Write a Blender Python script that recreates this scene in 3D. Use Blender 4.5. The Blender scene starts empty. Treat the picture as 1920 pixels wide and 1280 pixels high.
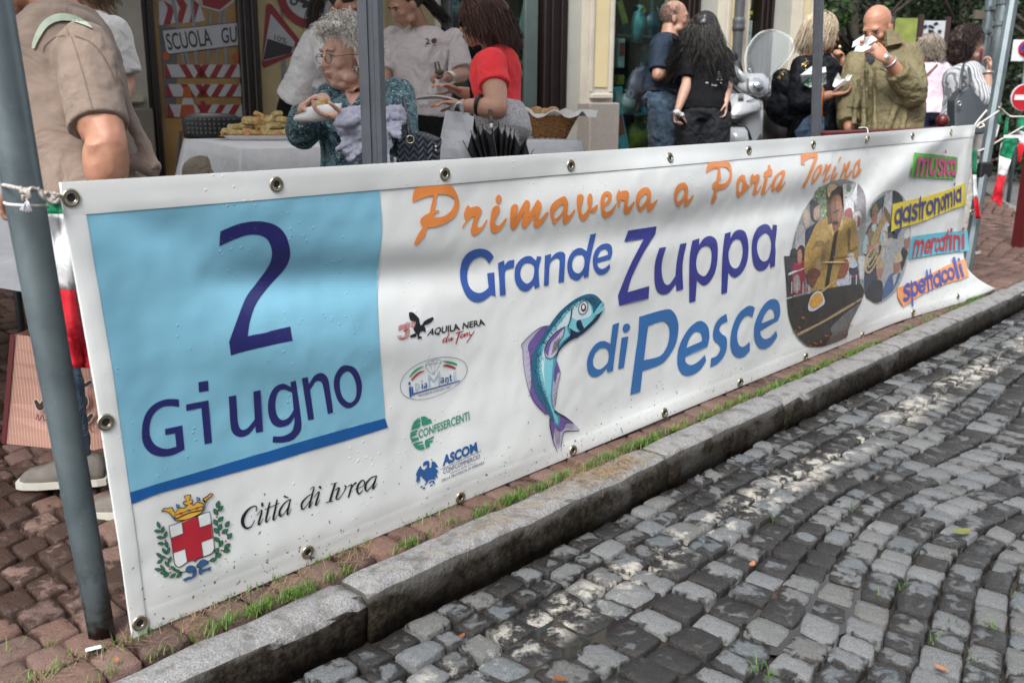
import bpy, math, random
import numpy as np
from mathutils import Vector, Matrix, noise
from mathutils.bvhtree import BVHTree
from mathutils.geometry import delaunay_2d_cdt
R = math.radians
random.seed(7); rng = np.random.default_rng(7)
sc = bpy.context.scene; COL = sc.collection
# ---------------------------------------------------------------- camera
F = 1850.; TH = math.atan2(478, F); H = 1.25; RO = -R(0.42)
fw = np.array([0, math.cos(TH), -math.sin(TH)]); up0 = np.array([0, math.sin(TH), math.cos(TH)]); rt0 = np.array([1., 0, 0])
RT = rt0*math.cos(RO)-up0*math.sin(RO); UP = up0*math.cos(RO)+rt0*math.sin(RO)
C0 = np.array([0, 0, H])
cd = bpy.data.cameras.new('camera'); cam = bpy.data.objects.new('camera', cd); COL.objects.link(cam); sc.camera = cam
cd.sensor_width = 36; cd.lens = 36*F/1920; cd.clip_start = .05; cd.clip_end = 500
m = Matrix.Identity(4)
for i in range(3): m[i][0] = RT[i]; m[i][1] = UP[i]; m[i][2] = -fw[i]; m[i][3] = C0[i]
cam.matrix_world = m
cd.dof.use_dof = True; cd.dof.focus_distance = 3.1; cd.dof.aperture_fstop = 4.5
# ---------------------------------------------------------------- light
SUN_EL, SUN_AZ = R(52), R(200)     # soft overcast sun, high behind the photographer's left shoulder
w = bpy.data.worlds.new('World'); sc.world = w; w.use_nodes = True
nt = w.node_tree; bg = nt.nodes['Background']
sky = nt.nodes.new('ShaderNodeTexSky'); sky.sky_type = 'NISHITA'; sky.sun_disc = False
sky.sun_elevation = SUN_EL; sky.sun_rotation = SUN_AZ; sky.air_density = 1.0; sky.dust_density = 1.5; sky.ozone_density = 1.0
hs = nt.nodes.new('ShaderNodeHueSaturation'); hs.inputs['Saturation'].default_value = .35
nt.links.new(sky.outputs[0], hs.inputs['Color']); nt.links.new(hs.outputs[0], bg.inputs[0]); bg.inputs[1].default_value = .13
sl = bpy.data.lights.new('sun', 'SUN'); so = bpy.data.objects.new('sun', sl); COL.objects.link(so)
sl.energy = 1.5; sl.angle = R(25); sl.color = (1, .96, .9)
sd = Vector((math.sin(SUN_AZ)*math.cos(SUN_EL), math.cos(SUN_AZ)*math.cos(SUN_EL), math.sin(SUN_EL)))
so.rotation_euler = sd.to_track_quat('Z', 'Y').to_euler()
vs = sc.view_settings; vs.view_transform = 'Standard'; vs.look = 'None'; vs.gamma = 1; vs.use_curve_mapping = False
vs.exposure = 1.5
sc.cycles.max_bounces = 6; sc.cycles.transparent_max_bounces = 12
# ---------------------------------------------------------------- helpers: places
def ray(x, y): return fw+RT*((x-960)/F)-UP*((y-640)/F)
def W(x, y, w): return C0+ray(x, y)*w
def Gd(x, y, z=0.):
    d = ray(x, y); return C0+d*((z-H)/d[2])
def proj(p):
    q = np.asarray(p)-C0; w_ = q@fw; return np.array([960+F*(q@RT)/w_, 640-F*(q@UP)/w_])
DK = np.array([.6765, .7364, 0]); NK = np.array([.7364, -.6765, 0]); B0 = np.array([-.8823, 2.0485, 0]); ZU = np.array([0, 0, 1.])
def AB(a, b, z=0): return B0+DK*a+NK*b+ZU*z
def toab(p): q = np.asarray(p)-B0; return q@DK, q@NK
def gz(x, y):
    b = toab((x, y, 0))[1]
    return 0.06*max(0, -b-.35) if b < 0 else 0.
def s2l(c):
    return tuple(((v/255)/12.92 if v/255 <= .04045 else ((v/255+.055)/1.055)**2.4) for v in c)
def hx(s): return s2l(tuple(int(s[i:i+2], 16) for i in (0, 2, 4)))
# ---------------------------------------------------------------- helpers: materials
class NT:
    def __init__(s, name):
        s.m = bpy.data.materials.new(name); s.m.use_nodes = True; s.t = s.m.node_tree; s.b = s.t.nodes['Principled BSDF']
    def n(s, ty, ins=None, **kw):
        o = s.t.nodes.new('ShaderNode'+ty)
        for k, v in kw.items(): setattr(o, k, v)
        for k, v in (ins or {}).items(): s.put(o.inputs[k], v)
        return o
    def put(s, sock, v):
        if isinstance(v, bpy.types.NodeSocket): s.t.links.new(v, sock)
        elif isinstance(v, bpy.types.Node): s.t.links.new(v.outputs[0], sock)
        elif isinstance(v, (tuple, list)) and len(v) == 3 and sock.type == 'RGBA': sock.default_value = (*v, 1)
        else: sock.default_value = v
    def noise(s, scale, det=4, rough=.6, co='Object', dist=0.):
        c = s.n('TexCoord'); o = s.n('TexNoise', {'Vector': c.outputs[co], 'Scale': scale, 'Detail': det, 'Roughness': rough, 'Distortion': dist}); return o.outputs[0]
    def ramp(s, f, a, b, ca=0., cb=1.):
        return s.n('MapRange', {0: f, 1: a, 2: b, 3: ca, 4: cb}).outputs[0]
    def mix(s, f, a, b, mode='MIX'):
        o = s.n('Mix', data_type='RGBA', blend_type=mode)
        s.put(o.inputs[0], f); s.put(o.inputs[6], a); s.put(o.inputs[7], b); return o.outputs[2]
    def math(s, op, a, b=0.): return s.n('Math', {0: a, 1: b}, operation=op).outputs[0]
    def attr(s, name): return s.n('Attribute', attribute_name=name).outputs['Fac']
    def bump(s, h, st=.3, d=.005):
        s.put(s.b.inputs['Normal'], s.n('Bump', {'Height': h, 'Strength': st, 'Distance': d}).outputs[0])
    def out(s, col=None, rough=None, **kw):
        if col is not None: s.put(s.b.inputs['Base Color'], col)
        if rough is not None: s.put(s.b.inputs['Roughness'], rough)
        for k, v in kw.items(): s.put(s.b.inputs[k.replace('_', ' ')], v)
        return s.m
MC = {}
def mat(name, col, rough=.6, var=.12, ns=8., bump=0., bs=60., **kw):
    """plain surface: colour broken by noise, fine relief"""
    if name in MC: return MC[name]
    t = NT(name)
    n = t.noise(ns, 5)
    lo = tuple(c*(1-var) for c in col); hi = tuple(min(1, c*(1+var)) for c in col)
    c = t.mix(t.ramp(n, .3, .7), lo, hi)
    if bump: t.bump(t.noise(bs, 4), bump, .004)
    MC[name] = t.out(c, rough, **kw); return MC[name]
def cloth(name, col, rough=.85, var=.1, wr=.6, scale=9., weave=True):
    if name in MC: return MC[name]
    t = NT(name); n = t.noise(scale, 3, .5, dist=1.2)
    c = t.mix(t.ramp(t.noise(25, 3), .3, .7), tuple(x*(1-var) for x in col), tuple(min(1, x*(1+var)) for x in col))
    t.bump(n, wr, .03); MC[name] = t.out(c, rough, Specular_IOR_Level=.15); t.b.inputs['Sheen Weight'].default_value = .1 if max(col) > .1 else 0.; return MC[name]
def skinm(name, col):
    if name in MC: return MC[name]
    t = NT(name)
    c = t.mix(t.ramp(t.noise(14, 4), .35, .7), tuple(x*y for x, y in zip(col, (.92, .84, .82))), col)
    c = t.mix(t.ramp(t.noise(90, 3), .55, .8, 0, .25), c, tuple(x*y for x, y in zip(col, (.8, .6, .55))))
    t.bump(t.noise(120, 3), .15, .003); MC[name] = t.out(c, .5); t.b.inputs['Subsurface Weight'].default_value = .08
    t.b.inputs['Subsurface Radius'].default_value = (.01, .004, .002); return MC[name]
# ---------------------------------------------------------------- helpers: objects
ORG = {}
def tag(o, label=None, cat=None, group=None, kind=None):
    if label: o['label'] = label
    if cat: o['category'] = cat
    if group: o['group'] = group
    if kind: o['kind'] = kind
    return o
def thing(name, loc, label, cat, group=None):
    o = bpy.data.objects.new(name, None); o.empty_display_size = .1; COL.objects.link(o); o.location = [float(v) for v in loc]
    ORG[o.name] = np.array(loc, float); tag(o, label, cat, group); return o
def obj(name, v, f, m, parent=None, smooth=False, **kw):
    me = bpy.data.meshes.new(name); v = np.asarray(v, float).reshape(-1, 3)
    org = ORG[parent.name] if parent is not None else None
    if org is not None: v = v-org
    me.from_pydata(v.tolist(), [], f if isinstance(f, list) else f.tolist()); return objm(name, me, m, parent, smooth, **kw)
def objm(name, me, m, parent=None, smooth=False, label=None, cat=None, group=None, kind=None):
    if m is not None:
        for k in (m if isinstance(m, (list, tuple)) else [m]): me.materials.append(k)
    if smooth and len(me.polygons): me.polygons.foreach_set('use_smooth', [True]*len(me.polygons))
    o = bpy.data.objects.new(name, me); COL.objects.link(o)
    if parent is not None: o.parent = parent; ORG[o.name] = ORG[parent.name]
    else: ORG[o.name] = np.zeros(3)
    return tag(o, label, cat, group, kind)
def nrm(v): v = np.asarray(v, float); return v/(np.linalg.norm(v)+1e-12)
def rotz(a): c, s = math.cos(a), math.sin(a); return np.array([[c, -s, 0], [s, c, 0], [0, 0, 1]])
def frames(pts):
    pts = [np.asarray(p, float) for p in pts]; out = []; t0 = nrm(pts[1]-pts[0])
    r = nrm(np.cross(t0, [0, 0, 1.] if abs(t0[2]) < .9 else [1., 0, 0]))
    for i in range(len(pts)):
        t = nrm(pts[min(i+1, len(pts)-1)]-pts[max(i-1, 0)]); r = nrm(r-t*(r@t)); out.append((t, r, np.cross(t, r)))
    return out
class MB:
    def __init__(s): s.v = []; s.f = []
    def add(s, v, f):
        o = len(s.v); s.v += [tuple(map(float, p)) for p in v]; s.f += [tuple(i+o for i in q) for q in f]; return s
    def box(s, c, d, M=None, bev=0.):
        c = np.asarray(c, float); h = np.asarray(d, float)/2; M = np.eye(3) if M is None else M
        if bev:
            b = min(bev, min(h)*.9); rings = []
            for z, k in ((-h[2], b), (-h[2]+b, 0), (h[2]-b, 0), (h[2], b)):
                x, y = h[0]-k, h[1]-k; e = b
                rings.append([(-x+e, -y, z), (x-e, -y, z), (x, -y+e, z), (x, y-e, z), (x-e, y, z), (-x+e, y, z), (-x, y-e, z), (-x, -y+e, z)])
            v = [c+M@np.array(p) for r in rings for p in r]; f = []
            for k in range(3):
                for i in range(8): f.append((k*8+i, k*8+(i+1) % 8, k*8+8+(i+1) % 8, k*8+8+i))
            f += [tuple(range(7, -1, -1)), tuple(range(24, 32))]; return s.add(v, f)
        v = [c+M@(h*np.array([x, y, z])) for z in (-1, 1) for x, y in ((-1, -1), (1, -1), (1, 1), (-1, 1))]
        return s.add(v, [(3, 2, 1, 0), (4, 5, 6, 7), (0, 1, 5, 4), (1, 2, 6, 5), (2, 3, 7, 6), (3, 0, 4, 7)])
    def loft(s, rings, cap=True, closed=True):
        n = len(rings[0]); v = [p for r in rings for p in r]; f = []
        for k in range(len(rings)-1):
            for i in range(n if closed else n-1): f.append((k*n+i, k*n+(i+1) % n, (k+1)*n+(i+1) % n, (k+1)*n+i))
        if cap: f += [tuple(range(n-1, -1, -1)), tuple(range((len(rings)-1)*n, len(rings)*n))]
        return s.add(v, f)
    def tube(s, pts, r, n=8, cap=True, flat=1.):
        rr = r if hasattr(r, '__len__') else [r]*len(pts)
        fr = frames(pts); rings = []
        for p, (t, a, b), q in zip(pts, fr, rr):
            rings.append([np.asarray(p)+(a*math.cos(k*2*math.pi/n)+b*flat*math.sin(k*2*math.pi/n))*q for k in range(n)])
        return s.loft(rings, cap)
    def ell(s, c, r, M=None, n=12, nz=8):
        M = np.eye(3) if M is None else M; c = np.asarray(c, float); r = np.asarray(r, float)*np.ones(3); rings = []
        for j in range(1, nz):
            ph = math.pi*j/nz-math.pi/2
            rings.append([c+M@(r*np.array([math.cos(ph)*math.cos(2*math.pi*i/n), math.cos(ph)*math.sin(2*math.pi*i/n), math.sin(ph)])) for i in range(n)])
        o = len(s.v); s.loft(rings, False); a = len(s.v); s.v += [tuple(c+M@(r*np.array([0, 0, -1.]))), tuple(c+M@(r*np.array([0, 0, 1.])))]
        L = o+(nz-2)*n
        for i in range(n): s.f += [(o+(i+1) % n, o+i, a), (L+i, L+(i+1) % n, a+1)]
        return s
    def lathe(s, c, prof, n=16, M=None):
        M = np.eye(3) if M is None else M; c = np.asarray(c, float)
        return s.loft([[c+M@np.array([r*math.cos(2*math.pi*i/n), r*math.sin(2*math.pi*i/n), z]) for i in range(n)] for r, z in prof])
    def torus(s, c, R_, r, M=None, n=20, k=8):
        M = np.eye(3) if M is None else M; c = np.asarray(c, float); o = len(s.v)
        for i in range(n):
            a = 2*math.pi*i/n
            for j in range(k):
                b = 2*math.pi*j/k; s.v.append(tuple(c+M@np.array([(R_+r*math.cos(b))*math.cos(a), (R_+r*math.cos(b))*math.sin(a), r*math.sin(b)])))
        for i in range(n):
            for j in range(k): s.f.append((o+i*k+j, o+((i+1) % n)*k+j, o+((i+1) % n)*k+(j+1) % k, o+i*k+(j+1) % k))
        return s
    def build(s, name, m, parent=None, smooth=False, **kw): return obj(name, s.v, s.f, m, parent, smooth, **kw)
def basis(x, z):
    """3x3 with columns x, y, z from an x hint and a z axis"""
    z = nrm(z); x = np.asarray(x, float); x = nrm(x-z*(x@z)); return np.column_stack([x, np.cross(z, x), z])
TEX = {}
def tex(kind, size):
    k = (kind, size)
    if k not in TEX:
        t = bpy.data.textures.new('relief', kind); t.noise_scale = size; TEX[k] = t
    return TEX[k]
def blob(name, mb, m, parent, voxel=.008, smooth=2, disp=None, smf=.6, **kw):
    """union of overlapping closed volumes -> one continuous surface"""
    o = mb.build(name, m, parent, True, **kw)
    md = o.modifiers.new('r', 'REMESH'); md.mode = 'VOXEL'; md.voxel_size = voxel; md.use_smooth_shade = True
    if smooth: md = o.modifiers.new('s', 'SMOOTH'); md.iterations = smooth; md.factor = smf
    for st, ts in (disp or []):
        md = o.modifiers.new('d', 'DISPLACE'); md.texture = tex('CLOUDS', ts); md.strength = st; md.mid_level = .5; md.texture_coords = 'LOCAL'
    dg = bpy.context.evaluated_depsgraph_get(); me = bpy.data.meshes.new_from_object(o.evaluated_get(dg)); o.modifiers.clear()
    old = o.data; o.data = me; bpy.data.meshes.remove(old)
    me.polygons.foreach_set('use_smooth', [True]*len(me.polygons)); return o
def cr(pts, n=6, closed=False):
    """Catmull-Rom through tuples (any dimension)"""
    P = np.array(pts, float); N = len(P)
    if N < 3 and not closed: return P
    out = []
    for i in range(N if closed else N-1):
        if closed: a, b, c, d = P[(i-1) % N], P[i], P[(i+1) % N], P[(i+2) % N]
        else: a, b, c, d = P[max(i-1, 0)], P[i], P[i+1], P[min(i+2, N-1)]
        for k in range(n):
            t = k/n; out.append(.5*((2*b)+(-a+c)*t+(2*a-5*b+4*c-d)*t*t+(-a+3*b-3*c+d)*t**3))
    if not closed: out.append(P[-1])
    return np.array(out)
# ---------------------------------------------------------------- flat print: filled outlines and strokes laid on a surface
def outline(txt, x0, y0, s, n=5):
    """'x,y x,y! ...' in enlarged coordinates; '!' marks a corner"""
    P = []; Cn = []
    for w_ in txt.split():
        c = w_.endswith('!'); a, b = w_.rstrip('!').split(','); P.append((x0+float(a)/s, y0+float(b)/s)); Cn.append(c)
    N = len(P); ks = [i for i in range(N) if Cn[i]]
    if not ks: return cr(P, n, True)
    out = []
    for j, k in enumerate(ks):
        e = ks[(j+1) % len(ks)]
        seg = [P[(k+i) % N] for i in range(((e-k) % N or N)+1)]
        q = cr(seg, n) if len(seg) > 2 else np.array(seg)
        out += list(q[:-1])
    return np.array(out)
def stroke(pts, w=None, butt=False, n=6):
    """list of polygons whose union is the brushed line; pts (x,y[,half width])"""
    P = [tuple(p) if len(p) > 2 else (p[0], p[1], w) for p in pts]
    P = cr(P, n) if len(P) > 2 else np.array(P, float); polys = []
    for i in range(len(P)-1):
        a, b = P[i], P[i+1]; d = b[:2]-a[:2]; L = np.hypot(*d)
        if L < 1e-6: continue
        q = np.array([-d[1], d[0]])/L; polys.append(np.array([a[:2]+q*a[2], b[:2]+q*b[2], b[:2]-q*b[2], a[:2]-q*a[2]]))
    for i, p in enumerate(P):
        if butt and i in (0, len(P)-1): continue
        polys.append(np.array([p[:2]+p[2]*np.array([math.cos(k*math.pi/5), math.sin(k*math.pi/5)]) for k in range(10)]))
    return polys
def inpoly(pts, poly):
    x, y = pts[:, 0], pts[:, 1]; c = np.zeros(len(pts), bool); n = len(poly)
    for i in range(n):
        x1, y1 = poly[i]; x2, y2 = poly[(i+1) % n]
        if y1 == y2: continue
        k = ((y1 > y) != (y2 > y)) & (x < (x2-x1)*(y-y1)/(y2-y1)+x1); c ^= k
    return c
def flat(name, shapes, mapper, m, parent, grid=12., union=False, **kw):
    """shapes: list of polygons in picture px.  union=False: even-odd (holes); union=True: nonzero"""
    V = []; E = []
    for p in shapes:
        o = len(V); V += [Vector((float(a), float(b))) for a, b in p]; E += [(o+i, o+(i+1) % len(p)) for i in range(len(p))]
    A = np.array([(v.x, v.y) for v in V]); lo, hi = A.min(0), A.max(0)
    if grid:
        gx = np.arange(lo[0]+grid/2, hi[0], grid); gy = np.arange(lo[1]+grid/2, hi[1], grid)
        if len(gx)*len(gy) < 16000: V += [Vector((float(x)+.013, float(y)+.017)) for x in gx for y in gy]
    vo, _, fo, *_ = delaunay_2d_cdt(V, E, [], 0, 1e-4)
    vo = np.array([(v.x, v.y) for v in vo]); fo = np.array([f for f in fo if len(f) == 3]); cen = vo[fo].mean(1)
    if union:
        k = np.zeros(len(cen), bool)
        for p in shapes: k |= inpoly(cen, np.asarray(p))
    else:
        k = np.zeros(len(cen), bool)
        for p in shapes: k ^= inpoly(cen, np.asarray(p))
    fo = fo[k]; used, inv = np.unique(fo, return_inverse=True); fo = inv.reshape(-1, 3)
    P3 = mapper(vo[used]); a, b, c = P3[fo[:, 0]], P3[fo[:, 1]], P3[fo[:, 2]]
    nn = np.cross(b-a, c-a); flip = (nn*(C0-a)).sum(1) < 0; fo[flip] = fo[flip][:, ::-1]
    return obj(name, P3, fo.tolist(), m, parent, **kw)
GL = {}
def glyphs(txt, shear=0., offset=0.):
    k = (txt, shear, offset)
    if k not in GL:
        c = bpy.data.curves.new('t', 'FONT'); c.body = txt; c.shear = shear; c.offset = offset; c.resolution_u = 4; c.size = 1
        o = bpy.data.objects.new('t', c); COL.objects.link(o); dg = bpy.context.evaluated_depsgraph_get()
        me = bpy.data.meshes.new_from_object(o.evaluated_get(dg)); v = np.array([q.co[:2] for q in me.vertices]); f = [tuple(p.vertices) for p in me.polygons]
        bpy.data.objects.remove(o); bpy.data.meshes.remove(me); GL[k] = (v, f)
    return GL[k]
def text(name, txt, quad, mapper, m, parent, shear=0., offset=0., xh=None, **kw):
    """built-in lettering stretched over a picture quad bl, br, tr, tl; the quad's height is the capital height (or whole box)"""
    v, f = glyphs(txt, shear, offset); v = v.copy(); x0, x1 = v[:, 0].min(), v[:, 0].max(); y1 = xh or v[:, 1].max()
    u = (v[:, 0]-x0)/(x1-x0); t = v[:, 1]/y1; q = np.array(quad, float)
    P = ((1-u)*(1-t))[:, None]*q[0]+(u*(1-t))[:, None]*q[1]+(u*t)[:, None]*q[2]+((1-u)*t)[:, None]*q[3]
    return obj(name, mapper(P), [tuple(p) for p in f], m, parent, **kw)
def plane_map(p0, n, off=0.):
    p0 = np.asarray(p0, float); n = nrm(n)
    if n@(C0-p0) < 0: n = -n
    def f(P):
        d = fw+np.outer((P[:, 0]-960)/F, RT)-np.outer((P[:, 1]-640)/F, UP); t = ((p0+n*off-C0)@n)/(d@n); return C0+d*t[:, None]
    return f
def mesh_map(o, off=.002):
    """lay print on the face of a mesh that looks at the picture"""
    me = o.data; org = ORG[o.name]; bv = BVHTree.FromPolygons([tuple(v.co) for v in me.vertices], [tuple(p.vertices) for p in me.polygons])
    def f(P):
        out = []; last = None
        for x, y in P:
            d = ray(x, y); L = np.linalg.norm(d); h = bv.ray_cast(Vector(C0-org), Vector(d/L))
            if h[0] is None: q = C0+d*(last if last else 5.)
            else:
                q = np.array(h[0])+org; last = ((q-C0)@fw); q = q-nrm(d)*off*2
            out.append(q)
        return np.array(out)
    return f
# ================================================================ ground
def stone_mat(name, dry, wet, hi, paint=False, wetbias=0., moss=0., wet_shade=None):
    t = NT(name); rnd = t.attr('rnd'); ed = t.attr('edge')
    geo = t.n('NewGeometry'); off = t.n('VectorMath', {0: geo.outputs['Position']}, operation='ADD')
    off2 = t.n('CombineXYZ', {0: t.math('MULTIPLY', rnd, 37.), 1: t.math('MULTIPLY', rnd, 11.)}); t.put(off.inputs[1], off2.outputs[0])
    def nz(sc_, det=4, d=0.): return t.n('TexNoise', {'Vector': off.outputs[0], 'Scale': sc_, 'Detail': det, 'Roughness': .6, 'Distortion': d}).outputs[0]
    grain = nz(320, 3); patch = nz(22, 5, .6); big = t.n('TexNoise', {'Vector': geo.outputs['Position'], 'Scale': .9, 'Detail': 3}).outputs[0]
    f = t.math('ADD', t.math('MULTIPLY', t.ramp(ed, 0, .5), .30), t.math('MULTIPLY', patch, 1.75))
    f = t.math('ADD', f, t.math('MULTIPLY', rnd, .75)); f = t.math('ADD', f, t.math('MULTIPLY', big, 1.1))
    if wet_shade:
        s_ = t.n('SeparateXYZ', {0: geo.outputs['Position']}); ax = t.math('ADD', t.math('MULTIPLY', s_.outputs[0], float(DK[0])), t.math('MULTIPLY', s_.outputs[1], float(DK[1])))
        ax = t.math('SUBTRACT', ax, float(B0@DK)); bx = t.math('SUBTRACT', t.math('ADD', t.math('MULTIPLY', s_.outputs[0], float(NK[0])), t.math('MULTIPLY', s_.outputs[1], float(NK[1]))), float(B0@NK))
        f = t.math('SUBTRACT', f, t.math('MULTIPLY', t.math('MULTIPLY', t.ramp(ax, .6, 0), t.ramp(bx, -.05, -.4)), 1.0))  # wet stones at the left, also darkened for the shade lying there
    dryf = t.ramp(f, 1.88+wetbias, 2.06+wetbias)
    base = t.mix(t.ramp(rnd, 0, 1), dry, hi); hue = t.math('FRACT', t.math('MULTIPLY', rnd, 7.31)); base = t.mix(t.ramp(hue, .55, 1, 0, .55), base, tuple(c*k for c, k in zip(dry, (1.25, 1.08, .88)))); base = t.mix(t.ramp(hue, .25, 0, 0, .5), base, tuple(c*k for c, k in zip(dry, (.8, 1.0, 1.12)))); base = t.mix(t.ramp(grain, .38, .66, 0, .7), base, tuple(c*.38 for c in dry))
    base = t.mix(t.ramp(nz(60, 3), .5, .75, 0, .35), base, hi)
    wetc = t.mix(t.ramp(grain, .4, .75, 0, .8), wet, tuple(c*2.6 for c in wet))
    col = t.mix(dryf, wetc, base)
    if paint:
        s = t.n('SeparateXYZ', {0: geo.outputs['Position']})
        bb = t.math('ADD', t.math('MULTIPLY', s.outputs[0], float(NK[0])), t.math('MULTIPLY', s.outputs[1], float(NK[1])))
        bb = t.math('SUBTRACT', bb, float(B0@NK)+.53)
        band = t.ramp(t.math('ABSOLUTE', bb), .045, .1, 1, 0)
        n3 = t.n('TexNoise', {'Vector': geo.outputs['Position'], 'Scale': 16, 'Detail': 6, 'Roughness': .7}).outputs[0]
        n4 = t.n('TexNoise', {'Vector': geo.outputs['Position'], 'Scale': 1.3, 'Detail': 2}).outputs[0]
        pf = t.math('MULTIPLY', band, t.ramp(t.math('ADD', n3, t.math('MULTIPLY', n4, .5)), .73, .83))
        col = t.mix(pf, col, (.36, .34, .30))
    t.bump(t.math('ADD', t.math('MULTIPLY', grain, .5), t.math('MULTIPLY', nz(45, 5), 1.3)), .7, .008)
    return t.out(col, t.mix(dryf, t.mix(patch, (.16,)*3, (.42,)*3), (.75,)*3), Specular_IOR_Level=t.ramp(dryf, 0, 1, .32, .2))
M_cob = stone_mat('cobble_stone', (.095, .104, .110), (.0165, .0155, .0145), (.21, .215, .215), paint=True)
M_pav = stone_mat('porphyry_stone', (.125, .075, .062), (.034, .019, .014), (.23, .15, .125), wetbias=-.5, wet_shade=True)
M_kerb = stone_mat('granite', (.24, .24, .23), (.085, .08, .072), (.38, .38, .37), wetbias=-.55)
t = NT('dirt'); n = t.noise(9, 6); n2 = t.noise(150, 4)
c = t.mix(t.ramp(n, .35, .65), (.012, .010, .008), (.038, .029, .021)); c = t.mix(t.ramp(n2, .55, .75, 0, .5), c, (.09, .08, .06))
t.bump(n2, .8, .008); M_dirt = t.out(c, t.ramp(n, .3, .7, .18, .6))

def stone(q, z, h, n, rnd, drop=.035, crown=.004, zf=None):
    """one worn block: q = 4 ground corners (ccw), rounded top grid, skirt; returns v, f, edge"""
    q = np.array(q, float)[:, :2]; g = {4: [0, .08, .92, 1], 5: [0, .07, .5, .93, 1], 6: [0, .055, .3, .7, .945, 1]}[n]; V = []; Ed = []; f = []
    ph = rnd*50; cen = q.mean(0)
    for v in g:
        for u in g:
            p = (1-u)*(1-v)*q[0]+u*(1-v)*q[1]+u*v*q[2]+(1-u)*v*q[3]
            e = min(u, 1-u, v, 1-v)*2;
            p = cen+(p-cen)*(1-.10*(min(abs(2*u-1), abs(2*v-1))**3)*(max(abs(2*u-1), abs(2*v-1))**3))
            if e < .2: p = p+(cen-p)*.10*(noise.noise(Vector((p[0]*23+ph, p[1]*23, ph))))
            zz = z+h+crown*e-(.0045 if e < .01 else 0)+.004*noise.noise(Vector((p[0]*25, p[1]*25, ph)))
            if zf: zz += zf(p)
            V.append((p[0], p[1], zz)); Ed.append(e)
    for j in range(n-1):
        for i in range(n-1): f.append((j*n+i, j*n+i+1, (j+1)*n+i+1, (j+1)*n+i))
    per = [i for i in range(n)]+[j*n+n-1 for j in range(1, n)]+[(n-1)*n+i for i in range(n-2, -1, -1)]+[j*n for j in range(n-2, 0, -1)]
    o = len(V)
    for k in per: p = np.array(V[k]); V.append((p[0]+(p[0]-cen[0])*.04, p[1]+(p[1]-cen[1])*.04, p[2]-drop)); Ed.append(0.)
    L = len(per)
    for i in range(L): f.append((per[i], o+i, o+(i+1) % L, per[(i+1) % L]))
    return V, f, Ed
def put_attr(me, name, vals):
    a = me.attributes.new(name, 'FLOAT', 'POINT'); a.data.foreach_set('value', np.asarray(vals, np.float32))
def lay(stones, name, label_stuff, m, parent, limit=290):
    """stones: list of (priority, v, f, edge, rnd); the largest in view become parts, the rest one mesh"""
    stones.sort(key=lambda s: -s[0]); rest = stones[limit:]
    for pr, v, f, e, r in stones[:limit]:
        o = obj(name, v, f, m, parent, True); put_attr(o.data, 'edge', e); put_attr(o.data, 'rnd', [r]*len(v))
    V = []; Fc = []; E = []; Rn = []
    for pr, v, f, e, r in rest:
        o = len(V); V += v; Fc += [tuple(i+o for i in q) for q in f]; E += e; Rn += [r]*len(v)
    if V:
        o = obj(label_stuff, V, Fc, m, parent, True, kind='stuff'); put_attr(o.data, 'edge', E); put_attr(o.data, 'rnd', Rn)
def prio(p):
    q = np.asarray(p)-C0; d = q@fw
    if d < .5: return -1
    x, y = proj(p)
    if not (-40 < x < 1960 and -40 < y < 1320): return -d*.001
    return 1/(d*np.linalg.norm(q)) * 1.
ZS = -.12
# street bed and its blocks, laid in arcs
def kb(a): return .243-.05*math.exp(-(a+.6)/.5) if a > -.6 else .19
st = obj('street', [AB(-6, .1, ZS-.024), AB(-6, 30, ZS-.024), AB(60, 30, ZS-.024), AB(60, .1, ZS-.024)], [(0, 1, 2, 3)], M_dirt, kind='structure')
SL = []
def street_b(k, a):
    b = kb(a)+.010+.091*k
    amp = min(1, max(0, (k-2.5)/6)); ph = ((a+.15)/2.3) % 1
    return b+amp*.20*(.5-.5*math.cos(2*math.pi*ph)) + .012*math.sin(a*1.7+k)
def vis(p, mg=60):
    q = np.asarray(p)-C0; d = q@fw
    if d < .3: return False
    x, y = proj(p); return -mg < x < 1920+mg and -mg < y < 1280+mg*2
for k in range(66):
    a = -1.5+random.random()*.1; kk = k
    while a < (9.5 if k < 25 else 14):
        w_ = .098*random.uniform(.76, 1.26)
        b0 = street_b(k, a); b1 = street_b(k+1, a); c0 = street_b(k, a+w_); c1 = street_b(k+1, a+w_); sl = .35*min(1, k/8)*(.5-(((a+.15)/2.3) % 1))*.1
        cen = AB(a+w_/2, (b0+c1)/2, ZS)
        if b1-b0 > .02 and vis(cen):
            g = .0042; j = lambda: random.uniform(-.006, .006)
            q = [AB(a+g+j(), b0+g+j()), AB(a+g+j()-sl, b1-g+j()), AB(a+w_-g+j()-sl, c1-g+j()), AB(a+w_-g+j(), c0+g+j())]
            q = q[::-1]
            rn = random.random(); d = np.linalg.norm(cen-C0); n = 6 if d < 3.4 else (5 if d < 5 else 4)
            hz = random.uniform(-.004, .006)-.006*math.exp(-((a-.95)**2+(b0-.75)**2)/.06)
            v, f, e = stone(q, ZS, hz, n, rn)
            SL.append((prio(cen), v, f, e, rn))
        a += w_
lay(SL, 'cobblestone', 'cobblestones', M_cob, st, 280)
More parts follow.
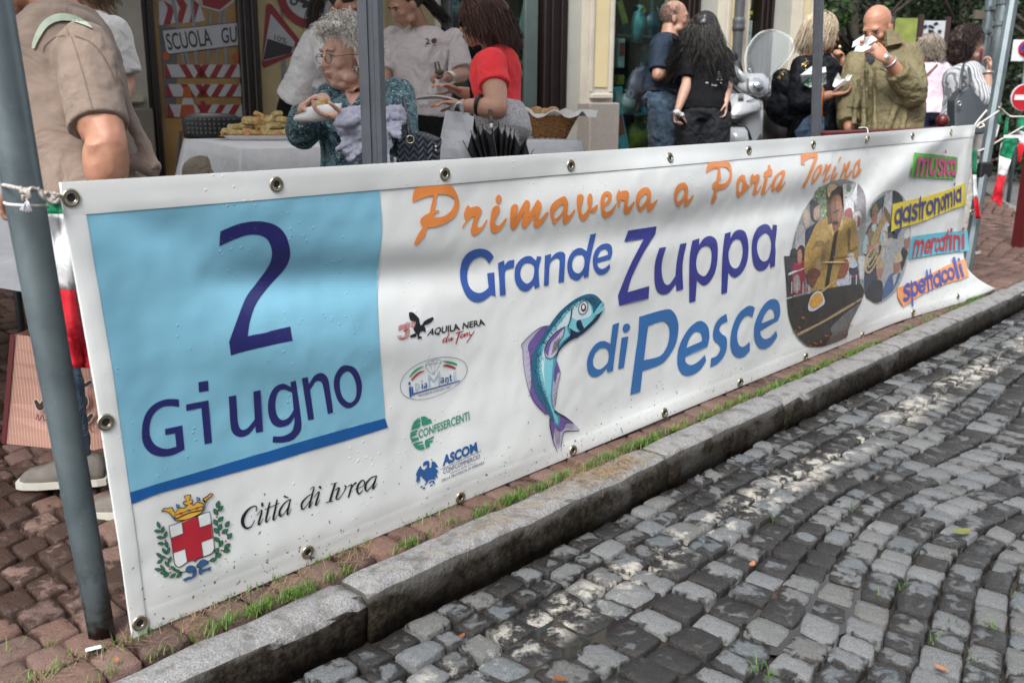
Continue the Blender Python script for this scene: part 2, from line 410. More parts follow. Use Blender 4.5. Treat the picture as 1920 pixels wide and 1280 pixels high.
# puddles between the blocks
M_water = mat('puddle_water', (.022, .017, .012), .04, .2)
for i, (pa, pb, ra, rb, lb) in enumerate([(.86, .62, .34, .10, 'shallow brown puddle between cobbles near the kerb'), (1.42, .98, .26, .13, 'shallow puddle among cobbles in front of the banner photo ovals')]):
    v = [AB(pa, pb, ZS-.005)]+[AB(pa+ra*math.cos(k*.2618)*(1+.15*math.sin(k*.8)), pb+rb*math.sin(k*.2618)*(1+.15*math.cos(k*1.05)), ZS-.005) for k in range(24)]
    obj('puddle', v, [(0, 1+k, 1+(k+1) % 24) for k in range(24)], M_water, label=lb, cat='puddle')
# kerb
kr = obj('kerb', [AB(-3, .11, -.16), AB(-3, .235, -.16), AB(30, .235, -.16), AB(30, .11, -.16)], [(0, 1, 2, 3)], M_dirt, kind='structure')
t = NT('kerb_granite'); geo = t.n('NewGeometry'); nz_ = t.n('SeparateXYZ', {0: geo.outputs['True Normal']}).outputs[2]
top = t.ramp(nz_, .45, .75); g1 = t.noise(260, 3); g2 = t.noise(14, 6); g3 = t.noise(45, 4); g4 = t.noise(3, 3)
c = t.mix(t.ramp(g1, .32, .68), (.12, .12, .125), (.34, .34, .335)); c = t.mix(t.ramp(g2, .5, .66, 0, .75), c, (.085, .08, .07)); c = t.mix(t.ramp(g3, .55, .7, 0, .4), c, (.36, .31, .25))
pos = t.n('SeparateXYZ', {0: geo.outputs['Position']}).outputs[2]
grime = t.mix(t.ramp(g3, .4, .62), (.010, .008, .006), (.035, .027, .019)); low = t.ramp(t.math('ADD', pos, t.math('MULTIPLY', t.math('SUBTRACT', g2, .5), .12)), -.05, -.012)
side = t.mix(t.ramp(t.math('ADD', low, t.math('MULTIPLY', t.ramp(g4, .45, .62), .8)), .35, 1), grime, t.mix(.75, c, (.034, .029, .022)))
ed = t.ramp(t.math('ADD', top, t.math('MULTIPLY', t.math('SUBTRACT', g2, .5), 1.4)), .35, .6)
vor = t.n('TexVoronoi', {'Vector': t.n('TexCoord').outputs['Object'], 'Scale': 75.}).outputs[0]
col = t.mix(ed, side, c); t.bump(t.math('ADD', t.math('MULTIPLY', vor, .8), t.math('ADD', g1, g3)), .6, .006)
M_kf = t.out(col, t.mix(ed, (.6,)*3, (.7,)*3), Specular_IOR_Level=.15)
js = [-2.2, -.75, .512, 1.86, 2.72, 3.95, 4.75, 5.9, 7.3, 8.9, 10.8, 13, 16, 20, 25]
for a0, a1 in zip(js, js[1:]):
    n = max(8, int((a1-a0)/.03)) if a0 < 5 else 10; L = np.linspace(a0+.004, a1-.004, n); rings = []
    db = random.uniform(-.008, .006); dz = random.uniform(-.006, .004)
    for i, a in enumerate(L):
        e = .006 if i in (0, n-1) else 0
        wv = lambda s: .007*noise.noise(Vector((a*6, s, a0)))+.005*noise.noise(Vector((a*17, s*2, a0+3)))
        b = kb(a)+db; zt = dz+wv(1)*.6-e
        chip = .022*max(0, noise.noise(Vector((a*3.5, 9, a0)))-.15)
        pr = [(.118, -.14), (.118, zt-.006-e), (.126+wv(2), zt), (b-.06, zt+.001), (b-.022-chip+wv(3), zt-.001), (b-.006-chip*.5+wv(4)-e, zt-.012-chip), (b+.001+wv(5)*1.3-e, -.035), (b+.004+wv(6)*1.6-e, -.075), (b-.002+wv(7)*1.5-e, -.15)]
        rings.append([AB(a, bb, zz) for bb, zz in pr])
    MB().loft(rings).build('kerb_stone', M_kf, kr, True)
FE0 = Gd(1800, 348, 0); FD = nrm(Gd(1990, 436, 0)-FE0); FN = np.array([-FD[1], FD[0], 0])
if FN[0] < 0: FN = -FN
# pavement: bed follows the gentle rise towards the house
NA, NB = 2, 24; V = []
bs_ = [.12, 0, -.3, -.7, -1.2, -2, -3, -4, -6, -8]
for b in bs_:

    fa = ((FE0-AB(0, b))@FN)/(DK@FN)
    for a in (-6., 3, fa): V.append(AB(a, b, .06*max(0, -b-.35)-.026))
sw = obj('pavement', V, [(i*3+k, i*3+k+1, i*3+k+4, i*3+k+3) for i in range(len(bs_)-1) for k in range(2)], M_dirt, kind='structure')
PL = []
def blockedview(a, b, z):   # hidden behind the banner?
    p = AB(a, b, z); x, y = proj(p); return b < -.05 and a > .02 and a < 6.2 and x < 1835 and x > 215
for k in range(56):
    a = -1.4+random.random()*.1
    while a < 11:
        w_ = .100*random.uniform(.85, 1.18)
        fb = lambda aa, kk: (.112 if kk < 1 else .112-.004)-.096*kk-(0 if kk < 1 else .22*min(1, kk/6)*abs(math.sin((aa+.4)*1.25)))
        b0 = fb(a, k); b1 = fb(a, k+1); c0 = fb(a+w_, k); c1 = fb(a+w_, k+1); cen = AB(a+w_/2, (b0+c1)/2, 0); zc = gz(cen[0], cen[1]); cen[2] = zc
        hid = blockedview(a, b1, zc) and blockedview(a+w_, b0, zc)
        if vis(cen) and not hid and (cen-FE0)@FN < -.08:
            g = .004; j = lambda: random.uniform(-.005, .005)
            q = [AB(a+g+j(), b0-g+j()), AB(a+w_-g+j(), c0-g+j()), AB(a+w_-g+j(), c1+g+j()), AB(a+g+j(), b1+g+j())][::-1]
            q = q[::-1] if False else q
            rn = random.random(); d = np.linalg.norm(cen-C0); n = 6 if d < 3.2 else 4
            v, f, e = stone(q, 0, random.uniform(-.004, .004), n, rn, crown=.002, zf=lambda p: gz(p[0], p[1]))
            PL.append((prio(cen), v, f, e, rn))
        a += w_
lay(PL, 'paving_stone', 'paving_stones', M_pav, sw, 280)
# far road, beyond the pavement's end, with its pale kerb
M_asph = mat('asphalt', (.12, .12, .118), .7, .25, 3, .6, 180)
fz = np.array([0, 0, -.155])
obj('far_road', [FE0-FD*20+fz, FE0+FD*30+fz, FE0+FD*30+FN*60+fz, FE0-FD*20+FN*60+fz], [(0, 1, 2, 3)], M_asph, kind='structure')
d = FD
for i in range(13):
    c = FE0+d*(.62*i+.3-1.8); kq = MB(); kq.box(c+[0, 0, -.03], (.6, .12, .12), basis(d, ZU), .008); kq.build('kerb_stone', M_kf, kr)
# ground sheet out to the horizon
obj('ground', [(-300, -50, -.4), (300, -50, -.4), (300, 400, -.4), (-300, 400, -.4)], [(0, 1, 2, 3)], mat('earth', (.07, .065, .05), .9), kind='structure')
# grass and straw in the joints along the kerb
def blades(name, spots, m, hgt, wid, lean, label=None, n_each=14, spread=.03):
    V = []; Fc = []
    for (a, b, z, k) in spots:
        for _ in range(int(n_each*k)):
            p = AB(a+random.gauss(0, spread), b+random.gauss(0, spread*.55), z); th = random.uniform(0, 6.283); hh = hgt*random.uniform(.45, 1.2); ln = lean*random.uniform(.2, 1.2)*hh
            d = np.array([math.cos(th), math.sin(th), 0]); s = np.array([-d[1], d[0], 0])*wid*random.uniform(.6, 1.2)
            o = len(V); V += [p-s, p+s, p+d*ln*.4+ZU*hh*.6+s*.7, p+d*ln*.4+ZU*hh*.6-s*.7, p+d*ln+ZU*hh]
            Fc += [(o, o+1, o+2, o+3), (o+3, o+2, o+4)]
    return obj(name, V, Fc, m, label=label, cat=None, kind='stuff')
t = NT('grass'); g = t.n('NewGeometry').outputs['Random Per Island']; n = t.noise(4, 3)
c = t.mix(g, (.03, .09, .008), (.10, .22, .018)); c = t.mix(t.ramp(n, .5, .75, 0, .5), c, (.20, .24, .04)); M_grass = t.out(c, .5); t.b.inputs['Transmission Weight'].default_value = 0.
M_straw = mat('straw', (.25, .18, .10), .8, .3, 40)
sp = []
for i in range(900):
    a = random.uniform(-.35, 5.6); dn = noise.noise(Vector((a*2.6, 3.3, 0)))
    dens = 1.1 if .25 < a < 1.25 else (.5 if a < .25 else (.5 if a < 2.2 else .3 if a < 3.6 else .22))
    if random.random() < dens*(1.15 if dn > 0 else .22): sp.append((a, .108+random.gauss(0, .009), 0, random.uniform(.5, 1.3)))
for i in range(45):
    a = random.uniform(-.3, 1.15); sp.append((a, .010+random.gauss(0, .006), 0, .5))
for i in range(22): sp.append((random.uniform(-1.2, -.1), random.uniform(-.35, .08), 0, .5))
for (x, y, k) in [(1560, 748, 1.2), (1450, 1275, 1.), (1595, 950, .4), (1690, 1100, .5), (1450, 975, .6), (1420, 1255, .7), (1860, 1180, .6), (1790, 1170, .5), (1660, 1120, .4), (1750, 1200, .6), (1900, 1120, .4), (1820, 1240, .5)]:
    p = Gd(x, y, ZS); a, b = toab(p); sp.append((a, b, ZS, k))
blades('grass', sp, M_grass, .026, .0011, 1.0, n_each=18, spread=.016)
ss = []
for i in range(190):
    a = random.gauss(1.55, .14) if random.random() < .5 else random.uniform(-.45, .7); ss.append((a, random.gauss(.15 if a > 1.1 else .02, .035), .003, 1))
blades('straw', ss, M_straw, .012, .0008, 5.5, n_each=6, spread=.03)
sv = MB()
for i in range(230):
    a = random.gauss(1.62, .09) if i % 3 else random.gauss(1.05, .25); b = random.uniform(.12, .2); p = AB(a, b, .004); th = random.gauss(0, .5); L_ = random.uniform(.03, .09)
    d = nrm(NK*math.cos(th)+DK*math.sin(th)); q1 = p+d*L_*.5+ZU*random.uniform(.0, .012); q2 = p+d*L_; over = (q2-B0)@NK-.235
    if over > 0: q2 = q2-NK*over*.85+ZU*(-over*1.3)
    sv.tube([p, q1, q2+ZU*.003], .0006, 3, False)
sv.build('straw', M_straw, None, kind='stuff')
# moss clumps
M_moss = mat('moss', (.075, .085, .012), .9, .35, 60, 1., 200)
mm = MB()
for i in range(46):
    a = random.uniform(1.9, 4.3); c = AB(a, .112+random.gauss(0, .006), .002); mm.ell(c, (random.uniform(.012, .03), random.uniform(.006, .012), .005), basis(DK, ZU), 8, 5)
mm.build('moss', M_moss, None, True, kind='stuff')
# fallen leaves
M_leaf = [mat('leaf_brown', (.16, .055, .02), .6), mat('leaf_green_yellow', (.13, .14, .035), .6), mat('leaf_orange', (.33, .13, .05), .6)]
for x, y, s, mi, lb in [(865, 1195, .014, 0, 'small brown leaf lying in the puddle near the kerb'), (1050, 1275, .02, 0, 'dark red leaf on the cobbles at the bottom edge'), (1800, 1000, .04, 1, 'curled green and brown leaf on wet cobbles at right'), (1765, 1255, .018, 2, 'orange brown leaf on cobbles at the lower right'), (1410, 1060, .018, 2, 'pale dry leaf on the cobbles between two puddles'), (218, 1240, .012, 2, 'tiny orange leaf on the pavement by the left pole')]:
    p = Gd(x, y, ZS+.012 if x > 300 else .01); th = random.uniform(0, 6.28); M_ = rotz(th); V = []; Fc = []
    for i, u in enumerate(np.linspace(-1, 1, 7)):
        ww = .45*(1-u*u)**.7+.02; zc = .25*u*u
        for q in (-1, 0, 1): V.append(p+M_@np.array([u*s, q*ww*s, (zc+.18*abs(q)*ww)*s+.004]))
    for i in range(6):
        for k in range(2): Fc.append((i*3+k, i*3+k+1, i*3+k+4, i*3+k+3))
    obj('fallen_leaf', V, Fc, M_leaf[mi], None, True, label=lb, cat='leaf')
p = Gd(176, 1219, .004); MB().box(p+[0, 0, .006], (.035, .014, .004), rotz(.5), .002).build('plastic_scrap', mat('pale_plastic', (.6, .66, .72), .3), label='small pale plastic scrap on the ground by the left pole', cat='litter')
# ================================================================ house
# its front runs at an angle away from the camera; u = metres along it, d = metres proud of the wall
FB = W(270, 190, 7.2); FB[2] = 0; FE = W(1115, 190, 9.35); FE[2] = 0
FU = nrm(FE-FB); FNV = np.array([FU[1], -FU[0], 0.])       # towards the street
FM = np.column_stack([FU, -FNV, ZU])                      # local x along, y into the wall
def FP(u, d=0., z=0.): return FB+FU*u+FNV*d+ZU*z
def uof(px, d=0.):
    r = ray(px, 170.); n = FNV; t = ((FB+FNV*d-C0)@n)/(r@n); return (C0+r*t-FB)@FU
def zof(px, py, d=0.):
    r = ray(px, py); t = ((FB+FNV*d-C0)@FNV)/(r@FNV); return (C0+r*t)[2]
HT = 4.2
M_cream = mat('cream_plaster', (.62, .52, .30), .85, .06, 2.5, .15, 60)
M_grey = mat('grey_render', (.36, .36, .32), .9, .07, 3, .25, 120)
M_trim = mat('pale_stone_trim', (.50, .46, .39), .85, .08, 6, .2, 90)
M_base = mat('bush_hammered_stone', (.27, .24, .215), .95, .18, 70, .8, 220)
M_dark = mat('dark_stained_wood', (.010, .004, .0035), .45, .3, 12, .2, 80)
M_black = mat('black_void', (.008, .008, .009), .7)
def glassm(name, tint, rough=.02, ior=1.5, haze=0.):
    t = NT(name); tr = t.n('BsdfTransparent', {0: tint}); gl = t.n('BsdfGlossy', {'Color': (.9, .95, .95), 'Roughness': rough}); fc = t.n('LayerWeight', {'Blend': .5}); fr = t.n('MapRange', {0: t.math('POWER', fc.outputs['Facing'], 4.), 3: .05 if ior < 1.55 else .12, 4: .8})
    mx = t.n('MixShader', {0: fr.outputs[0]});
    if haze:
        df = t.n('BsdfDiffuse', {'Color': (.75, .78, .78)}); m0 = t.n('MixShader', {0: haze}); t.put(m0.inputs[1], tr); t.put(m0.inputs[2], df); tr = m0
    t.put(mx.inputs[1], tr); t.put(mx.inputs[2], gl); o = t.t.nodes['Material Output']; t.t.links.new(mx.outputs[0], o.inputs[0]); t.t.nodes.remove(t.b); return t.m
M_glass = glassm('shop_glass', (.72, .84, .83))
house = thing('shop_building', FP(3, 0, 0), 'cream and grey house front with shop windows and stone pilaster bases behind the crowd', 'building')
uE = uof(1500)
# openings (start, end, kind)
U = {k: uof(k) for k in (265, 288, 300, 455, 490, 585, 735, 825, 832, 1020, 1062, 1090, 1138, 1142, 1285, 1306, 1340, 1385, 1390, 1420, 1442, 1476, 1500)}
def wall(u0, u1, m, d=0., th=.35, z0=-.4, z1=HT, name='wall'):
    MB().box(FP((u0+u1)/2, d-th/2, (z0+z1)/2), (u1-u0, th, z1-z0), FM).build(name, m, house)
M_cr2 = mat('shaded_cream_plaster', (.30, .245, .14), .85, .08, 2.5, .15, 60)  # left-hand plaster, its colour darkened to carry the shade there
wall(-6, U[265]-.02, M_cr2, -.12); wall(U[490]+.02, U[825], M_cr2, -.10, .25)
MB().box(FP((U[825]-6)/2, .65, 3.0), (U[825]+6, 1.5, .22), FM, .02).build('shade_slab', M_grey, house); wall(uE, uE+.002+.0, M_cream, -.3, .1)  # unseen slab added overhead to shade the left shop front
# side wall of the house, round the corner
MB().box(FP(uE-.15, -3.3, HT/2-.2), (.30, 6, HT+.4), FM).build('wall', M_cream, house)
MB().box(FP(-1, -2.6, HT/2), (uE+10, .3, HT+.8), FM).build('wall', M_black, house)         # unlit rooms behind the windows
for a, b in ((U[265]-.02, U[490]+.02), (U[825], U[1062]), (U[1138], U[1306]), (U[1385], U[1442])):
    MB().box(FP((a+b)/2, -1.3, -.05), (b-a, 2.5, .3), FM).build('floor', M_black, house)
MB().box(FP((uE-6)/2, -1.4, HT+.1), (uE+6, 3., .2), FM).build('roof', M_grey, house)
# pilasters: panel, mouldings, stone base
def pilaster(u0, u1, side_u, zt):
    """side_u: start of the grey return to its left; zt: top of the stone base"""
    wall(side_u, u0+.05, M_grey, -.02, .5)
    c = (u0+u1)/2; wd = u1-u0
    MB().box(FP(c, .03, (zt+HT)/2), (wd, .12, HT-zt), FM).build('pilaster', M_trim, house)
    MB().box(FP(c, .093, (zt+.14+HT)/2), (wd*.5, .012, HT-zt-.14), FM).build('panel', M_cream, house)
    for e in (-1, 1): MB().box(FP(c+e*wd*.38, .10, (zt+.1+HT)/2), (wd*.07, .03, HT-zt-.1), FM).build('moulding', M_trim, house)
    MB().box(FP(c, .11, zt+.06), (wd*.84, .05, .05), FM, .01).build('moulding', M_trim, house)
    MB().box(FP(c, .06, zt/2-.2), (wd+.05, .24, zt+.4), FM, .012).build('stone_base', M_base, house)
M_trim2 = mat('shaded_stone_trim', (.24, .22, .185), .85, .1, 6, .2, 90); M_base2 = mat('shaded_stone_base', (.085, .075, .066), .95, .2, 70, .8, 220)  # left trim and base, shade painted into their darker colours
pilaster(U[1090], U[1138], U[1062], zof(1115, 193, .18))
pilaster(U[1340], U[1385], U[1306], zof(1115, 193, .18))
pilaster(U[1476], U[1500], U[1442], zof(1115, 193, .18))
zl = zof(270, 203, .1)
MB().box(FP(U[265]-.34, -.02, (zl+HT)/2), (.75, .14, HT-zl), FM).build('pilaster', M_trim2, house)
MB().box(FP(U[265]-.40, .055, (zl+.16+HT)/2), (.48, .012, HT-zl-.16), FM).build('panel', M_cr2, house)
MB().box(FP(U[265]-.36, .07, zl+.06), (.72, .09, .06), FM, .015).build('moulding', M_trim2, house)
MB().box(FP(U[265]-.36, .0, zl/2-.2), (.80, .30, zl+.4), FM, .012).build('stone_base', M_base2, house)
# dark shop-front posts
for a, b in ((U[288]-.12, U[300]), (U[455], U[490]), (U[1020], U[1062]+.01), (U[1285], U[1306]+.01), (U[1420], U[1442]+.01)):
    wd = b-a; MB().box(FP((a+b)/2, -.08, HT/2-.2), (wd, .16, HT+.4), FM, .01).build('shop_post', M_dark, house)
    for k in (.3, .7): MB().box(FP(a+wd*k, .01, HT/2-.2), (wd*.09, .03, HT+.4), FM, .006).build('post_bead', M_dark, house)
# scuola guida poster, printed on the door panel
M_pback = mat('poster_ochre', (.20, .115, .035), .55, .3, 3)
M_pw = mat('poster_white', (.27, .275, .28), .5, .08); M_pr = mat('poster_red', (.15, .008, .011), .5, .1); M_pk = mat('poster_black', (.012, .012, .014), .5)  # poster colours darkened, standing in for dim tinted glass over them
M_pg = mat('poster_grey_tube', (.13, .135, .145), .4, .2, 12); M_po = mat('poster_orange', (.24, .045, .008), .5); M_pcr = mat('poster_cream', (.30, .235, .12), .6, .1)
pa = thing('driving_school_poster', FP((U[300]+U[455])/2, -.05, 1), 'tall poster reading SCUOLA GUI with red and white barriers and road signs', 'poster')
MB().box(FP((U[300]+U[455])/2, -.06, 1.45), (U[455]-U[300], .02, 2.9), FM).build('poster_sheet', M_pback, pa)
PD = -.05; pm = lambda k: plane_map(FP(0, PD+.002+.0012*k), FNV)
def PX(s, X0, Y0, sc_): return [(X0+float(a.split(',')[0])/sc_, Y0+float(a.split(',')[1])/sc_) for a in s.split()]
q = lambda s: PX(s, 220, 0, 5.647)
def pol(name, s, m, par, k, f=None): flat(name, [f(s) if f else q(s)], pm(k), m, par, grid=0)
pol('print_grey', '430,250 640,300 620,1240 520,1240', mat('poster_shade', (.06, .06, .065), .5), pa, 0)
pol('print_white', '436,20 490,0 860,0 930,220 840,235 800,240 700,245 640,240 480,268 445,270', M_pw, pa, 1)
for s in ('480,0 575,60 595,130 560,262 487,265 530,110 528,75', '620,0 700,0 740,60 690,243 640,240 645,140 665,90', '790,0 810,0 868,50 815,240 762,240 790,130'): pol('print_arrow', s, M_pr, pa, 2)
pol('print_sign_edge', '870,0 1245,0 1235,25 1085,128 890,75', M_pw, pa, 2); pol('print_sign', '895,0 1215,0 1085,108 905,60', M_pr, pa, 3)
for s in ('570,0 610,0 720,680 690,680', '775,0 805,0 855,680 820,680', '980,125 1010,125 965,680 935,680', '1080,120 1110,120 1060,680 1035,680', '1112,120 1140,110 1168,680 1135,680', '700,540 735,540 770,680 745,680'): pol('print_tube', s, M_pg, pa, 4)
pol('print_plate_edge', '470,322 1290,232 1290,485 548,580 515,550', M_pk, pa, 5); pol('print_plate', '478,328 1290,240 1290,478 550,572 520,545', M_pw, pa, 6)
text('lettering', 'SCUOLA', [q('540,533')[0], q('1010,478')[0], q('975,305')[0], q('505,360')[0]], pm(7), M_pk, pa, offset=.012)
text('lettering', 'GUI', [q('1110,462')[0], q('1296,440')[0], q('1290,275')[0], q('1092,300')[0]], pm(7), M_pk, pa, offset=.012)
flat('print_lamp', [[(q('515,600')[0][0]+7*math.cos(k/2), q('515,600')[0][1]+8*math.sin(k/2)) for k in range(12)]], pm(5), M_po, pa, grid=0)
flat('print_lamp', [[(q('1255,615')[0][0]+7*math.cos(k/2), q('1255,615')[0][1]+8*math.sin(k/2)) for k in range(12)]], pm(5), M_po, pa, grid=0)
for (y0, y1, x0, x1) in ((685, 822, 490, 1308), (893, 1025, 505, 1325), (1108, 1240, 520, 1338)):
    pol('print_board', f'{x0},{y0} {x1},{y0} {x1+5},{y1} {x0+10},{y1}', M_pw, pa, 6)
    mid = (x0+x1)/2+5
    for k in range(3):
        a = x0+2+k*150; w_ = 75; sh = 80
        pol('print_stripe', f'{a+10},{y0+1} {a+10+w_},{y0+1} {a+10+w_+sh},{y1-1} {a+10+sh},{y1-1}' if k else f'{a},{y0+1} {a+30},{y0+1} {a+85},{y1-1} {a+10},{y1-1}', M_pr, pa, 7)
        b = x1-k*150; pol('print_stripe', f'{b-85-sh/2+20},{y0+1} {b-15+20-sh/2},{y0+1} {b-90+20-sh/2},{y1-1} {b-165+20-sh/2},{y1-1}', M_pr, pa, 7)
pol('print_cone', '705,920 765,920 830,1240 660,1240', M_po, pa, 8); pol('print_cone_band', '695,1040 795,1040 815,1110 680,1110', M_pw, pa, 9)
pol('print_cone', '885,1070 925,1070 960,1240 865,1240', M_pr, pa, 8)
# second poster with the slope sign and the motor vehicle sign
pb = thing('road_sign_poster', FP((U[490]+U[735])/2, 0, 1), 'cream poster with 10% slope warning triangle and red ring sign', 'poster')
MB().box(FP((U[490]+.03+U[735])/2, -.085, HT/2), (U[735]-U[490]-.03, .02, HT-.1), FM).build('poster_sheet', M_pcr, pb)
PD = -.072
pol('print_tube', '1725,0 1755,0 1795,900 1740,900', M_pg, pb, 0)
pol('print_triangle_edge', '1575,60 1600,38 1635,50 1925,420 1925,560 1555,722 1530,690', M_pr, pb, 1)
pol('print_triangle', '1625,150 1880,445 1860,560 1545,650 1540,620', M_pw, pb, 2)
pol('print_slope', '1590,412 1862,500 1840,565 1548,640 1545,630', M_pk, pb, 3)
text('lettering', '10%', [q('1660,425')[0], q('1790,470')[0], q('1800,410')[0], q('1668,368')[0]], pm(4), M_pk, pb)
cx_, cy_ = 585, -14
ring = lambda r: [(cx_+r*math.cos(k*.2618), cy_+r*1.02*math.sin(k*.2618)) for k in range(24)]
flat('print_ring', [ring(66)], pm(5), M_pr, pb, grid=0); flat('print_disc', [ring(51)], pm(6), M_pw, pb, grid=0)
flat('print_motorbike', stroke([(570, 12, 4), (588, 6, 7), (603, 14, 4)], n=4)+stroke([(556, -2, 3), (572, 4, 5)]), pm(7), M_pk, pb, grid=0, union=True)
for wx, wy in ((587, 17), (551, 3)):
    flat('print_wheel', stroke([(wx+6*math.cos(k), wy+6*math.sin(k), 1.8) for k in range(7)], n=3), pm(8), M_pk, pb, grid=0, union=True)
# shop windows
def window(u0, u1, z0, z1, d=-.14):
    MB().box(FP((u0+u1)/2, d, (z0+z1)/2), (u1-u0, .012, z1-z0), FM).build('window_pane', M_glass, house)
    MB().box(FP((u0+u1)/2, d, z0-.05), (u1-u0, .1, .1), FM, .01).build('window_sill', M_dark, house)
M_frm = mat('grey_green_frame', (.10, .135, .125), .4, .1)
window(U[825]+.01, U[1020], .35, HT); window(U[1138]+.01, U[1285], .35, HT); window(U[1385]+.01, U[1420], .35, HT)
MB().box(FP(U[1020]-.09, -.10, HT/2), (.14, .05, HT), FM, .008).build('window_frame', M_frm, house)
MB().box(FP(U[825]+.03, -.10, HT/2), (.06, .05, HT), FM, .008).build('window_frame', M_trim, house)
MB().box(FP(uof(1243, -.1), -.10, HT/2), (.03, .04, HT), FM, .004).build('window_frame', M_frm, house)
# shelves and goods seen through the glass
M_shelf = mat('dark_shelf', (.06, .085, .085), .4, .1)
for (p0, p1, y) in ((832, 1015, 35), (832, 1015, 70), (832, 1015, 175), (1142, 1285, 70), (1142, 1285, 213)):
    z = zof((p0+p1)/2, y, -.4); MB().box(FP((uof(p0, -.4)+uof(p1, -.4))/2, -.45, z), (abs(uof(p1, -.4)-uof(p0, -.4)), .34, .025), FM).build('window_shelf', M_shelf, house)
GC = [((.03, .12, .22), 'dark blue'), ((.10, .30, .34), 'pale teal'), ((.25, .04, .03), 'red'), ((.30, .27, .05), 'yellow'), ((.02, .05, .07), 'black'), ((.32, .33, .33), 'white'), ((.30, .12, .04), 'orange'), ((.05, .16, .20), 'teal'), ((.10, .07, .12), 'purple')]
GM = [mat('goods_'+n.replace(' ', '_'), c, .35, .35, 18) for c, n in GC]
def goods(px, py, wpx, hpx, ci, dp, tilt=0., place='', kind='box', two=None):
    u = uof(px, -dp); z = zof(px, py, -dp); s = np.linalg.norm(FP(u, -dp)-C0)/F*1.25; w_, h_ = wpx*s, hpx*s
    M_ = FM@np.array([[math.cos(tilt), 0, math.sin(tilt)], [0, 1, 0], [-math.sin(tilt), 0, math.cos(tilt)]])
    o = thing('boxed_toy' if kind == 'box' else 'gift_bag', FP(u, -dp, z), f'{GC[ci][1]} {place}', 'toy' if kind == 'box' else 'bag', 'goods in the shop windows')
    c = FP(u, -dp, z)
    if kind == 'box':
        MB().box(c, (w_, .09, h_), M_, .006).build('carton', GM[ci], o)
        MB().box(c+FNV*.048+M_@np.array([0, 0, h_*.12]), (w_*.7, .006, h_*.45), M_).build('printed_panel', GM[two if two is not None else (ci+1) % 9], o)
    else:
        rings = [[c+M_@np.array([k*w_*.5*s1, (j*.04)*s1, zz*h_]) for k, j in ((-1, -1), (1, -1), (1, 1), (-1, 1))] for zz, s1 in ((-.5, .8), (0, 1), (.3, .75), (.38, .2), (.5, .6))]
        MB().loft(rings).build('wrapping', GM[ci], o, True)
        MB().torus(c+M_@np.array([0, -.05, h_*.36]), w_*.2, .006, M_@np.array([[1, 0, 0], [0, 0, -1], [0, 1, 0]])).build('ribbon', GM[two or 5], o)
gl = [(1222, 165, 26, 20, 6, .35, 0, 'box on the right shelf of the middle shop window', 'box', 0), (1216, 190, 24, 44, 0, .34, .05, 'box below the orange one in the middle window', 'box', 3), (1236, 185, 16, 40, 5, .4, 0, 'and blue box beside the jeans of the man in the window', 'box', 0),
      (1192, 160, 30, 60, 8, .3, .45, 'wrapped bag with loop leaning in the middle window', 'bag', 7), (1156, 190, 16, 40, 1, .28, -.1, 'narrow box at the left end of the middle window', 'box', 5), (1176, 192, 24, 34, 5, .3, .1, 'wrapped bag low in the middle window', 'bag', 1),
      (1158, 150, 14, 14, 3, .4, 0, 'little box at the left edge of the middle window', 'box', 3), (1192, 45, 18, 50, 1, .3, .1, 'tall bottle shaped pack hanging in the middle window', 'bag', 3), (1160, 35, 14, 70, 4, .45, -.4, 'pack high in the middle window', 'box', 3),
      (1222, 45, 38, 40, 4, .4, .5, 'bag with handles high in the middle window', 'bag', 2), (1205, 110, 20, 60, 7, .55, 0, 'panel of toys behind the glass beside the pilaster', 'box', 5), (1228, 105, 16, 80, 5, .45, 0, 'strip of cards hanging in the middle window', 'box', 8),
      (1160, 245, 22, 60, 1, .3, -.3, 'leaning panel below the shelf in the middle window', 'box', 2), (1200, 250, 40, 44, 3, .45, .1, 'bag on the floor of the middle window', 'bag', 7), (1158, 100, 12, 40, 5, .3, 0, 'small pack at the left of the middle window', 'box', 2),
      (848, 15, 26, 30, 5, .35, 0, 'ornament high in the left shop window', 'bag', 1), (850, 95, 30, 50, 7, .4, 0, 'box behind the red shirted woman in the left window', 'box', 4), (855, 155, 34, 30, 0, .35, 0, 'box with orange toy in the left window', 'box', 6),
      (985, 80, 28, 26, 4, .4, 0, 'box under the hanging sign in the left window', 'box', 6), (975, 120, 34, 14, 2, .35, 0, 'strip box right of the red shirt in the left window', 'box', 5), (985, 145, 18, 18, 5, .3, 0, 'and red carton right of the red shirt', 'box', 2),
      (965, 105, 30, 24, 4, .5, 0, 'toy box deep in the left window', 'box', 3), (990, 185, 26, 34, 7, .3, 0, 'frilled bag above the wicker basket', 'bag', 1), (965, 160, 22, 30, 0, .4, 0, 'box low in the left window', 'box', 5), (1010, 30, 12, 40, 5, .5, 0, 'card deep in the left window', 'box', 7)]
for g_ in gl: goods(*g_[:7], place=g_[7], kind=g_[8], two=g_[9])
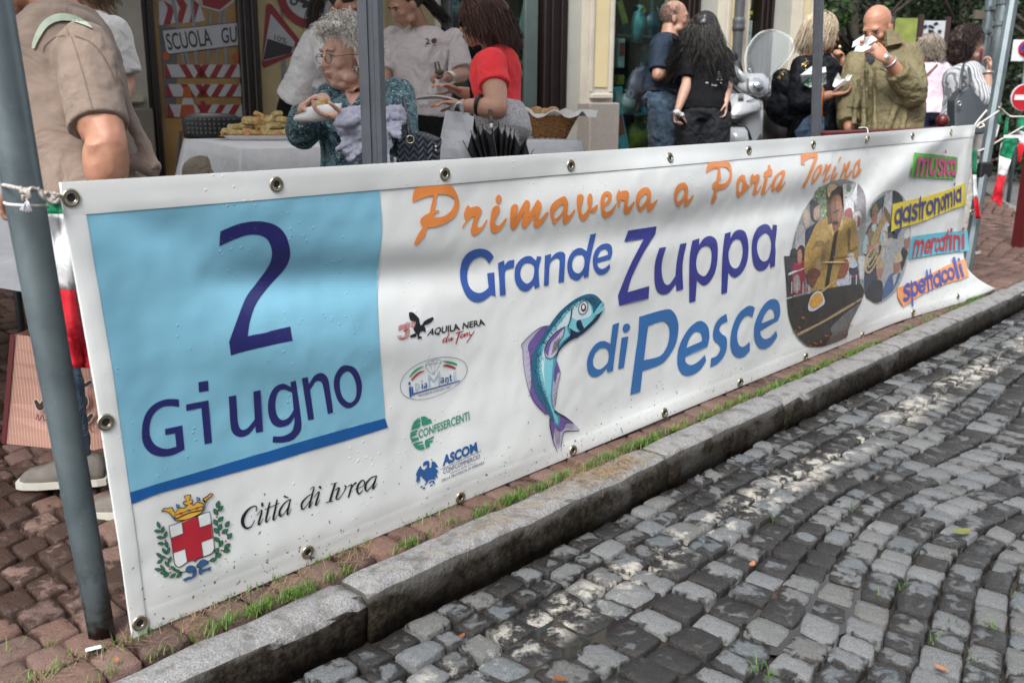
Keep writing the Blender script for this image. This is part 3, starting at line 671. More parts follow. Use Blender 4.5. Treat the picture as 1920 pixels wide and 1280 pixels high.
# hanging sign in the left window, stylised flowers and handwriting
hsn = thing('window_sign', FP(uof(995, -.2), -.2, 1.5), 'small white hand painted sign hanging in the left shop window', 'sign')
PD = -.22; f4 = lambda s: PX(s, 820, 0, 4.925)
M_sw = mat('sign_white', (.45, .50, .50), .5, .1, 40)
flat('sign_board', [f4('792,30 1012,20 1015,310 738,310')], pm(0), M_sw, hsn, grid=0)
flat('painted_arch', [f4('820,150 830,90 880,45 940,30 990,50 1005,90 1005,180 820,185')], pm(1), mat('paint_violet', (.16, .13, .25), .5, .3, 60), hsn, grid=0)
flat('painted_figure', [f4('885,70 930,60 945,120 915,190 890,160')], pm(2), mat('paint_blue', (.03, .14, .45), .5), hsn, grid=0)
flat('lettering', stroke([(980, 50, .9), (984, 44, .9), (986, 52, .9), (990, 47, .9), (993, 52, .9), (997, 46, .9), (1000, 50, .9), (1005, 45, .9), (1009, 50, .9), (1016, 45, .9), (1022, 47, .9)], n=4), pm(2), mat('paint_crimson', (.25, .03, .07), .5), hsn, grid=0, union=True)
# notices in the right window
nb = thing('window_notice', FP(uof(1400, .0), 0, 1.4), 'yellow black and pale notices pasted in the narrow right shop window', 'sign')
PD = -.125; f5 = lambda s: PX(s, 1280, 0, 6.4)
M_yel = mat('notice_yellow', (.42, .42, .03), .5); M_mint = mat('notice_mint', (.32, .42, .40), .5, .1)
flat('notice_back', [f5('735,0 890,0 860,240 715,240')], pm(0), M_black, nb, grid=0)
text('lettering', 'NU', [f5('740,110')[0], f5('820,110')[0], f5('830,5')[0], f5('748,5')[0]], pm(1), M_yel, nb, offset=.03)
flat('notice_stripe', [f5('725,135 840,135 838,178 722,178')], pm(1), M_yel, nb, grid=0); flat('notice_stripe', [f5('720,190 815,195 812,228 718,225')], pm(1), M_yel, nb, grid=0)
flat('notice_card', [f5('712,248 838,250 820,545 692,540')], pm(0), M_mint, nb, grid=0)
text('lettering', 'iram', [f5('702,415')[0], f5('810,415')[0], f5('812,370')[0], f5('705,365')[0]], pm(1), M_pk, nb, offset=.01)
flat('notice_red', [f5('695,550 785,550 765,745 680,740')], pm(0), mat('notice_red', (.25, .03, .03), .5, .3, 30), nb, grid=0)
flat('notice_card', [f5('700,600 735,600 730,640 696,640')], pm(1), M_mint, nb, grid=0); flat('notice_card', [f5('680,760 780,765 760,900 670,880')], pm(0), M_mint, nb, grid=0)
# drainpipe
u = uof(1376, .12); dp = thing('drainpipe', FP(u, .12, 0), 'grey drainpipe with a collar running down the house beside the scooter', 'drainpipe')
MB().tube([FP(u, .13, z) for z in (-.1, 1, 2, HT)], .052, 14).build('pipe', mat('grey_pipe', (.07, .075, .08), .5, .15), dp, True)
MB().lathe(FP(u, .13, zof(1376, 46, .13)), [(.054, -.06), (.066, -.05), (.066, -.02), (.060, 0), (.066, .02), (.062, .06), (.052, .07)], 14).build('pipe_collar', mat('grey_pipe', (0, 0, 0)), dp, True)

# house across the street, behind the photographer: closes the street and holds back the low sky
ob_h = thing('opposite_house', (-1, -9, 0), 'long ochre house across the street, behind the photographer', 'building')
dq = np.array([.6765, .7364, 0]); Mq = np.column_stack([dq, np.array([.7364, -.6765, 0]), ZU]); cq_ = np.array([7.5, -7.5, 3.9])
MB().box(cq_, (44, .5, 8.6), Mq).build('wall', mat('ochre_plaster', (.30, .24, .16), .9, .1, 2), ob_h); MB().box(cq_+[0, 0, 4.5], (45, 1.6, .4), Mq).build('roof', mat('roof_tile', (.16, .07, .05), .9), ob_h)
for i in range(12):
    for zz in (1.6, 4.6, 7.2): MB().box(cq_+dq*(i*3.4-18.7)-Mq[:, 1]*.26+ZU*(zz-3.9), (1.2, .06, 1.7), Mq).build('window', mat('dark_window', (.03, .035, .04), .15), ob_h)
# ================================================================ trees and things beyond the house
M_bark = mat('bark', (.05, .04, .03), .9, .3, 20, .8, 60)
def leafm(name, a, b):
    if name in MC: return MC[name]
    t = NT(name); g = t.n('NewGeometry').outputs['Random Per Island']; MC[name] = t.out(t.mix(g, a, b), .55); return MC[name]
L1 = leafm('dark_foliage', (.004, .010, .003), (.020, .044, .008)); L2 = leafm('mid_foliage', (.006, .018, .003), (.040, .095, .012)); L3 = leafm('deep_foliage', (.002, .005, .003), (.007, .013, .006))
def tree(x, y, h, r, m, label, nl=5200, low=.3, ls=.07):
    z0 = -.1; o = thing('tree', (x, y, z0), label, 'tree', 'trees and shrubs beyond the house')
    mb = MB(); mb.tube([np.array([x, y, z0]), np.array([x+.1, y, z0+h*.35]), np.array([x-.05, y+.1, z0+h*.8])], [r*.09, r*.06, r*.02], 8)
    for k in range(7):
        a = random.uniform(0, 6.28); s = np.array([x+.08, y, z0+h*random.uniform(.2, .5)]); e = s+np.array([math.cos(a)*r*.7, math.sin(a)*r*.7, h*.25]); mb.tube([s, (s+e)/2+[0, 0, .1], e], [r*.03, r*.02, r*.008], 5)
    mb.build('trunk', M_bark, o, True)
    cl = []
    for k in range(34):
        a = random.uniform(0, 6.28); zz = random.uniform(low, 1); rr = r*math.sqrt(max(.1, 1-((zz-.55)/.55)**2))*random.uniform(.3, 1); cl.append((x+math.cos(a)*rr, y+math.sin(a)*rr, z0+h*zz, r*random.uniform(.18, .36)))
    C_ = np.array(cl)[rng.integers(0, len(cl), nl)]; D = rng.normal(size=(nl, 3)); D /= np.linalg.norm(D, axis=1)[:, None]
    P = C_[:, :3]+D*(C_[:, 3]*rng.uniform(.55, 1.05, nl))[:, None]; A = rng.normal(size=(nl, 3))*.5+D; A /= np.linalg.norm(A, axis=1)[:, None]
    T = np.cross(A, rng.normal(size=(nl, 3))); T /= np.linalg.norm(T, axis=1)[:, None]; Bv = np.cross(A, T); s = ls*rng.uniform(.6, 1.4, nl)[:, None]
    V = np.stack([P-T*s, P+Bv*s*.5, P+T*s, P-Bv*s*.5], 1).reshape(-1, 3); Fq = np.arange(nl*4).reshape(-1, 4)
    obj('crown', V, Fq.tolist(), m, o)
def at(px, py, w_): p = W(px, py, w_); return p[0], p[1]
for px, w_, h, r, m, lb, low in [(1500, 17, 5.5, 2.0, L3, 'very dark tree just right of the house corner', .02), (1590, 15.5, 4.2, 1.5, L2, 'bright green tree behind the blonde woman and the bald man', .02), (1690, 18, 5., 2.1, L1, 'dark green tree behind the bald man with the khaki jacket', .02),
        (1790, 17, 5., 1.9, L1, 'dark green tree behind the curly haired woman', .05), (1895, 18, 5.5, 2.1, L2, 'mid green tree behind the no entry sign', .04), (1990, 15, 4.5, 1.7, L1, 'dark tree at the right edge of the view', .02),
        (1640, 24, 7, 3.2, L3, 'deep dark tree in the second row behind the notice board', .02), (1760, 25, 7, 3.2, L3, 'deep dark tree in the second row behind the signposts', .02), (1880, 25, 7, 3.2, L3, 'deep dark tree in the second row at far right', .02), (1620, 32, 11, 5., L3, 'tall dark background tree behind the bald man', .02), (1800, 32, 11, 5., L3, 'tall dark background tree behind the leaning pole', .02), (1500, 30, 11, 4.5, L3, 'tall dark background tree at the house corner', .02), (1930, 30, 11, 5, L3, 'tall dark background tree behind the no entry sign', .02), (1540, 24, 7, 3., L3, 'deep dark tree in the second row near the house corner', .02), (2010, 24, 7, 3.2, L3, 'deep dark tree beyond the right edge', .02)]:
    x, y = at(px, 160, w_); tree(x, y, h, r, m, lb, 11000 if m is not L3 else 7000, low, .045 if w_ < 20 else .1)
# lawn strip behind the road
x, y = at(1600, 160, 13.5)
obj('lawn', [(-20, 17, -.12), (60, 19, -.12), (60, 80, -.12), (-20, 80, -.12)], [(0, 1, 2, 3)], mat('lawn', (.03, .07, .012), .9, .4, 5, .6, 60), kind='structure')
# boards and signs
M_wood = mat('board_wood', (.03, .012, .010), .7); M_galv = None
t = NT('galvanised_steel'); n = t.noise(5, 5, dist=.5); n2 = t.noise(90, 3); c = t.mix(t.ramp(n, .35, .65), (.115, .15, .165), (.20, .235, .25)); c = t.mix(t.ramp(n2, .62, .72, 0, .35), c, (.07, .075, .07))
t.bump(n2, .2, .002); M_galv = t.out(c, t.ramp(n, .3, .7, .38, .55), Metallic=.55)
def board(px, py0, py1, wpx, w_, m, frame, label, th=.04):
    a = W(px-wpx/2, py0, w_); b = W(px+wpx/2, py1, w_); c = (a+b)/2; o = thing('notice_board', (c[0], c[1], 0), label, 'sign')
    MB().box(c, (abs(b[0]-a[0]), th, abs(a[2]-b[2]))).build('panel', m, o)
    for x in (a[0]-.03, b[0]+.03): MB().box((x, c[1], (a[2]-.05)/2), (.06, .06, a[2]+.15)).build('post', frame, o)
    return o, c
board(1697, 35, 96, 44, 13, mat('board_olive', (.20, .24, .05), .7, .3, 6), M_wood, 'yellow green notice board on dark posts among the trees')
o, c = board(1747, 40, 130, 40, 12.5, mat('board_white', (.42, .45, .48), .6, .1), M_wood, 'white notice board with black drawing above the grey haired woman')
bm = plane_map(c-np.array([0, .03, 0]), (0, -1, 0), .0)
for _ in range(16):
    x = random.uniform(1733, 1762); y = random.uniform(45, 78); flat('print', [[(x+random.uniform(2, 6)*math.cos(k), y+random.uniform(1.5, 5)*math.sin(k)) for k in range(6)]], plane_map(c-np.array([0, .025+.001*_, 0]), (0, -1, 0)), M_pk, o, grid=0)
def signpost(pts, r, label, clamps=()):
    o = thing('signpost', (pts[0][0], pts[0][1], 0), label, 'pole'); MB().tube(pts, r, 12).build('post', M_galv, o, True)
    for z in clamps:
        k = (z-pts[0][2])/(pts[-1][2]-pts[0][2]); p = np.array(pts[0])+(np.array(pts[-1])-np.array(pts[0]))*k
        MB().lathe(p, [(r*1.25, -.02), (r*1.25, .02)], 12).box(p-[0, r*1.3, 0], (.04, .03, .03)).build('clamp', M_galv, o)
    return o
p = W(1843, 120, 9.5); signpost([(p[0], p[1], 0), (p[0], p[1], 3.5)], .045, 'left grey signpost behind the curly haired woman, with clamps', (W(1843, 18, 9.5)[2], W(1843, 60, 9.5)[2]))
p = W(1876, 120, 8.9); signpost([(p[0]-.12, p[1], 0), (p[0]+.03, p[1], 3.5)], .05, 'right grey signpost close behind the leaning pole, with clamps', (W(1876, 6, 8.9)[2], W(1876, 45, 8.9)[2]))
a, b = W(1836, 34, 9.4), W(1872, 22, 9.4); MB().box((a+b)/2, (abs(b[0]-a[0])+.1, .05, .08)).build('sign_bracket', mat('weathered_bracket', (.10, .09, .07), .8), label='dark weathered bracket between the two grey signposts', cat='bracket')
M_sr = mat('sign_red', (.42, .012, .02), .4); M_sw2 = mat('sign_white_enamel', (.62, .64, .66), .4, .05); M_sb = mat('sign_blue', (.02, .05, .25), .4)
p = W(1920, 183, 11.5); o = thing('no_entry_sign', (p[0], p[1], 0), 'round red no entry sign on a thin post at the right edge', 'sign')
Mx = np.array([[1, 0, 0], [0, 0, -1], [0, 1, 0.]])
MB().lathe(p, [(.155, -.01), (.155, .01)], 28, Mx).build('rim', M_sw2, o); MB().lathe(p-[0, .008, 0], [(.146, -.01), (.146, .01)], 28, Mx).build('disc', M_sr, o); MB().box(p-[0, .022, 0], (.24, .01, .058)).build('bar', M_sw2, o)
MB().tube([(p[0], p[1]+.05, -.1), (p[0], p[1]+.05, 2.3)], .024, 10).build('post', M_galv, o, True)
p = W(1922, 95, 11.5); MB(); o2 = thing('no_parking_sign', (p[0], p[1], 1.5), 'small white no parking plate above the no entry sign', 'sign')
MB().box(p, (.30, .012, .24)).build('plate', M_sw2, o2); q2 = p-[0, .012, 0]+[.0, 0, .02]
MB().lathe(q2, [(.09, -.004), (.09, .004)], 20, Mx).build('red_ring', M_sr, o2); MB().lathe(q2-[0, .006, 0], [(.068, -.004), (.068, .004)], 20, Mx).build('blue_disc', M_sb, o2)
MB().box(q2-[0, .014, 0], (.15, .004, .02), basis((1, 0, 1), (0, -1, 0))@np.array([[1, 0, 0], [0, 0, 1], [0, -1, 0.]])).build('red_bar', M_sr, o2)
# ================================================================ the banner
AV = B0+ZU*0
def smax(t): return 5.33+.47*max(0, (.22-t)/.22)**1.6+.02*max(0, .45-t)
def smin(t): return -.055*min(1, max(0, t))
def sst(x, a, b): k = min(1, max(0, (x-a)/(b-a))); return k*k*(3-2*k)
def disp(s, t):
    """soft folds of the hanging cloth, metres towards the street"""
    edge = sst(t, 0, .1)*sst(1.045-t, 0, .09)
    # creases fanning out of the tied upper left corner
    dx, dy = s+.05, 1.03-t; an = math.atan2(dy, dx+1e-6); r = math.hypot(dx, dy)
    d = .011*math.sin(an*9.5+.6)*sst(r, .05, .4)*math.exp(-r/.7)
    d += -.020*math.exp(-((dy-.20-.10*dx)/.055)**2)*sst(dx, .12, .5)*(1-sst(dx, .9, 1.5))
    d += .013*math.exp(-((dy-.33-.16*dx)/.09)**2)*sst(dx, .1, .4)*(1-sst(dx, .8, 1.4))
    # long horizontal roll under the orange lettering
    d += .012*math.exp(-((t-.885)/.075)**2)*sst(s, 1.0, 1.6)*(1-sst(s, 3.2, 4.2))
    d += -.009*math.exp(-((t-.75)/.06)**2)*sst(s, .9, 1.5)*(1-sst(s, 3.4, 4.4))
    d += .010*math.sin(s*2.1+t*3.1)+.005*math.sin(s*5.3-t*4.2+1)*sst(s, .3, 1)
    # fold from the right end towards the centre, and pulled right edge
    d += .02*math.exp(-((t-.50-.35*(s-3.3))/.09)**2)*sst(s, 2.9, 3.5)*(1-sst(s, 4.6, 5.3))
    d += .010*math.sin((s-5.1)*20)*sst(s, 5.1, 5.3)*sst(t, .2, .6)
    d += .003*noise.noise(Vector((s*6, t*6, 2.)))+.0012*noise.noise(Vector((s*19, t*19, 7.)))
    return d*edge + .10*sst(s, 4.3, 5.6)*(1-sst(t, 0, .45)) + .006
def BS(s, t, off=0.): return B0+DK*s+ZU*(t+.004)+NK*(disp(s, t)+off)
def banner_map(off):
    def f(P):
        out = []
        for x, y in P:
            d = ray(x, y); k = 0.; h = 0.
            for _ in range(5):
                q = C0+d*(((B0+NK*h-C0)@NK)/(d@NK)); s = (q-B0)@DK; t = q[2]-.004; h = disp(s, t)+off
            out.append(q)
        return np.array(out)
    return f
LAY = lambda k: banner_map(.0012+.0004*k)
def pvc(name, col, gloss=.36, spots=True):
    t = NT(name); n = t.noise(3.5, 4); c = t.mix(t.ramp(n, .3, .7), tuple(x*.94 for x in col), col)
    if spots:
        s1 = t.noise(70, 3, .5); geo = t.n('NewGeometry'); z = t.n('SeparateXYZ', {0: geo.outputs['Position']}).outputs[2]
        th = t.ramp(z, .02, .42, .655, .80); dirt = t.math('MULTIPLY', t.ramp(t.math('SUBTRACT', s1, th), 0, .02), .85)
        c = t.mix(dirt, c, (.05, .04, .03)); smear = t.math('MULTIPLY', t.ramp(t.noise(5, 6, .7, dist=1.5), .55, .8, 0, .28), t.ramp(z, 0, .8, 1, .35)); c = t.mix(smear, c, tuple(x*.62 for x in col))
    # rain drops
    v = t.n('TexVoronoi', {'Vector': t.n('TexCoord').outputs['Object'], 'Scale': 62.}, feature='F1'); dr = t.ramp(v.outputs[0], .12, .24, 1, 0)
    msk = t.ramp(t.noise(7, 3), .52, .66); msk2 = t.math('GREATER_THAN', t.n('SeparateColor', {0: v.outputs['Color']}).outputs[0], .55)
    dr = t.math('MULTIPLY', t.math('MULTIPLY', dr, msk), msk2)
    t.bump(t.math('ADD', t.math('MULTIPLY', dr, 1.2), t.math('ADD', t.math('MULTIPLY', t.noise(9, 5, .6), .5), t.math('MULTIPLY', t.noise(420, 2), .06))), .35, .006)
    return t.out(c, t.mix(dr, (gloss,)*3, (.08,)*3), Specular_IOR_Level=.5)
P_white = pvc('banner_pvc', (.76, .785, .78))
bn = thing('banner', B0, 'long white PVC banner for a fish soup feast on 2 Giugno, tied between two poles', 'banner')
NS, NT_ = 380, 72; V = []; NUV = []
tt = np.linspace(0, 1.045, NT_)
for i in range(NS):
    for t_ in tt:
        a = i/(NS-1); s = smin(t_)+(smax(t_)-smin(t_))*a; tp = t_*(1.052-.006*a)/1.045-.004*math.sin(a*math.pi)*(t_/1.045)*2
        V.append(BS(s, tp))
Fq = [(i*NT_+j, (i+1)*NT_+j, (i+1)*NT_+j+1, i*NT_+j+1) for i in range(NS-1) for j in range(NT_-1)]
ob = obj('cloth', V, Fq, P_white, bn, True); md = ob.modifiers.new('s', 'SOLIDIFY'); md.thickness = .0009; md.offset = -1
def topz(s): a = (s+.055)/5.39; return 1.052-.006*a-.008*math.sin(a*math.pi)
# doubled hems: upper strip, left strip, lower strip
def strip(name, fs, n, m, ext=.0016, mod=True):
    V = []; k = 7
    for i in range(n):
        for j in range(k): s, t_ = fs(i/(n-1), j/(k-1)); V.append(BS(s, t_, ext+(.0008 if 0 < j < k-1 else 0)))
    return obj(name, V, [(i*k+j, (i+1)*k+j, (i+1)*k+j+1, i*k+j+1) for i in range(n-1) for j in range(k-1)], m, bn, True)
P_hem = pvc('banner_hem', (.74, .765, .76), .4)
strip('hem', lambda a, b: (-.053+5.38*a, topz(-.053+5.38*a)-.068*(1-b)), 260, P_hem, .0030)
strip('hem', lambda a, b: (smin(.98*a)+.002+(.036+.008*a)*b, .0+.984*a), 60, P_hem, .0024)
strip('hem', lambda a, b: (.045+5.23*a, .001+.058*b), 240, P_hem, .0013)
# blue field and its darker foot line
def sky(name, col, **k): return pvc(name, col, .33, **k)
P_sky = sky('print_sky_blue', (.21, .48, .63)); P_band = sky('print_deep_blue', (.010, .10, .33)); P_navy = sky('print_navy', (.020, .022, .13), spots=False)
fld = [(157, 383)]+[(157+(549)*k/12, 383-38*k/12-1.2*math.sin(k/12*3.14)) for k in range(1, 12)]+[(706, 345), (713, 380), (716.5, 420), (714, 460), (709.5, 500), (708, 550), (710, 610), (714, 680), (719, 740), (722, 784)]
low = [(722, 784), (650, 803), (580, 823), (512, 843), (440, 864), (370, 885), (300, 905), (262, 917), (232, 926)]
flat('blue_field', [cr(fld, 2).tolist()[:-1]+cr(low, 3).tolist()+[(224, 870), (205, 745), (186, 610), (170, 490)]], LAY(1), P_sky, bn, 6)
flat('blue_band', [cr(low, 3).tolist()+[(235.5, 948.5)]+cr([(264, 938), (300, 924), (370, 905), (440, 885.5), (512, 866), (580, 845), (650, 825), (727.5, 801)], 3).tolist()], LAY(2), P_band, bn, 9)
def words(name, crop, shapes, m, lay=3, grid=9):
    for s in shapes: flat(name, [outline(c, *crop) for c in s.split('/')], LAY(lay), m, bn, grid)
words('numeral', (260, 400, 4.572), ['700,155! 860,90 1020,68 1160,95 1250,170 1295,300 1290,400 1240,490 1120,620 1010,770 955,920 935,1052! 1300,968! 1320,1090! 790,1217! 775,1100! 830,950 915,730 1000,610 1090,490 1135,400 1140,310 1095,215 1000,182 880,200 692,280!'], P_navy)
words('letter', (260, 660, 4.3636), ['328,385! 220,385 120,430 55,510 28,620 35,740 90,820 180,852 280,840 375,795! 357,598! 215,627! 218,678! 298,662! 308,772! 220,790 140,760 95,690 90,600 120,510 190,450 260,440 332,447!',
 '488,245! 568,232! 573,315! 493,328!', '387,428! 570,393! 600,740! 540,753! 513,455! 390,480!',
 '737,362! 797,352! 805,470 812,575 840,632 890,620 950,548! 938,322! 997,310! 1017,648! 960,660! 955,605! 900,670 830,693 770,660 750,580',
 '1285,232! 1310,400 1330,560 1325,640 1270,710 1190,738 1095,738! 1100,687! 1180,685 1250,650 1272,590 1275,528! 1230,590 1150,613 1090,580 1060,490 1065,380 1110,290 1180,257 1245,285! 1243,243! / 1255,330! 1190,305 1140,330 1118,420 1130,510 1170,553 1225,535 1268,472!',
 '1335,213! 1383,203! 1393,262! 1440,190 1500,170 1545,210 1565,300 1592,492! 1548,507! 1515,310 1495,245 1450,240 1402,310! 1435,545! 1387,557!',
 '1700,107 1770,130 1815,210 1826,300 1800,400 1720,458 1640,410 1600,300 1605,200 1650,125 / 1700,157 1745,180 1778,260 1780,350 1755,400 1715,410 1665,360 1645,270 1655,200'], P_navy)
P_b1 = sky('print_royal_blue', (.045, .11, .38), spots=False); P_b2 = sky('print_violet_blue', (.045, .05, .27), spots=False); P_b3 = sky('print_steel_blue', (.04, .16, .42)); P_or = sky('print_orange', (.80, .27, .07), spots=False)
words('letter', (850, 420, 6), ['455,372! 400,447! 365,390 300,370 220,410 170,490 155,580 170,680 220,750 290,775 350,755 397,712! 380,553! 460,543! 475,810! 425,795! 340,860 250,875 160,820 95,690 75,560 95,430 160,330 260,282 350,283 420,320',
 '503,440! 570,410! 577,462! 620,415 687,402! 680,490! 620,505 585,530 580,600 588,795! 525,808!',
 '940,362! 993,368! 965,470 960,560 970,705! 918,725! 905,678! 860,735 800,755 730,710 692,620 695,500 735,420 800,370 870,362 930,412! / 845,435 900,460 910,530 890,620 830,670 775,630 753,560 765,490 800,445',
 '1030,355! 1100,335! 1098,385! 1150,330 1210,310 1255,335 1258,400 1243,650! 1183,660! 1195,450 1190,395 1150,385 1095,430 1080,500 1072,685! 1018,695!',
 '1543,120! 1607,105! 1540,400 1520,590! 1470,605! 1465,565! 1420,620 1370,630 1310,590 1283,500 1295,390 1350,300 1430,268 1500,305! / 1400,345 1455,350 1475,400 1470,480 1430,545 1390,553 1350,520 1335,450 1355,380',
 '1758,445! 1765,490! 1720,550 1650,570 1590,520 1568,420 1590,310 1650,240 1730,218 1780,250 1788,330 1765,395! 1620,435! 1630,480 1670,505 1720,485 / 1620,383! 1650,310 1700,280 1735,300 1740,345!'], P_b1)
words('letter', (1140, 400, 5.647), ['215,182! 515,137! 500,220! 370,430 250,680 207,835! 438,768! 430,900! 120,977! 105,870! 180,680 260,500 380,268! 172,302!',
 '545,365! 617,355! 575,500 570,640 600,740 650,750 715,660! 730,500 765,325! 833,312! 790,540 797,803! 725,822! 718,745! 650,835 575,858 515,810 492,690 500,520',
 '893,290! 968,263! 965,335! 1020,260 1090,240 1150,290 1163,420 1140,600 1080,720 1010,762 942,705! 925,930! 860,945! 863,500 / 1040,345 1080,360 1097,430 1085,560 1040,650 1000,662 950,620 933,530 950,430 990,365',
 '1238,215! 1300,195! 1295,268! 1340,195 1400,172 1460,210 1488,350 1475,500 1430,610 1360,675 1310,665 1275,622! 1260,838! 1200,853! 1212,450 / 1370,272 1405,290 1425,360 1420,460 1385,560 1340,583 1295,540 1275,440 1295,350 1330,290',
 '1748,118! 1790,125! 1768,558! 1718,575! 1715,515! 1670,590 1600,607 1545,550 1522,420 1530,280 1580,160 1650,115 1700,125 1735,180! / 1660,210 1705,230 1727,310 1720,410 1690,490 1640,508 1600,460 1578,370 1595,270'], P_b2)
words('letter', (1090, 550, 4.923), ['290,288! 350,268! 310,560 292,712! 240,728! 235,690! 180,750 120,770 70,740 52,640 80,540 140,460 210,438 268,465! / 215,502 245,520 253,580 240,640 190,690 150,698 115,670 108,610 130,550 170,510',
 '372,408! 435,395! 393,685! 340,697!', '430,278 450,300 445,335 410,360 385,345 383,315 400,285',
 '535,215! 780,147 850,170 890,250 895,350 870,470 800,590 720,660 565,715! 545,905! 452,935! 475,750 500,560 525,380 / 617,300! 740,257 790,275 812,330 810,420 780,510 720,580 577,615! 600,430',
 '1140,568! 1153,620! 1100,700 1020,752 950,755 900,700 885,600 910,470 980,340 1060,265 1120,257 1170,310 1183,400 1165,490! 958,585! 965,635 1010,660 1070,635 / 970,503! 1000,410 1050,355 1095,360 1113,400 1112,440!',
 '1340,187! 1350,258! 1290,290 1275,340 1300,375 1340,410 1343,500 1310,590 1250,655 1190,680! 1198,597! 1250,575 1282,520 1275,480 1225,430 1215,370 1235,290 1280,225',
 '1603,133! 1580,220! 1530,205 1480,250 1445,340 1440,420 1460,480 1500,490 1555,445! 1555,530! 1500,585 1440,592 1390,540 1375,440 1395,310 1450,190 1530,120 1580,118',
 '1800,342! 1810,395! 1760,470 1690,513 1630,490 1597,410 1600,290 1650,160 1720,70 1790,52 1830,100 1835,190 1815,250! 1650,350! 1665,400 1700,420 1750,400 / 1662,278! 1690,200 1735,145 1770,150 1783,200 1780,228!'], P_b3)
words('letter', (760, 320, 6.4), ['95,380! 84,350 110,235 200,175 350,150 470,152 570,200 630,310 645,420 610,530 520,610 400,665 270,685! 235,750! 245,765! 160,870 125,888 108,870 140,790 210,675! 180,620 200,560 290,505! 340,300! 250,315 170,345 / 385,283! 500,290 580,330 588,400 540,490 450,550 335,557! 345,525! 405,490 408,478 380,475 350,485!',
 '685,700! 690,660 735,590! 708,565 705,520 725,450 755,415 778,445! 870,428 915,470 915,500 865,620 875,680 920,665 975,585 980,610 930,700 860,765 810,775 785,730 800,650 835,545! 770,575!',
 '1120,288 1155,320 1145,370 1120,395 1090,370 1085,325', '1090,418 1130,435 1130,490 1080,590 1080,640 1130,655 1205,570 1213,600 1160,690 1090,745 1040,740 1018,680 1020,580 1045,460',
 '1320,400 1350,420 1348,470 1315,585! 1420,385 1455,352 1490,375 1493,430 1480,530! 1570,370 1590,350 1633,400 1625,480 1600,560 1620,580 1700,495 1713,525 1640,640 1570,685 1540,660 1540,600 1555,530! 1460,670 1415,693 1395,665 1400,590 1430,485! 1350,650 1300,710 1265,680 1258,600 1262,470 1285,415'], P_or)
words('letter', (1040, 290, 6.4), ['108,500 140,525 160,580 152,700 165,730 190,715 235,658 243,685 180,790 125,838 98,810 108,700! 60,775 -5,832 -35,790 -57,672 -35,600 20,545 / 105,588! 100,660 50,740 5,770 -10,740 5,680 50,625',
 '310,473 343,490 345,530 320,640 325,700 350,715 400,640 390,560 400,490 425,467 450,490 452,560 440,640 450,650 505,600 515,630 480,690 450,695 430,680! 380,770 335,795 300,760 275,660 265,560 275,490',
 '620,438 670,455 685,500 660,580 600,630 610,680 640,685 690,650 738,582 742,605 690,710 620,762 580,735 555,650 548,560 570,480 / 625,487 642,500 635,540 600,582 595,550 605,510',
 '755,640! 762,590 742,520 740,490 770,418 783,445! 860,430 893,470 885,530 875,600 890,630 950,562 955,590 905,690 860,718 832,690 830,640 838,555! 795,540! 785,590 765,635',
 '1105,390 1140,415 1158,470 1150,560 1165,590 1225,540 1228,565 1180,650 1130,690 1112,665 1113,600! 1070,660 1030,688 995,640 975,560 990,470 1040,410 / 1105,463! 1105,530 1060,600 1025,630 1015,590 1030,530 1070,485',
 '1545,333 1580,355 1603,410 1595,510 1610,540 1660,482 1665,505 1620,590 1570,628 1555,600 1560,530! 1520,600 1480,623 1445,570 1435,490 1450,410 1490,355 / 1558,405! 1555,470 1510,545 1478,560 1470,530 1485,460 1520,420'], P_or)
words('letter', (1320, 260, 6), ['30,385! 22,365 50,280 110,240 200,230 260,240 300,300 318,390 305,470 250,550 150,585! 135,600! 145,650 130,690 100,738 85,735 85,700 120,580! 95,540 100,505 138,475! 158,330! 90,345 / 182,318! 250,325 285,370 280,440 240,500 170,512! 165,470! 192,460!',
 '420,410 460,415 465,450! 480,500 500,520 515,545 450,610 390,662 370,640 365,560 370,470 / 430,462! 432,530 420,590 400,605 390,560 400,500',
 '510,580! 525,545 525,500! 525,430 550,395 560,420! 610,400 628,440 600,520 590,580 610,590 635,530 642,545 610,610 560,637 548,620 560,560 575,490! 545,510',
 '720,345! 720,305 737,290 748,310 750,340! 770,345! 765,420! 725,425! 700,520 690,590 705,595 750,510 752,530 700,610 655,632 640,615 655,550 690,425! 672,428! 675,380!',
 '880,355 910,365 912,400 875,500 870,540 915,480 915,500 870,570 825,600 820,560! 780,595 760,585 765,500 800,420 / 880,390 860,460 810,545 795,550 800,490 840,420',
 '1093,293! 1095,180 1140,140 1210,125 1260,135 1278,190 1265,260 1150,520 1125,550 1108,550 1110,530 1160,430 1245,210! 1180,225 1120,265! 1140,292!',
 '1310,290 1332,300 1325,370 1290,430 1225,515 1212,490 1225,410 1270,320 / 1305,320 1290,370 1245,455 1235,450 1250,390 1280,340',
 '1320,430! 1350,360 1370,290 1385,285 1390,310! 1430,280 1430,310 1385,400 1375,450 1420,400 1420,420 1380,470 1350,492 1343,470 1390,340! 1345,400',
 '1460,330 1475,300 1490,340 1460,400 1450,440 1500,380 1503,400 1455,475 1430,480 1425,450', '1500,280! 1525,215 1542,203 1540,225 1515,265',
 '1530,440 1560,350 1575,280 1590,275 1590,310 1570,370! 1620,270 1645,250 1640,300 1605,390 1610,420 1660,350 1660,380 1600,465 1580,460 1580,430 1600,340! 1560,410 1540,460 1525,460',
 '1745,235 1760,245 1755,330 1772,345 1750,400 1690,445 1675,430 1675,360 1700,280 / 1735,285 1735,330 1710,400 1690,410 1695,360 1715,300'], P_or)
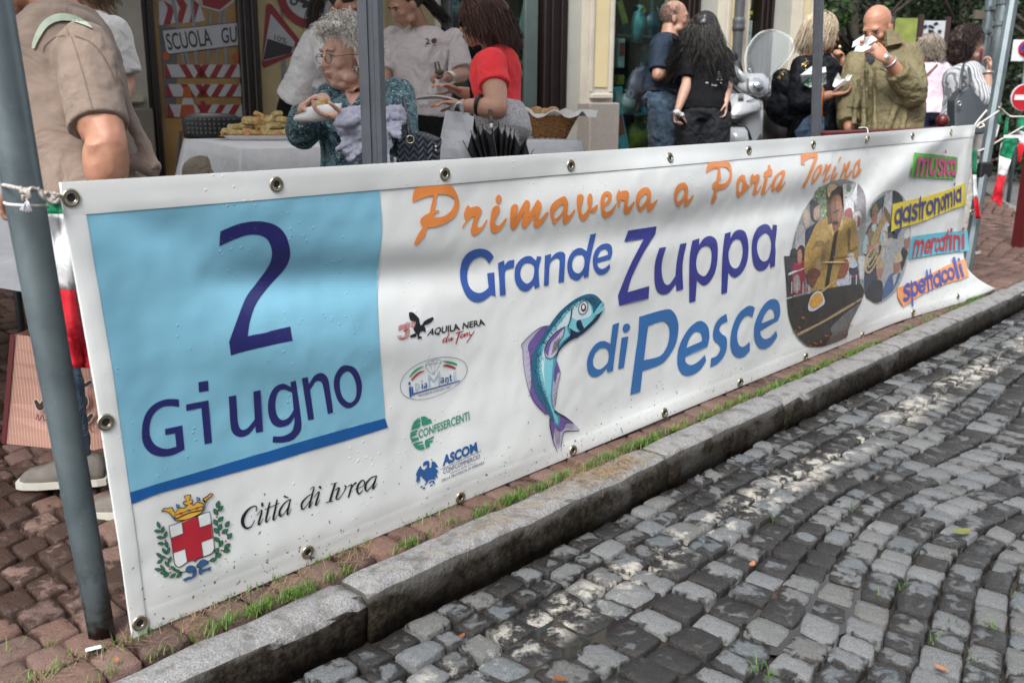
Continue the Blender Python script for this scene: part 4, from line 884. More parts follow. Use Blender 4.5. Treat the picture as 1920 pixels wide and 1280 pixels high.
# ---- the leaping fish
cf = (970, 540, 8)
Fm = {k: pvc('print_'+k, c, .4, False) for k, c in dict(aqua=(.20, .55, .64), teal=(.07, .31, .42), ink=(.012, .03, .07), pale=(.58, .74, .78), lilac=(.50, .47, .60), violet=(.16, .10, .32), line=(.02, .02, .04), white=(.75, .76, .76)).items()}
fish = lambda name, s, m, lay: flat(name, [outline(c, *cf) for c in s.split('/')], LAY(lay), m, bn, 8)
fish('fish_fin', '470,565! 350,590 200,700 70,840! 80,900 100,1200 180,1550 280,1740 430,1890! 480,1880! 350,1690 250,1480 200,1250 220,1050 280,880 380,720', Fm['lilac'], 2)
fish('fish_fin_shade', '470,565! 360,600 250,720 160,860 180,1000 200,1250! 220,1050 280,880 380,720', Fm['violet'], 3)
fish('fish_fin_shade', '200,1500! 190,1590 280,1740 430,1890! 480,1880! 350,1690 250,1480 215,1300', Fm['violet'], 3)
fish('fish_fin', '590,1080! 650,1260 600,1500 570,1750 540,1830! 525,1600 545,1300', Fm['lilac'], 2)
fish('fish_fin_shade', '590,1080! 640,1250 600,1280 565,1420 545,1300', Fm['violet'], 3)
fish('fish_tail', '560,1850! 700,1920 850,2030 925,2110 900,2140 720,2150 680,2230 655,2440! 610,2450! 540,2300 490,2060 500,1950!', Fm['lilac'], 2)
fish('fish_tail_shade', '560,1850! 700,1920 850,2030! 740,2030 700,2110 640,2150 560,2090! 540,2300! 495,2060 500,1950!', Fm['violet'], 3)
fish('fish_body', '480,560 640,350 860,170 1050,90 1180,110 1280,210! 1302,250 1290,330! 1200,480 1080,600 960,700 820,770 700,860 620,960 590,1060 560,1200 540,1400 525,1600 540,1780 600,1850 640,1950 620,2060! 560,2050! 530,1960 480,1870 400,1760 300,1620 240,1450 205,1250 220,1050 280,880 380,720', Fm['teal'], 4)
fish('fish_side', '540,590 690,390 880,220 1030,180 1110,260 1150,390 1200,440 1050,580 930,640 800,700 650,830 560,980 530,1200 510,1450 500,1650 530,1800 600,1930 610,2030 570,2010 540,1900 450,1650 370,1450 320,1200 350,950 430,760', Fm['aqua'], 5)
fish('fish_highlight', '640,530 800,330 930,240 1060,230 1110,330 1090,420 960,470 880,480 800,440 770,540 620,640 480,820 420,1000 400,1250 420,1480 400,1380 360,1150 400,900 500,700', Fm['pale'], 6)
fish('fish_back', '480,560 640,350 860,170 1050,90 1180,110 1280,210! 1150,380 1125,260 1020,170 900,190 730,320 560,520 440,720 330,900 290,1150 320,1400 400,1580 500,1800 560,2000! 510,1960 400,1760 300,1620 240,1450 205,1250 220,1050 280,880 380,720 / 520,560 640,410 860,225 900,200 720,350 560,560', pvc('print_fish_back', (.03, .13, .22), .4, False), 7)
fish('fish_belly', '1290,330! 1200,480 1080,600 960,700 820,770 700,860 620,960 590,1060! 600,960 690,820 800,700 780,600 850,640 930,660 1050,560 1180,430', Fm['ink'], 7)
fish('fish_cheek', '900,490 950,480 980,560 1000,600 950,640 900,600 885,540', Fm['ink'], 7)
fish('fish_eye', ' '.join(f'{990+68*math.cos(k*.4)+14*math.sin(k*.4)*-1:.0f},{292+100*math.sin(k*.4):.0f}' for k in range(16)), Fm['white'], 8)
fish('fish_pupil', ' '.join(f'{992+40*math.cos(k*.45):.0f},{292+62*math.sin(k*.45):.0f}' for k in range(14)), Fm['line'], 9)
fish('fish_glint', '975,260 1005,255 1010,300 990,320 970,300', Fm['white'], 10)
fish('fish_pectoral_fin', '710,580! 690,700 620,830 600,960 520,1050 430,1030 410,920 470,780 580,660', Fm['lilac'], 8)
fish('fish_pectoral_shade', '710,580! 600,720 500,840 460,1030! 410,920 470,780 580,660', Fm['violet'], 9)
SK = lambda crop, pts: stroke([(crop[0]+p[0]/crop[2], crop[1]+p[1]/crop[2], p[2]/crop[2]) for p in pts])
def lines(name, crop, L, m, lay, **k):
    sh = [];
    for l in L: sh += SK(crop, l)
    flat(name, sh, LAY(lay), m, bn, 0, union=True)
ey = [(990+68*math.cos(k*.42)-14*math.sin(k*.42), 292+100*math.sin(k*.42), 5) for k in range(16)]
lines('fish_line', cf, [ey, [(820, 320, 9), (800, 450, 8), (765, 570, 6), (770, 630, 6), (840, 740, 7), (920, 730, 5)], [(710, 580, 6), (580, 660, 5), (470, 780, 5), (412, 920, 5), (430, 1030, 5), (520, 1050, 4), (600, 960, 4), (620, 830, 4), (690, 700, 4), (710, 580, 5)],
  [(470, 565, 6), (350, 590, 6), (200, 700, 5), (70, 840, 5), (80, 900, 4)], [(80, 900, 2.5), (100, 1200, 2.5), (180, 1550, 3), (280, 1740, 5), (430, 1890, 5)], [(560, 1850, 10), (700, 1920, 9), (850, 2030, 3)], [(490, 1950, 8), (490, 2060, 7), (540, 2300, 6), (605, 2450, 3)], [(925, 2110, 3), (900, 2140, 4), (720, 2148, 6), (680, 2230, 4), (655, 2440, 3)],
  [(650, 1260, 3), (600, 1500, 3), (570, 1750, 3)]]+[[(360-k*30, 1010+k*2, 2), (180+k*2+(k > 5)*15, 860+k*85, 2)] if False else [(215+abs(k-4)*4, 900+k*95, 3), (160-10*abs(k-3)+k*6, 960+k*95, 2)] for k in range(8)]
  +[[(600-k*4, 1190+k*75, 3), (560-k*4, 1230+k*80, 2)] for k in range(8)]+[[(560+k*25, 2100, 3), (590+k*14, 2330, 2)] for k in range(4)]+[[(700, 2000+k*35, 3), (840, 2060+k*22, 2)] for k in range(3)]+[[(560+k*25, 800-k*20, 4), (520+k*20, 990-k*20, 3)] for k in range(4)], Fm['line'], 11)
fish('fish_lip', '1275,205! 1190,310 1130,420! 1160,380 1250,290 1285,235', Fm['aqua'], 12); fish('fish_lip', '1300,250! 1290,330 1190,400 1130,425! 1180,350 1260,290', Fm['aqua'], 13)
# stipple on the fish's back
rs = np.random.default_rng(3); sp_ = []
for k in range(420):
    i = rs.integers(0, 9); A = [(560, 540), (720, 330), (900, 190), (1080, 140), (430, 740), (330, 930), (290, 1200), (330, 1450), (430, 1680)][i]; B_ = [(720, 330), (900, 190), (1080, 140), (1180, 250), (560, 540), (430, 740), (330, 930), (290, 1200), (330, 1450)][i]
    u_ = rs.random(); x = A[0]+(B_[0]-A[0])*u_+rs.normal(0, 26)+18; y = A[1]+(B_[1]-A[1])*u_+rs.normal(0, 26)+14; r_ = rs.uniform(4, 9)
    sp_.append(np.array([(970+(x+r_*math.cos(a))/8, 540+(y+r_*math.sin(a))/8) for a in (0, 1.57, 3.14, 4.71)]))
flat('fish_stipple', sp_, LAY(8), Fm['ink'], bn, 0, union=True)
# ---- Citta di Ivrea
cc = (440, 870, 6.857); P_ink = pvc('print_black', (.012, .013, .02), .4, False)
lines('lettering', cc, [[(275, 600, 5), (280, 545, 7), (235, 540, 8), (165, 590, 14), (110, 680, 22), (105, 765, 22), (150, 818, 14), (215, 795, 7), (255, 720, 5)],
 [(285, 655, 4), (345, 585, 6), (340, 640, 12), (305, 765, 12), (335, 755, 6), (370, 690, 3)], [(355, 505, 15), (355, 530, 15)],
 [(450, 490, 8), (430, 580, 13), (400, 730, 12), (430, 725, 5), (462, 665, 3)], [(390, 580, 5), (570, 500, 5)], [(545, 455, 8), (525, 560, 13), (495, 700, 13), (520, 700, 5), (555, 640, 3)],
 [(720, 450, 6), (660, 480, 8), (590, 570, 12), (575, 650, 14), (610, 660, 7), (680, 560, 5), (720, 450, 8)], [(715, 460, 6), (690, 560, 13), (675, 640, 10), (700, 630, 5), (733, 570, 3)], [(640, 412, 12), (700, 430, 3)],
 [(970, 320, 4), (1020, 290, 6), (1000, 380, 11), (960, 540, 12), (975, 540, 5), (1005, 485, 3)], [(1000, 375, 4), (930, 420, 8), (865, 500, 13), (865, 570, 12), (900, 560, 6), (970, 460, 4)],
 [(1095, 290, 15), (1105, 300, 14)], [(1020, 420, 4), (1085, 350, 7), (1070, 420, 12), (1040, 520, 11), (1070, 505, 5), (1098, 455, 3)],
 [(1235, 255, 4), (1322, 235, 4)], [(1290, 250, 13), (1225, 470, 14)], [(1172, 492, 5), (1262, 470, 5)],
 [(1295, 330, 5), (1345, 300, 9), (1325, 370, 13), (1305, 440, 10), (1340, 440, 6), (1400, 360, 5), (1430, 290, 9), (1415, 275, 8)],
 [(1450, 290, 4), (1505, 260, 8), (1490, 330, 12), (1462, 420, 10)], [(1490, 330, 4), (1530, 260, 8), (1555, 240, 13)],
 [(1575, 310, 4), (1650, 280, 5), (1670, 225, 7), (1640, 205, 8), (1590, 260, 12), (1575, 340, 13), (1600, 378, 9), (1650, 330, 4)],
 [(1825, 150, 6), (1760, 170, 8), (1695, 240, 12), (1680, 310, 14), (1705, 340, 8), (1780, 250, 5), (1825, 150, 7)], [(1822, 160, 6), (1790, 260, 12), (1775, 310, 10), (1800, 300, 5), (1832, 245, 3)]], P_ink, 2)
# ---- coat of arms
c5 = (280, 910, 6.737); arms = lambda name, s, m, lay, g=0: flat(name, [outline(c, *c5, n=4) for c in s.split('/')], LAY(lay), m, bn, g)
P_red = pvc('print_red', (.42, .018, .035), .4, False); P_gold = pvc('print_gold', (.72, .42, .06), .4, False); P_leaf = pvc('print_leaf_green', (.03, .17, .085), .4, False); P_rib = pvc('print_ribbon_blue', (.03, .11, .28), .4, False); P_w2 = pvc('print_white', (.73, .75, .75), .4, False)
arms('shield_edge', '243,508! 765,322! 800,560 828,800! 790,860 680,905 610,930 580,968! 550,945 480,970 390,1030 330,1010 310,960 275,700', P_ink, 2, 7)
arms('shield', '252,514! 760,334! 793,560 818,790! 780,852 670,895 600,920 580,952! 550,937 475,962 385,1020 340,1000 320,950 285,700', P_w2, 3, 7)
arms('cross', '410,462! 612,388! 635,530! 782,480! 800,660! 655,712! 678,893! 605,918 580,950! 550,935 480,962! 452,795! 300,848! 278,660! 428,605!', P_red, 4, 7)
lines('cross_line', c5, [[(410, 462, 3), (428, 605, 3)], [(428, 605, 3), (278, 660, 3)], [(612, 388, 3), (635, 530, 3)], [(635, 530, 3), (782, 480, 3)], [(800, 660, 3), (655, 712, 3)], [(655, 712, 3), (678, 893, 3)], [(480, 962, 3), (452, 795, 3)], [(452, 795, 3), (300, 848, 3)]], P_ink, 5)
arms('crown_edge', '155,320 180,285 240,280 290,270 310,310 330,340! 370,280 440,275! 480,250! 430,240 428,200 470,190! 435,130 530,115 505,185! 550,180 545,225 505,235! 560,240 610,200 700,230! 670,170 720,135 770,95 810,105 795,130 735,180! 710,240 690,310 640,360 480,430 320,445! 290,400 250,345 200,325 165,335', P_ink, 5, 7)
arms('crown', '168,318 190,295 240,290 285,282 300,315 328,352! 375,292 445,287! 495,245! 440,228 438,212 478,200! 447,135 518,126 495,190! 538,185 532,218 500,222! 560,252 608,214 690,242! 712,190 682,170 725,150 775,105 797,110 785,125 725,170! 700,240 680,300 635,350 480,420 328,434! 300,390 260,340 200,315', P_gold, 6, 7)
lines('crown_line', c5, [[(310, 375, 4), (480, 320, 4), (695, 250, 4)], [(325, 425, 4), (480, 350, 4), (685, 300, 4)], [(350, 420, 3), (500, 350, 3), (660, 318, 3)]], P_ink, 7)
for x, y, m_ in ((318, 402, P_rib), (398, 350, P_red), (500, 312, P_rib), (600, 285, P_red), (686, 275, P_rib)): arms('jewel', ' '.join(f'{x+24*math.cos(k*.7):.0f},{y-4*math.cos(k*.7)+13*math.sin(k*.7):.0f}' for k in range(9)), m_, 8)
for x, y in ((358, 258), (616, 168)):
    for dx, dy in ((-12, -14), (14, -8), (-6, 14), (20, 14)): arms('crown_bead', ' '.join(f'{x+dx+13*math.cos(k):.0f},{y+dy+14*math.sin(k):.0f}' for k in range(6)), P_rib, 6)
lv = [(118, 497, 70), (105, 573, 5), (170, 555, -75), (205, 620, -70), (138, 653, 5), (150, 730, 5), (218, 740, 78), (188, 825, 55), (240, 820, -70), (125, 878, 35), (165, 900, 5), (135, 955, -35), (258, 935, -68), (225, 990, 55), (110, 1058, 10), (168, 1040, 55), (305, 1045, 40), (360, 1078, 25), (182, 1098, -10), (218, 1125, -40), (300, 1135, -40), (378, 1130, -40),
      (868, 235, -70), (900, 288, -45), (838, 330, 60), (900, 422, -40), (838, 465, 60), (892, 525, -65), (850, 570, 45), (985, 485, -55), (955, 575, -35), (1015, 635, -55), (858, 680, 40), (905, 730, -60), (985, 760, -40), (855, 820, -60), (975, 820, -5), (870, 880, -25), (808, 935, -15)]
for i, (x, y, an) in enumerate(lv):
    an = R(an); L_, w_ = 46, (22 if i < 22 else 27); f_ = lambda u, v, s_=1: (x+s_*(u*L_*math.cos(an)-v*w_*math.sin(an)), y+s_*(u*L_*math.sin(an)+v*w_*math.cos(an)))
    sh = [(-1, 0), (-.5, .75), (.1, .95), (.6, .6), (1, 0), (.6, -.6), (.1, -.95), (-.5, -.75)]
    s1 = ' '.join('%.0f,%.0f' % f_(a, b, 1.1)+('!' if abs(a) == 1 else '') for a, b in sh); s2 = ' '.join('%.0f,%.0f' % f_(a, b, .86)+('!' if abs(a) == 1 else '') for a, b in sh)
    arms('leaf_edge', s1, P_ink, 2+(i % 3)*2); arms('leaf', s2, P_leaf, 3+(i % 3)*2)
lines('berry', c5, [[(x, y, 13), (x+1, y+1, 13)] for x, y in ((204, 692), (222, 918), (258, 1052), (270, 1095), (852, 395), (885, 625), (965, 700), (915, 815))], pvc('print_berry', (.30, .06, .07), .4, False), 9)
lines('stem', c5, [[(395, 1090, 6), (460, 1085, 5)], [(700, 965, 6), (765, 945, 5)]], P_ink, 2)
for s in ('455,1085! 470,1030 520,1005 575,1020 590,1060 560,1085 500,1100', '590,1020 640,950 690,930 745,955 740,985 680,1020 640,1040', '545,1080! 600,1070! 590,1130 560,1165 535,1160 545,1120', '625,1045! 665,1040! 670,1090 650,1125 625,1105', '415,1190! 490,1150 570,1150! 540,1175 480,1195 435,1225! 450,1200!', '665,1060! 720,1040 795,1018! 770,1045! 780,1070! 720,1075 660,1105!'):
    arms('ribbon_edge', s, P_ink, 5)
    P_ = outline(s, *c5, n=4); cen = P_.mean(0); flat('ribbon', [cen+(P_-cen)*.86], LAY(6), P_rib, bn, 0)
# ---- eagle logo, red ribbons
c9 = (735, 580, 10.667)
flat('eagle', [outline('345,150 340,60! 385,50! 420,60! 500,130 545,190 550,260 580,320! 620,280 640,240 720,190 815,150! 838,180! 790,250 700,300 640,320! 670,380 672,450! 650,455! 640,430 580,440 550,480 540,530! 600,545! 590,575! 505,590! 520,555! 490,480 490,540! 380,560 360,530! 420,490 470,470 430,390 470,300 470,240 380,220', *c9)], LAY(2), P_ink, bn, 0)
P_crim = pvc('print_crimson', (.40, .02, .04), .4, False)
lines('logo_stripe', c9, [[(130+k*0, 345+k*22, 4), (170, 320+k*22, 5), (280, 290+k*20, 5)] for k in range(5)]+[[(290+k*24, 255, 5), (270+k*22, 380, 5), (225+k*14, 440, 4)] for k in range(4)]+[[(380, 260+k*22, 5), (470, 245+k*25, 5)] for k in range(5)]+[[(350-k*24, 400, 5), (345-k*26, 500, 5), (300-k*26, 570, 5), (230-k*20, 590-k*6, 5)] for k in range(4)]+[[(110+k*28, 520, 5), (125+k*26, 570, 5), (160+k*22, 600, 5)] for k in range(4)], P_crim, 2)
cq = lambda crop, *p: [(crop[0]+a/crop[2], crop[1]+b/crop[2]) for a, b in p]
def serif(crop, items, thick, m, lay=2):   # capitals drawn as strokes with small serifs
    lines('lettering', crop, items, m, lay)
text('lettering', 'AQUILA', cq(c9, (700, 522), (1365, 405), (1330, 275), (760, 385)), LAY(2), P_ink, bn, offset=.022)
text('lettering', 'NERA', cq(c9, (1405, 392), (1868, 305), (1835, 185), (1425, 265)), LAY(2), P_ink, bn, offset=.022)
lines('lettering', c9, [[(1140, 470, 9), (1085, 640, 10), (1110, 640, 5)], [(1085, 560, 7), (1030, 600, 10), (1020, 650, 10), (1060, 640, 7), (1100, 570, 6)], [(1200, 560, 7), (1145, 590, 9), (1140, 625, 9), (1180, 610, 7), (1205, 560, 8), (1190, 620, 8), (1235, 570, 5)], [(1290, 470, 12), (1420, 435, 10)], [(1350, 460, 13), (1280, 680, 11)], [(1400, 490, 8), (1370, 550, 10), (1400, 560, 8), (1440, 510, 7), (1410, 485, 6)], [(1460, 480, 9), (1450, 540, 9), (1500, 470, 7), (1510, 470, 9), (1500, 530, 8)], [(1545, 450, 9), (1545, 510, 9), (1590, 500, 7)], [(1645, 435, 9), (1500, 655, 9)]], P_crim, 2)
# ---- oval association logo
c10 = (740, 660, 12.8); P_thin = pvc('print_fine_navy', (.04, .06, .16), .4, False); P_ltb = pvc('print_light_blue', (.40, .52, .62), .4, False); P_mid = pvc('print_mid_blue', (.02, .10, .30), .4, False); P_grn = pvc('print_green', (.03, .33, .13), .4, False)
lines('logo_oval', c10, [[(135, 760, 5), (250, 530, 5), (500, 320, 5), (800, 190, 5), (1150, 120, 6), (1450, 140, 6), (1660, 230, 5), (1740, 400, 5), (1680, 600, 5), (1480, 800, 4), (1200, 970, 4), (850, 1100, 5), (550, 1135, 5), (300, 1080, 6), (160, 940, 5), (135, 760, 5)]], P_thin, 2)
lines('logo_brush', c10, [[(370, 590, 14), (450, 490, 22), (560, 400, 22), (690, 340, 8)], [(1150, 215, 8), (1280, 235, 24), (1400, 260, 24), (1480, 290, 20)]], P_grn, 2)
lines('logo_brush', c10, [[(415, 665, 18), (500, 570, 22), (600, 490, 20), (700, 455, 12)], [(1165, 325, 10), (1230, 318, 24), (1350, 345, 24), (1450, 385, 20)]], P_crim, 2)
lines('logo_diamond', c10, [[(740, 335, 4), (800, 235, 4), (1030, 175, 4), (1115, 235, 4), (980, 275, 4), (740, 335, 4), (930, 525, 4), (1115, 240, 4)], [(800, 240, 3), (860, 300, 3), (915, 205, 3), (980, 275, 3), (1030, 180, 3)], [(860, 300, 3), (930, 520, 3), (980, 275, 3)]], P_thin, 2)
lines('lettering', c10, [[(355, 735, 26), (358, 765, 26)], [(370, 850, 26), (385, 1050, 26)], [(420, 840, 16), (435, 1010, 20)], [(435, 1010, 20), (800, 905, 16), (1560, 690, 13)], [(655, 690, 12), (658, 705, 12)], [(660, 770, 15), (665, 870, 15)], [(720, 760, 10), (760, 750, 12), (765, 850, 14)], [(765, 800, 10), (715, 820, 12), (715, 855, 12), (765, 840, 10)],
  [(1120, 630, 12), (1165, 620, 12), (1170, 720, 15)], [(1165, 670, 10), (1115, 700, 12), (1120, 735, 12), (1165, 710, 10)], [(1225, 620, 14), (1230, 720, 14)], [(1230, 640, 10), (1275, 610, 12), (1285, 690, 13), (1265, 745, 8)], [(1335, 545, 14), (1345, 680, 15), (1375, 670, 9)], [(1310, 600, 10), (1370, 580, 10)]], P_mid, 4)
lines('lettering', c10, [[(500, 750, 14), (510, 920, 14)], [(500, 750, 12), (560, 770, 12), (585, 850, 12), (510, 920, 12)], [(815, 560, 16), (835, 830, 18)], [(810, 550, 18), (945, 690, 18)], [(945, 690, 18), (1070, 470, 18)], [(1065, 480, 18), (1060, 770, 20)], [(1420, 490, 12), (1425, 660, 13)], [(1420, 495, 10), (1480, 480, 10)], [(1425, 570, 9), (1465, 562, 9)], [(1425, 660, 10), (1490, 645, 10)]], P_ltb, 3)
text('lettering', 'Associazione Culturale a 360°', cq(c10, (560, 1075), (1370, 850), (1360, 800), (555, 1015)), LAY(2), P_thin, bn, shear=.4)
# ---- green trade logo
c11 = (760, 760, 7.53); P_g2 = pvc('print_sea_green', (.035, .28, .17), .4, False)
for s in ('80,350! 100,280 140,210 205,165! 205,185! 165,212! 215,195! 210,235! 130,270! 215,248! 208,278! 100,320! 215,280! 200,305!', '220,158! 275,150! 330,180! 240,215! 345,185! 375,215! 250,250! 380,222! 370,245! 235,285!', '75,375! 175,340! 170,368! 95,398! 160,385! 155,410! 90,440! 100,462! 185,445! 190,478! 92,520! 70,440!', '105,545! 150,520! 250,500! 250,520! 170,545! 180,560! 262,545! 262,562! 195,588! 270,580! 272,612! 210,622 150,600', '275,490! 405,425! 400,455! 300,500! 395,485! 380,512! 300,540! 345,530! 345,575! 290,605! 280,560!'):
    flat('logo_stripe', [outline(s, *c11)], LAY(2), P_g2, bn, 0)
text('lettering', 'CONFESERCENTI', cq(c11, (190, 460), (908, 195), (900, 78), (185, 350)), LAY(3), P_g2, bn, offset=.016)
# ---- blue eagle logo
P_ab = pvc('print_ascom_blue', (.022, .10, .30), .4, False)
flat('eagle', [outline('250,830 260,800 300,780 335,785 340,830 335,870! 365,870 370,790! 410,790 450,840 460,870 420,870 478,935! 450,930 475,960! 440,950 465,1030! 420,1000 430,1040! 380,1040 330,1055 300,1110! 280,1060 235,1010 225,990! 210,1000 205,1090! 190,1060 175,1125! 170,1070 150,1080! 160,1000 148,980! 165,930 215,850 230,890! 265,905 300,870 310,830 280,840 255,860!', *c11)], LAY(2), P_ab, bn, 0)
lines('eagle_foot', c11, [[(220, 1150, 9), (235, 1140, 9)], [(255, 1165, 12), (270, 1160, 12)], [(280, 1120, 8), (290, 1100, 8)], [(355, 1130, 8), (380, 1120, 8)], [(395, 1070, 14), (405, 1095, 12)], [(340, 1090, 9), (375, 1065, 9)]], P_ab, 3)
text('lettering', 'ASCOM', cq(c11, (525, 850), (1022, 635), (1005, 510), (530, 705)), LAY(2), P_ab, bn, offset=.045)
lines('rule', c11, [[(490, 902, 2.5), (1065, 643, 2.5)]], P_thin, 2)
text('lettering', 'CONFCOMMERCIO', cq(c11, (535, 965), (1055, 740), (1050, 680), (535, 895)), LAY(2), P_thin, bn)
text('lettering', 'IMPRESE PER L\'ITALIA', cq(c11, (635, 968), (1000, 805), (998, 790), (635, 945)), LAY(2), P_thin, bn)
text('lettering', 'DELLA PROVINCIA DI FERRARA', cq(c11, (512, 1078), (1115, 818), (1112, 780), (512, 1040)), LAY(2), P_thin, bn, shear=.15)
# ---- coloured word tags; single-storey rounded alphabet in letter units (x height 1)
CIR = lambda cx, cy, r, a0=0, a1=360, n=14: [(cx+r*math.cos(R(a0+(a1-a0)*k/n)), cy+r*math.sin(R(a0+(a1-a0)*k/n))) for k in range(n+1)]
ALPH = {'o': (1.0, [CIR(.5, .5, .38)]), 'a': (1.02, [CIR(.47, .5, .37), [(.86, .98), (.86, .02)]]), 'g': (1.02, [CIR(.47, .5, .37), [(.86, .98), (.86, -.15), (.70, -.42), (.4, -.48), (.15, -.36)]]),
 'p': (1.02, [CIR(.55, .5, .37), [(.15, .98), (.15, -.5)]]), 'c': (.85, [CIR(.5, .5, .38, 45, 315)]), 'e': (.98, [CIR(.5, .5, .38, 0, 315), [(.14, .5), (.86, .5)]]), 's': (.75, [[(.62, .82), (.45, .93), (.22, .86), (.2, .65), (.4, .52), (.58, .38), (.58, .16), (.35, .05), (.12, .15)]]),
 'm': (1.45, [[(.14, .98), (.14, 0)], [(.14, .6), (.3, .88), (.5, .9), (.65, .7), (.66, 0)], [(.66, .6), (.85, .88), (1.05, .9), (1.2, .7), (1.2, 0)]]), 'n': (.95, [[(.14, .98), (.14, 0)], [(.14, .6), (.32, .88), (.55, .9), (.72, .7), (.73, 0)]]), 'u': (.95, [[(.14, .98), (.14, .35), (.3, .1), (.55, .1), (.73, .35), (.73, .98)]]),
 'r': (.62, [[(.14, .98), (.14, 0)], [(.14, .6), (.3, .88), (.52, .92)]]), 't': (.6, [[(.3, 1.35), (.3, 0)], [(.06, .92), (.54, .92)]]), 'i': (.4, [[(.18, .98), (.18, 0)], [(.18, 1.4), (.18, 1.42)]]), 'l': (.4, [[(.18, 1.6), (.18, 0)]])}
def tagword(wd, m, crop, base, xh, r=.115, lay=26):
    """base: list of (X, Y) for each letter's left foot plus the end; xh: X,Y offsets of x height top for first and last letter"""
    N = len(wd)
    for i, ch in enumerate(wd):
        adv, st_ = ALPH[ch]; r_ = r*.8; x0, y0 = base[i]; x1, y1 = base[i+1]; k = i/max(1, N-1); hx_, hy_ = xh[0][0]*(1-k)+xh[1][0]*k, xh[0][1]*(1-k)+xh[1][1]*k; sh = []
        for l in st_:
            for P_ in stroke([(a, b, r_*(1.15 if len(l) == 2 and l[0][1] > 1.38 and l[1][1] > 1.38 else 1)) for a, b in l], butt=False):
                u_ = P_[:, 0]/adv; X_ = x0+(x1-x0)*u_+hx_*P_[:, 1]; Y_ = y0+(y1-y0)*u_+hy_*P_[:, 1]; sh.append(np.column_stack([crop[0]+X_/crop[2], crop[1]+Y_/crop[2]]))
        flat('letter', sh, LAY(lay), m, bn, 6, union=True)
c19 = (1670, 270, 7.53); c20 = (1670, 420, 7.53)
T1 = pvc('tag_green', (.10, .40, .06), .4, False); T2 = pvc('tag_yellow', (.78, .62, .05), .4, False); T3 = pvc('tag_blue', (.12, .48, .62), .4, False); T4 = pvc('tag_orange', (.90, .38, .16), .4, False)
W1 = pvc('word_pink', (.62, .06, .24), .4, False); W2 = pvc('word_indigo', (.05, .05, .22), .4, False); W3 = pvc('word_red', (.50, .03, .05), .4, False); W4 = pvc('word_blue', (.09, .11, .42), .4, False)
flat('tag', [outline('335,120! 640,150 945,188! 940,370 905,495! 600,482 278,462!', *c19)], LAY(16), T1, bn, 5)
flat('tag', [outline('30,848! 500,740 840,635 1055,542! 1070,865! 830,935 400,1110 130,1185 5,1245!', *c19)], LAY(16), T2, bn, 5)
flat('tag', [outline('300,178! 700,120 1085,92! 1115,375! 700,420 255,492!', *c20)], LAY(16), T3, bn, 5)
flat('tag', [outline('92,905! 450,760 800,580 1050,490! 1110,730! 980,790 850,820 500,960 180,1163! 110,1040', *c20)], LAY(16), T4, bn, 5)
tagword('musica', W1, c19, [(345, 437), (530, 442), (650, 445), (735, 450), (778, 455), (848, 455), (925, 460)], [(42, -240), (0, -245)], .13)
tagword('gastronomia', W2, c19, [(52, 1150), (165, 1120), (290, 1080), (385, 1055), (435, 1045), (500, 1020), (610, 985), (705, 955), (762, 920), (885, 860), (920, 838), (1003, 805)], [(12, -230), (0, -195)], .135)
tagword('mercatini', W3, c20, [(300, 450), (462, 425), (556, 415), (620, 400), (675, 390), (765, 365), (815, 362), (880, 355), (1000, 345), (1062, 330)], [(40, -215), (0, -190)], .13)
tagword('spettacoli', W4, c20, [(180, 1100), (290, 1040), (400, 1000), (510, 950), (570, 925), (620, 910), (735, 850), (820, 810), (925, 765), (1000, 745), (1055, 720)], [(-10, -225), (-45, -165)], .135)
# ---- the two photographs printed at the right: cook with a ladle; band man with tuba
c16 = (1470, 330, 8); c17 = (1470, 480, 7.11); c18 = (1600, 350, 5.567)
PC = {}
def pc(c):
    k = str(c)
    if k not in PC:
        t = NT('photo_print'); n = t.noise(75, 5, .75, dist=.8); m1 = t.mix(t.ramp(n, .3, .7), tuple(x*.45 for x in c), tuple(min(1, x*1.45+.01) for x in c)); m1 = t.mix(t.ramp(t.noise(190, 2), .6, .72, 0, .35), m1, (.35, .33, .32)); PC[k] = t.out(m1, .38)
    return PC[k]
def ph(name, crop, s, c, lay, g=8): flat(name, [outline(x, *crop, n=4) for x in s.split('/')], LAY(lay), pc(c), bn, g)
big = cr([(1556, 342), (1580, 336), (1604, 343), (1618, 360), (1624, 400), (1622, 470), (1621, 520), (1620, 545), (1600, 590), (1588, 626), (1570, 640), (1525, 652), (1500, 640), (1484, 612), (1476, 570), (1477, 520), (1484, 470), (1495, 425), (1510, 390), (1535, 358)], 4, True)
small = cr([(1660, 358), (1684, 360), (1700, 380), (1708, 420), (1706, 460), (1696, 510), (1678, 548), (1650, 569), (1632, 562), (1622, 530), (1621, 480), (1624, 420), (1634, 382)], 4, True)
flat('photo_oval', [big], LAY(2), pc((.26, .27, .26)), bn, 9); flat('photo_oval', [small], LAY(2), pc((.40, .41, .42)), bn, 9)
ph('photo_leaves', c16, '470,230! 620,130 660,200 650,560 600,620 560,520 520,380 460,290', (.22, .30, .16), 3)
for k in range(26):
    x, y = rs.uniform(480, 640), rs.uniform(180, 600); ph('photo_leaf', c16, ' '.join(f'{x+18*math.cos(a):.0f},{y+22*math.sin(a):.0f}' for a in (0, 1.5, 3, 4.5)), (.10, .16, .07) if k % 2 else (.42, .50, .36), 4)
ph('photo_sky', c16, '880,120! 1100,100! 1090,560! 900,560!', (.55, .58, .60), 3); ph('photo_tower', c16, '1110,110! 1200,240 1230,420 1180,580! 1070,520!', (.30, .27, .30), 4)
ph('photo_leaves', c16, '930,180! 970,90 1010,180 1000,240 940,230', (.16, .22, .15), 4)
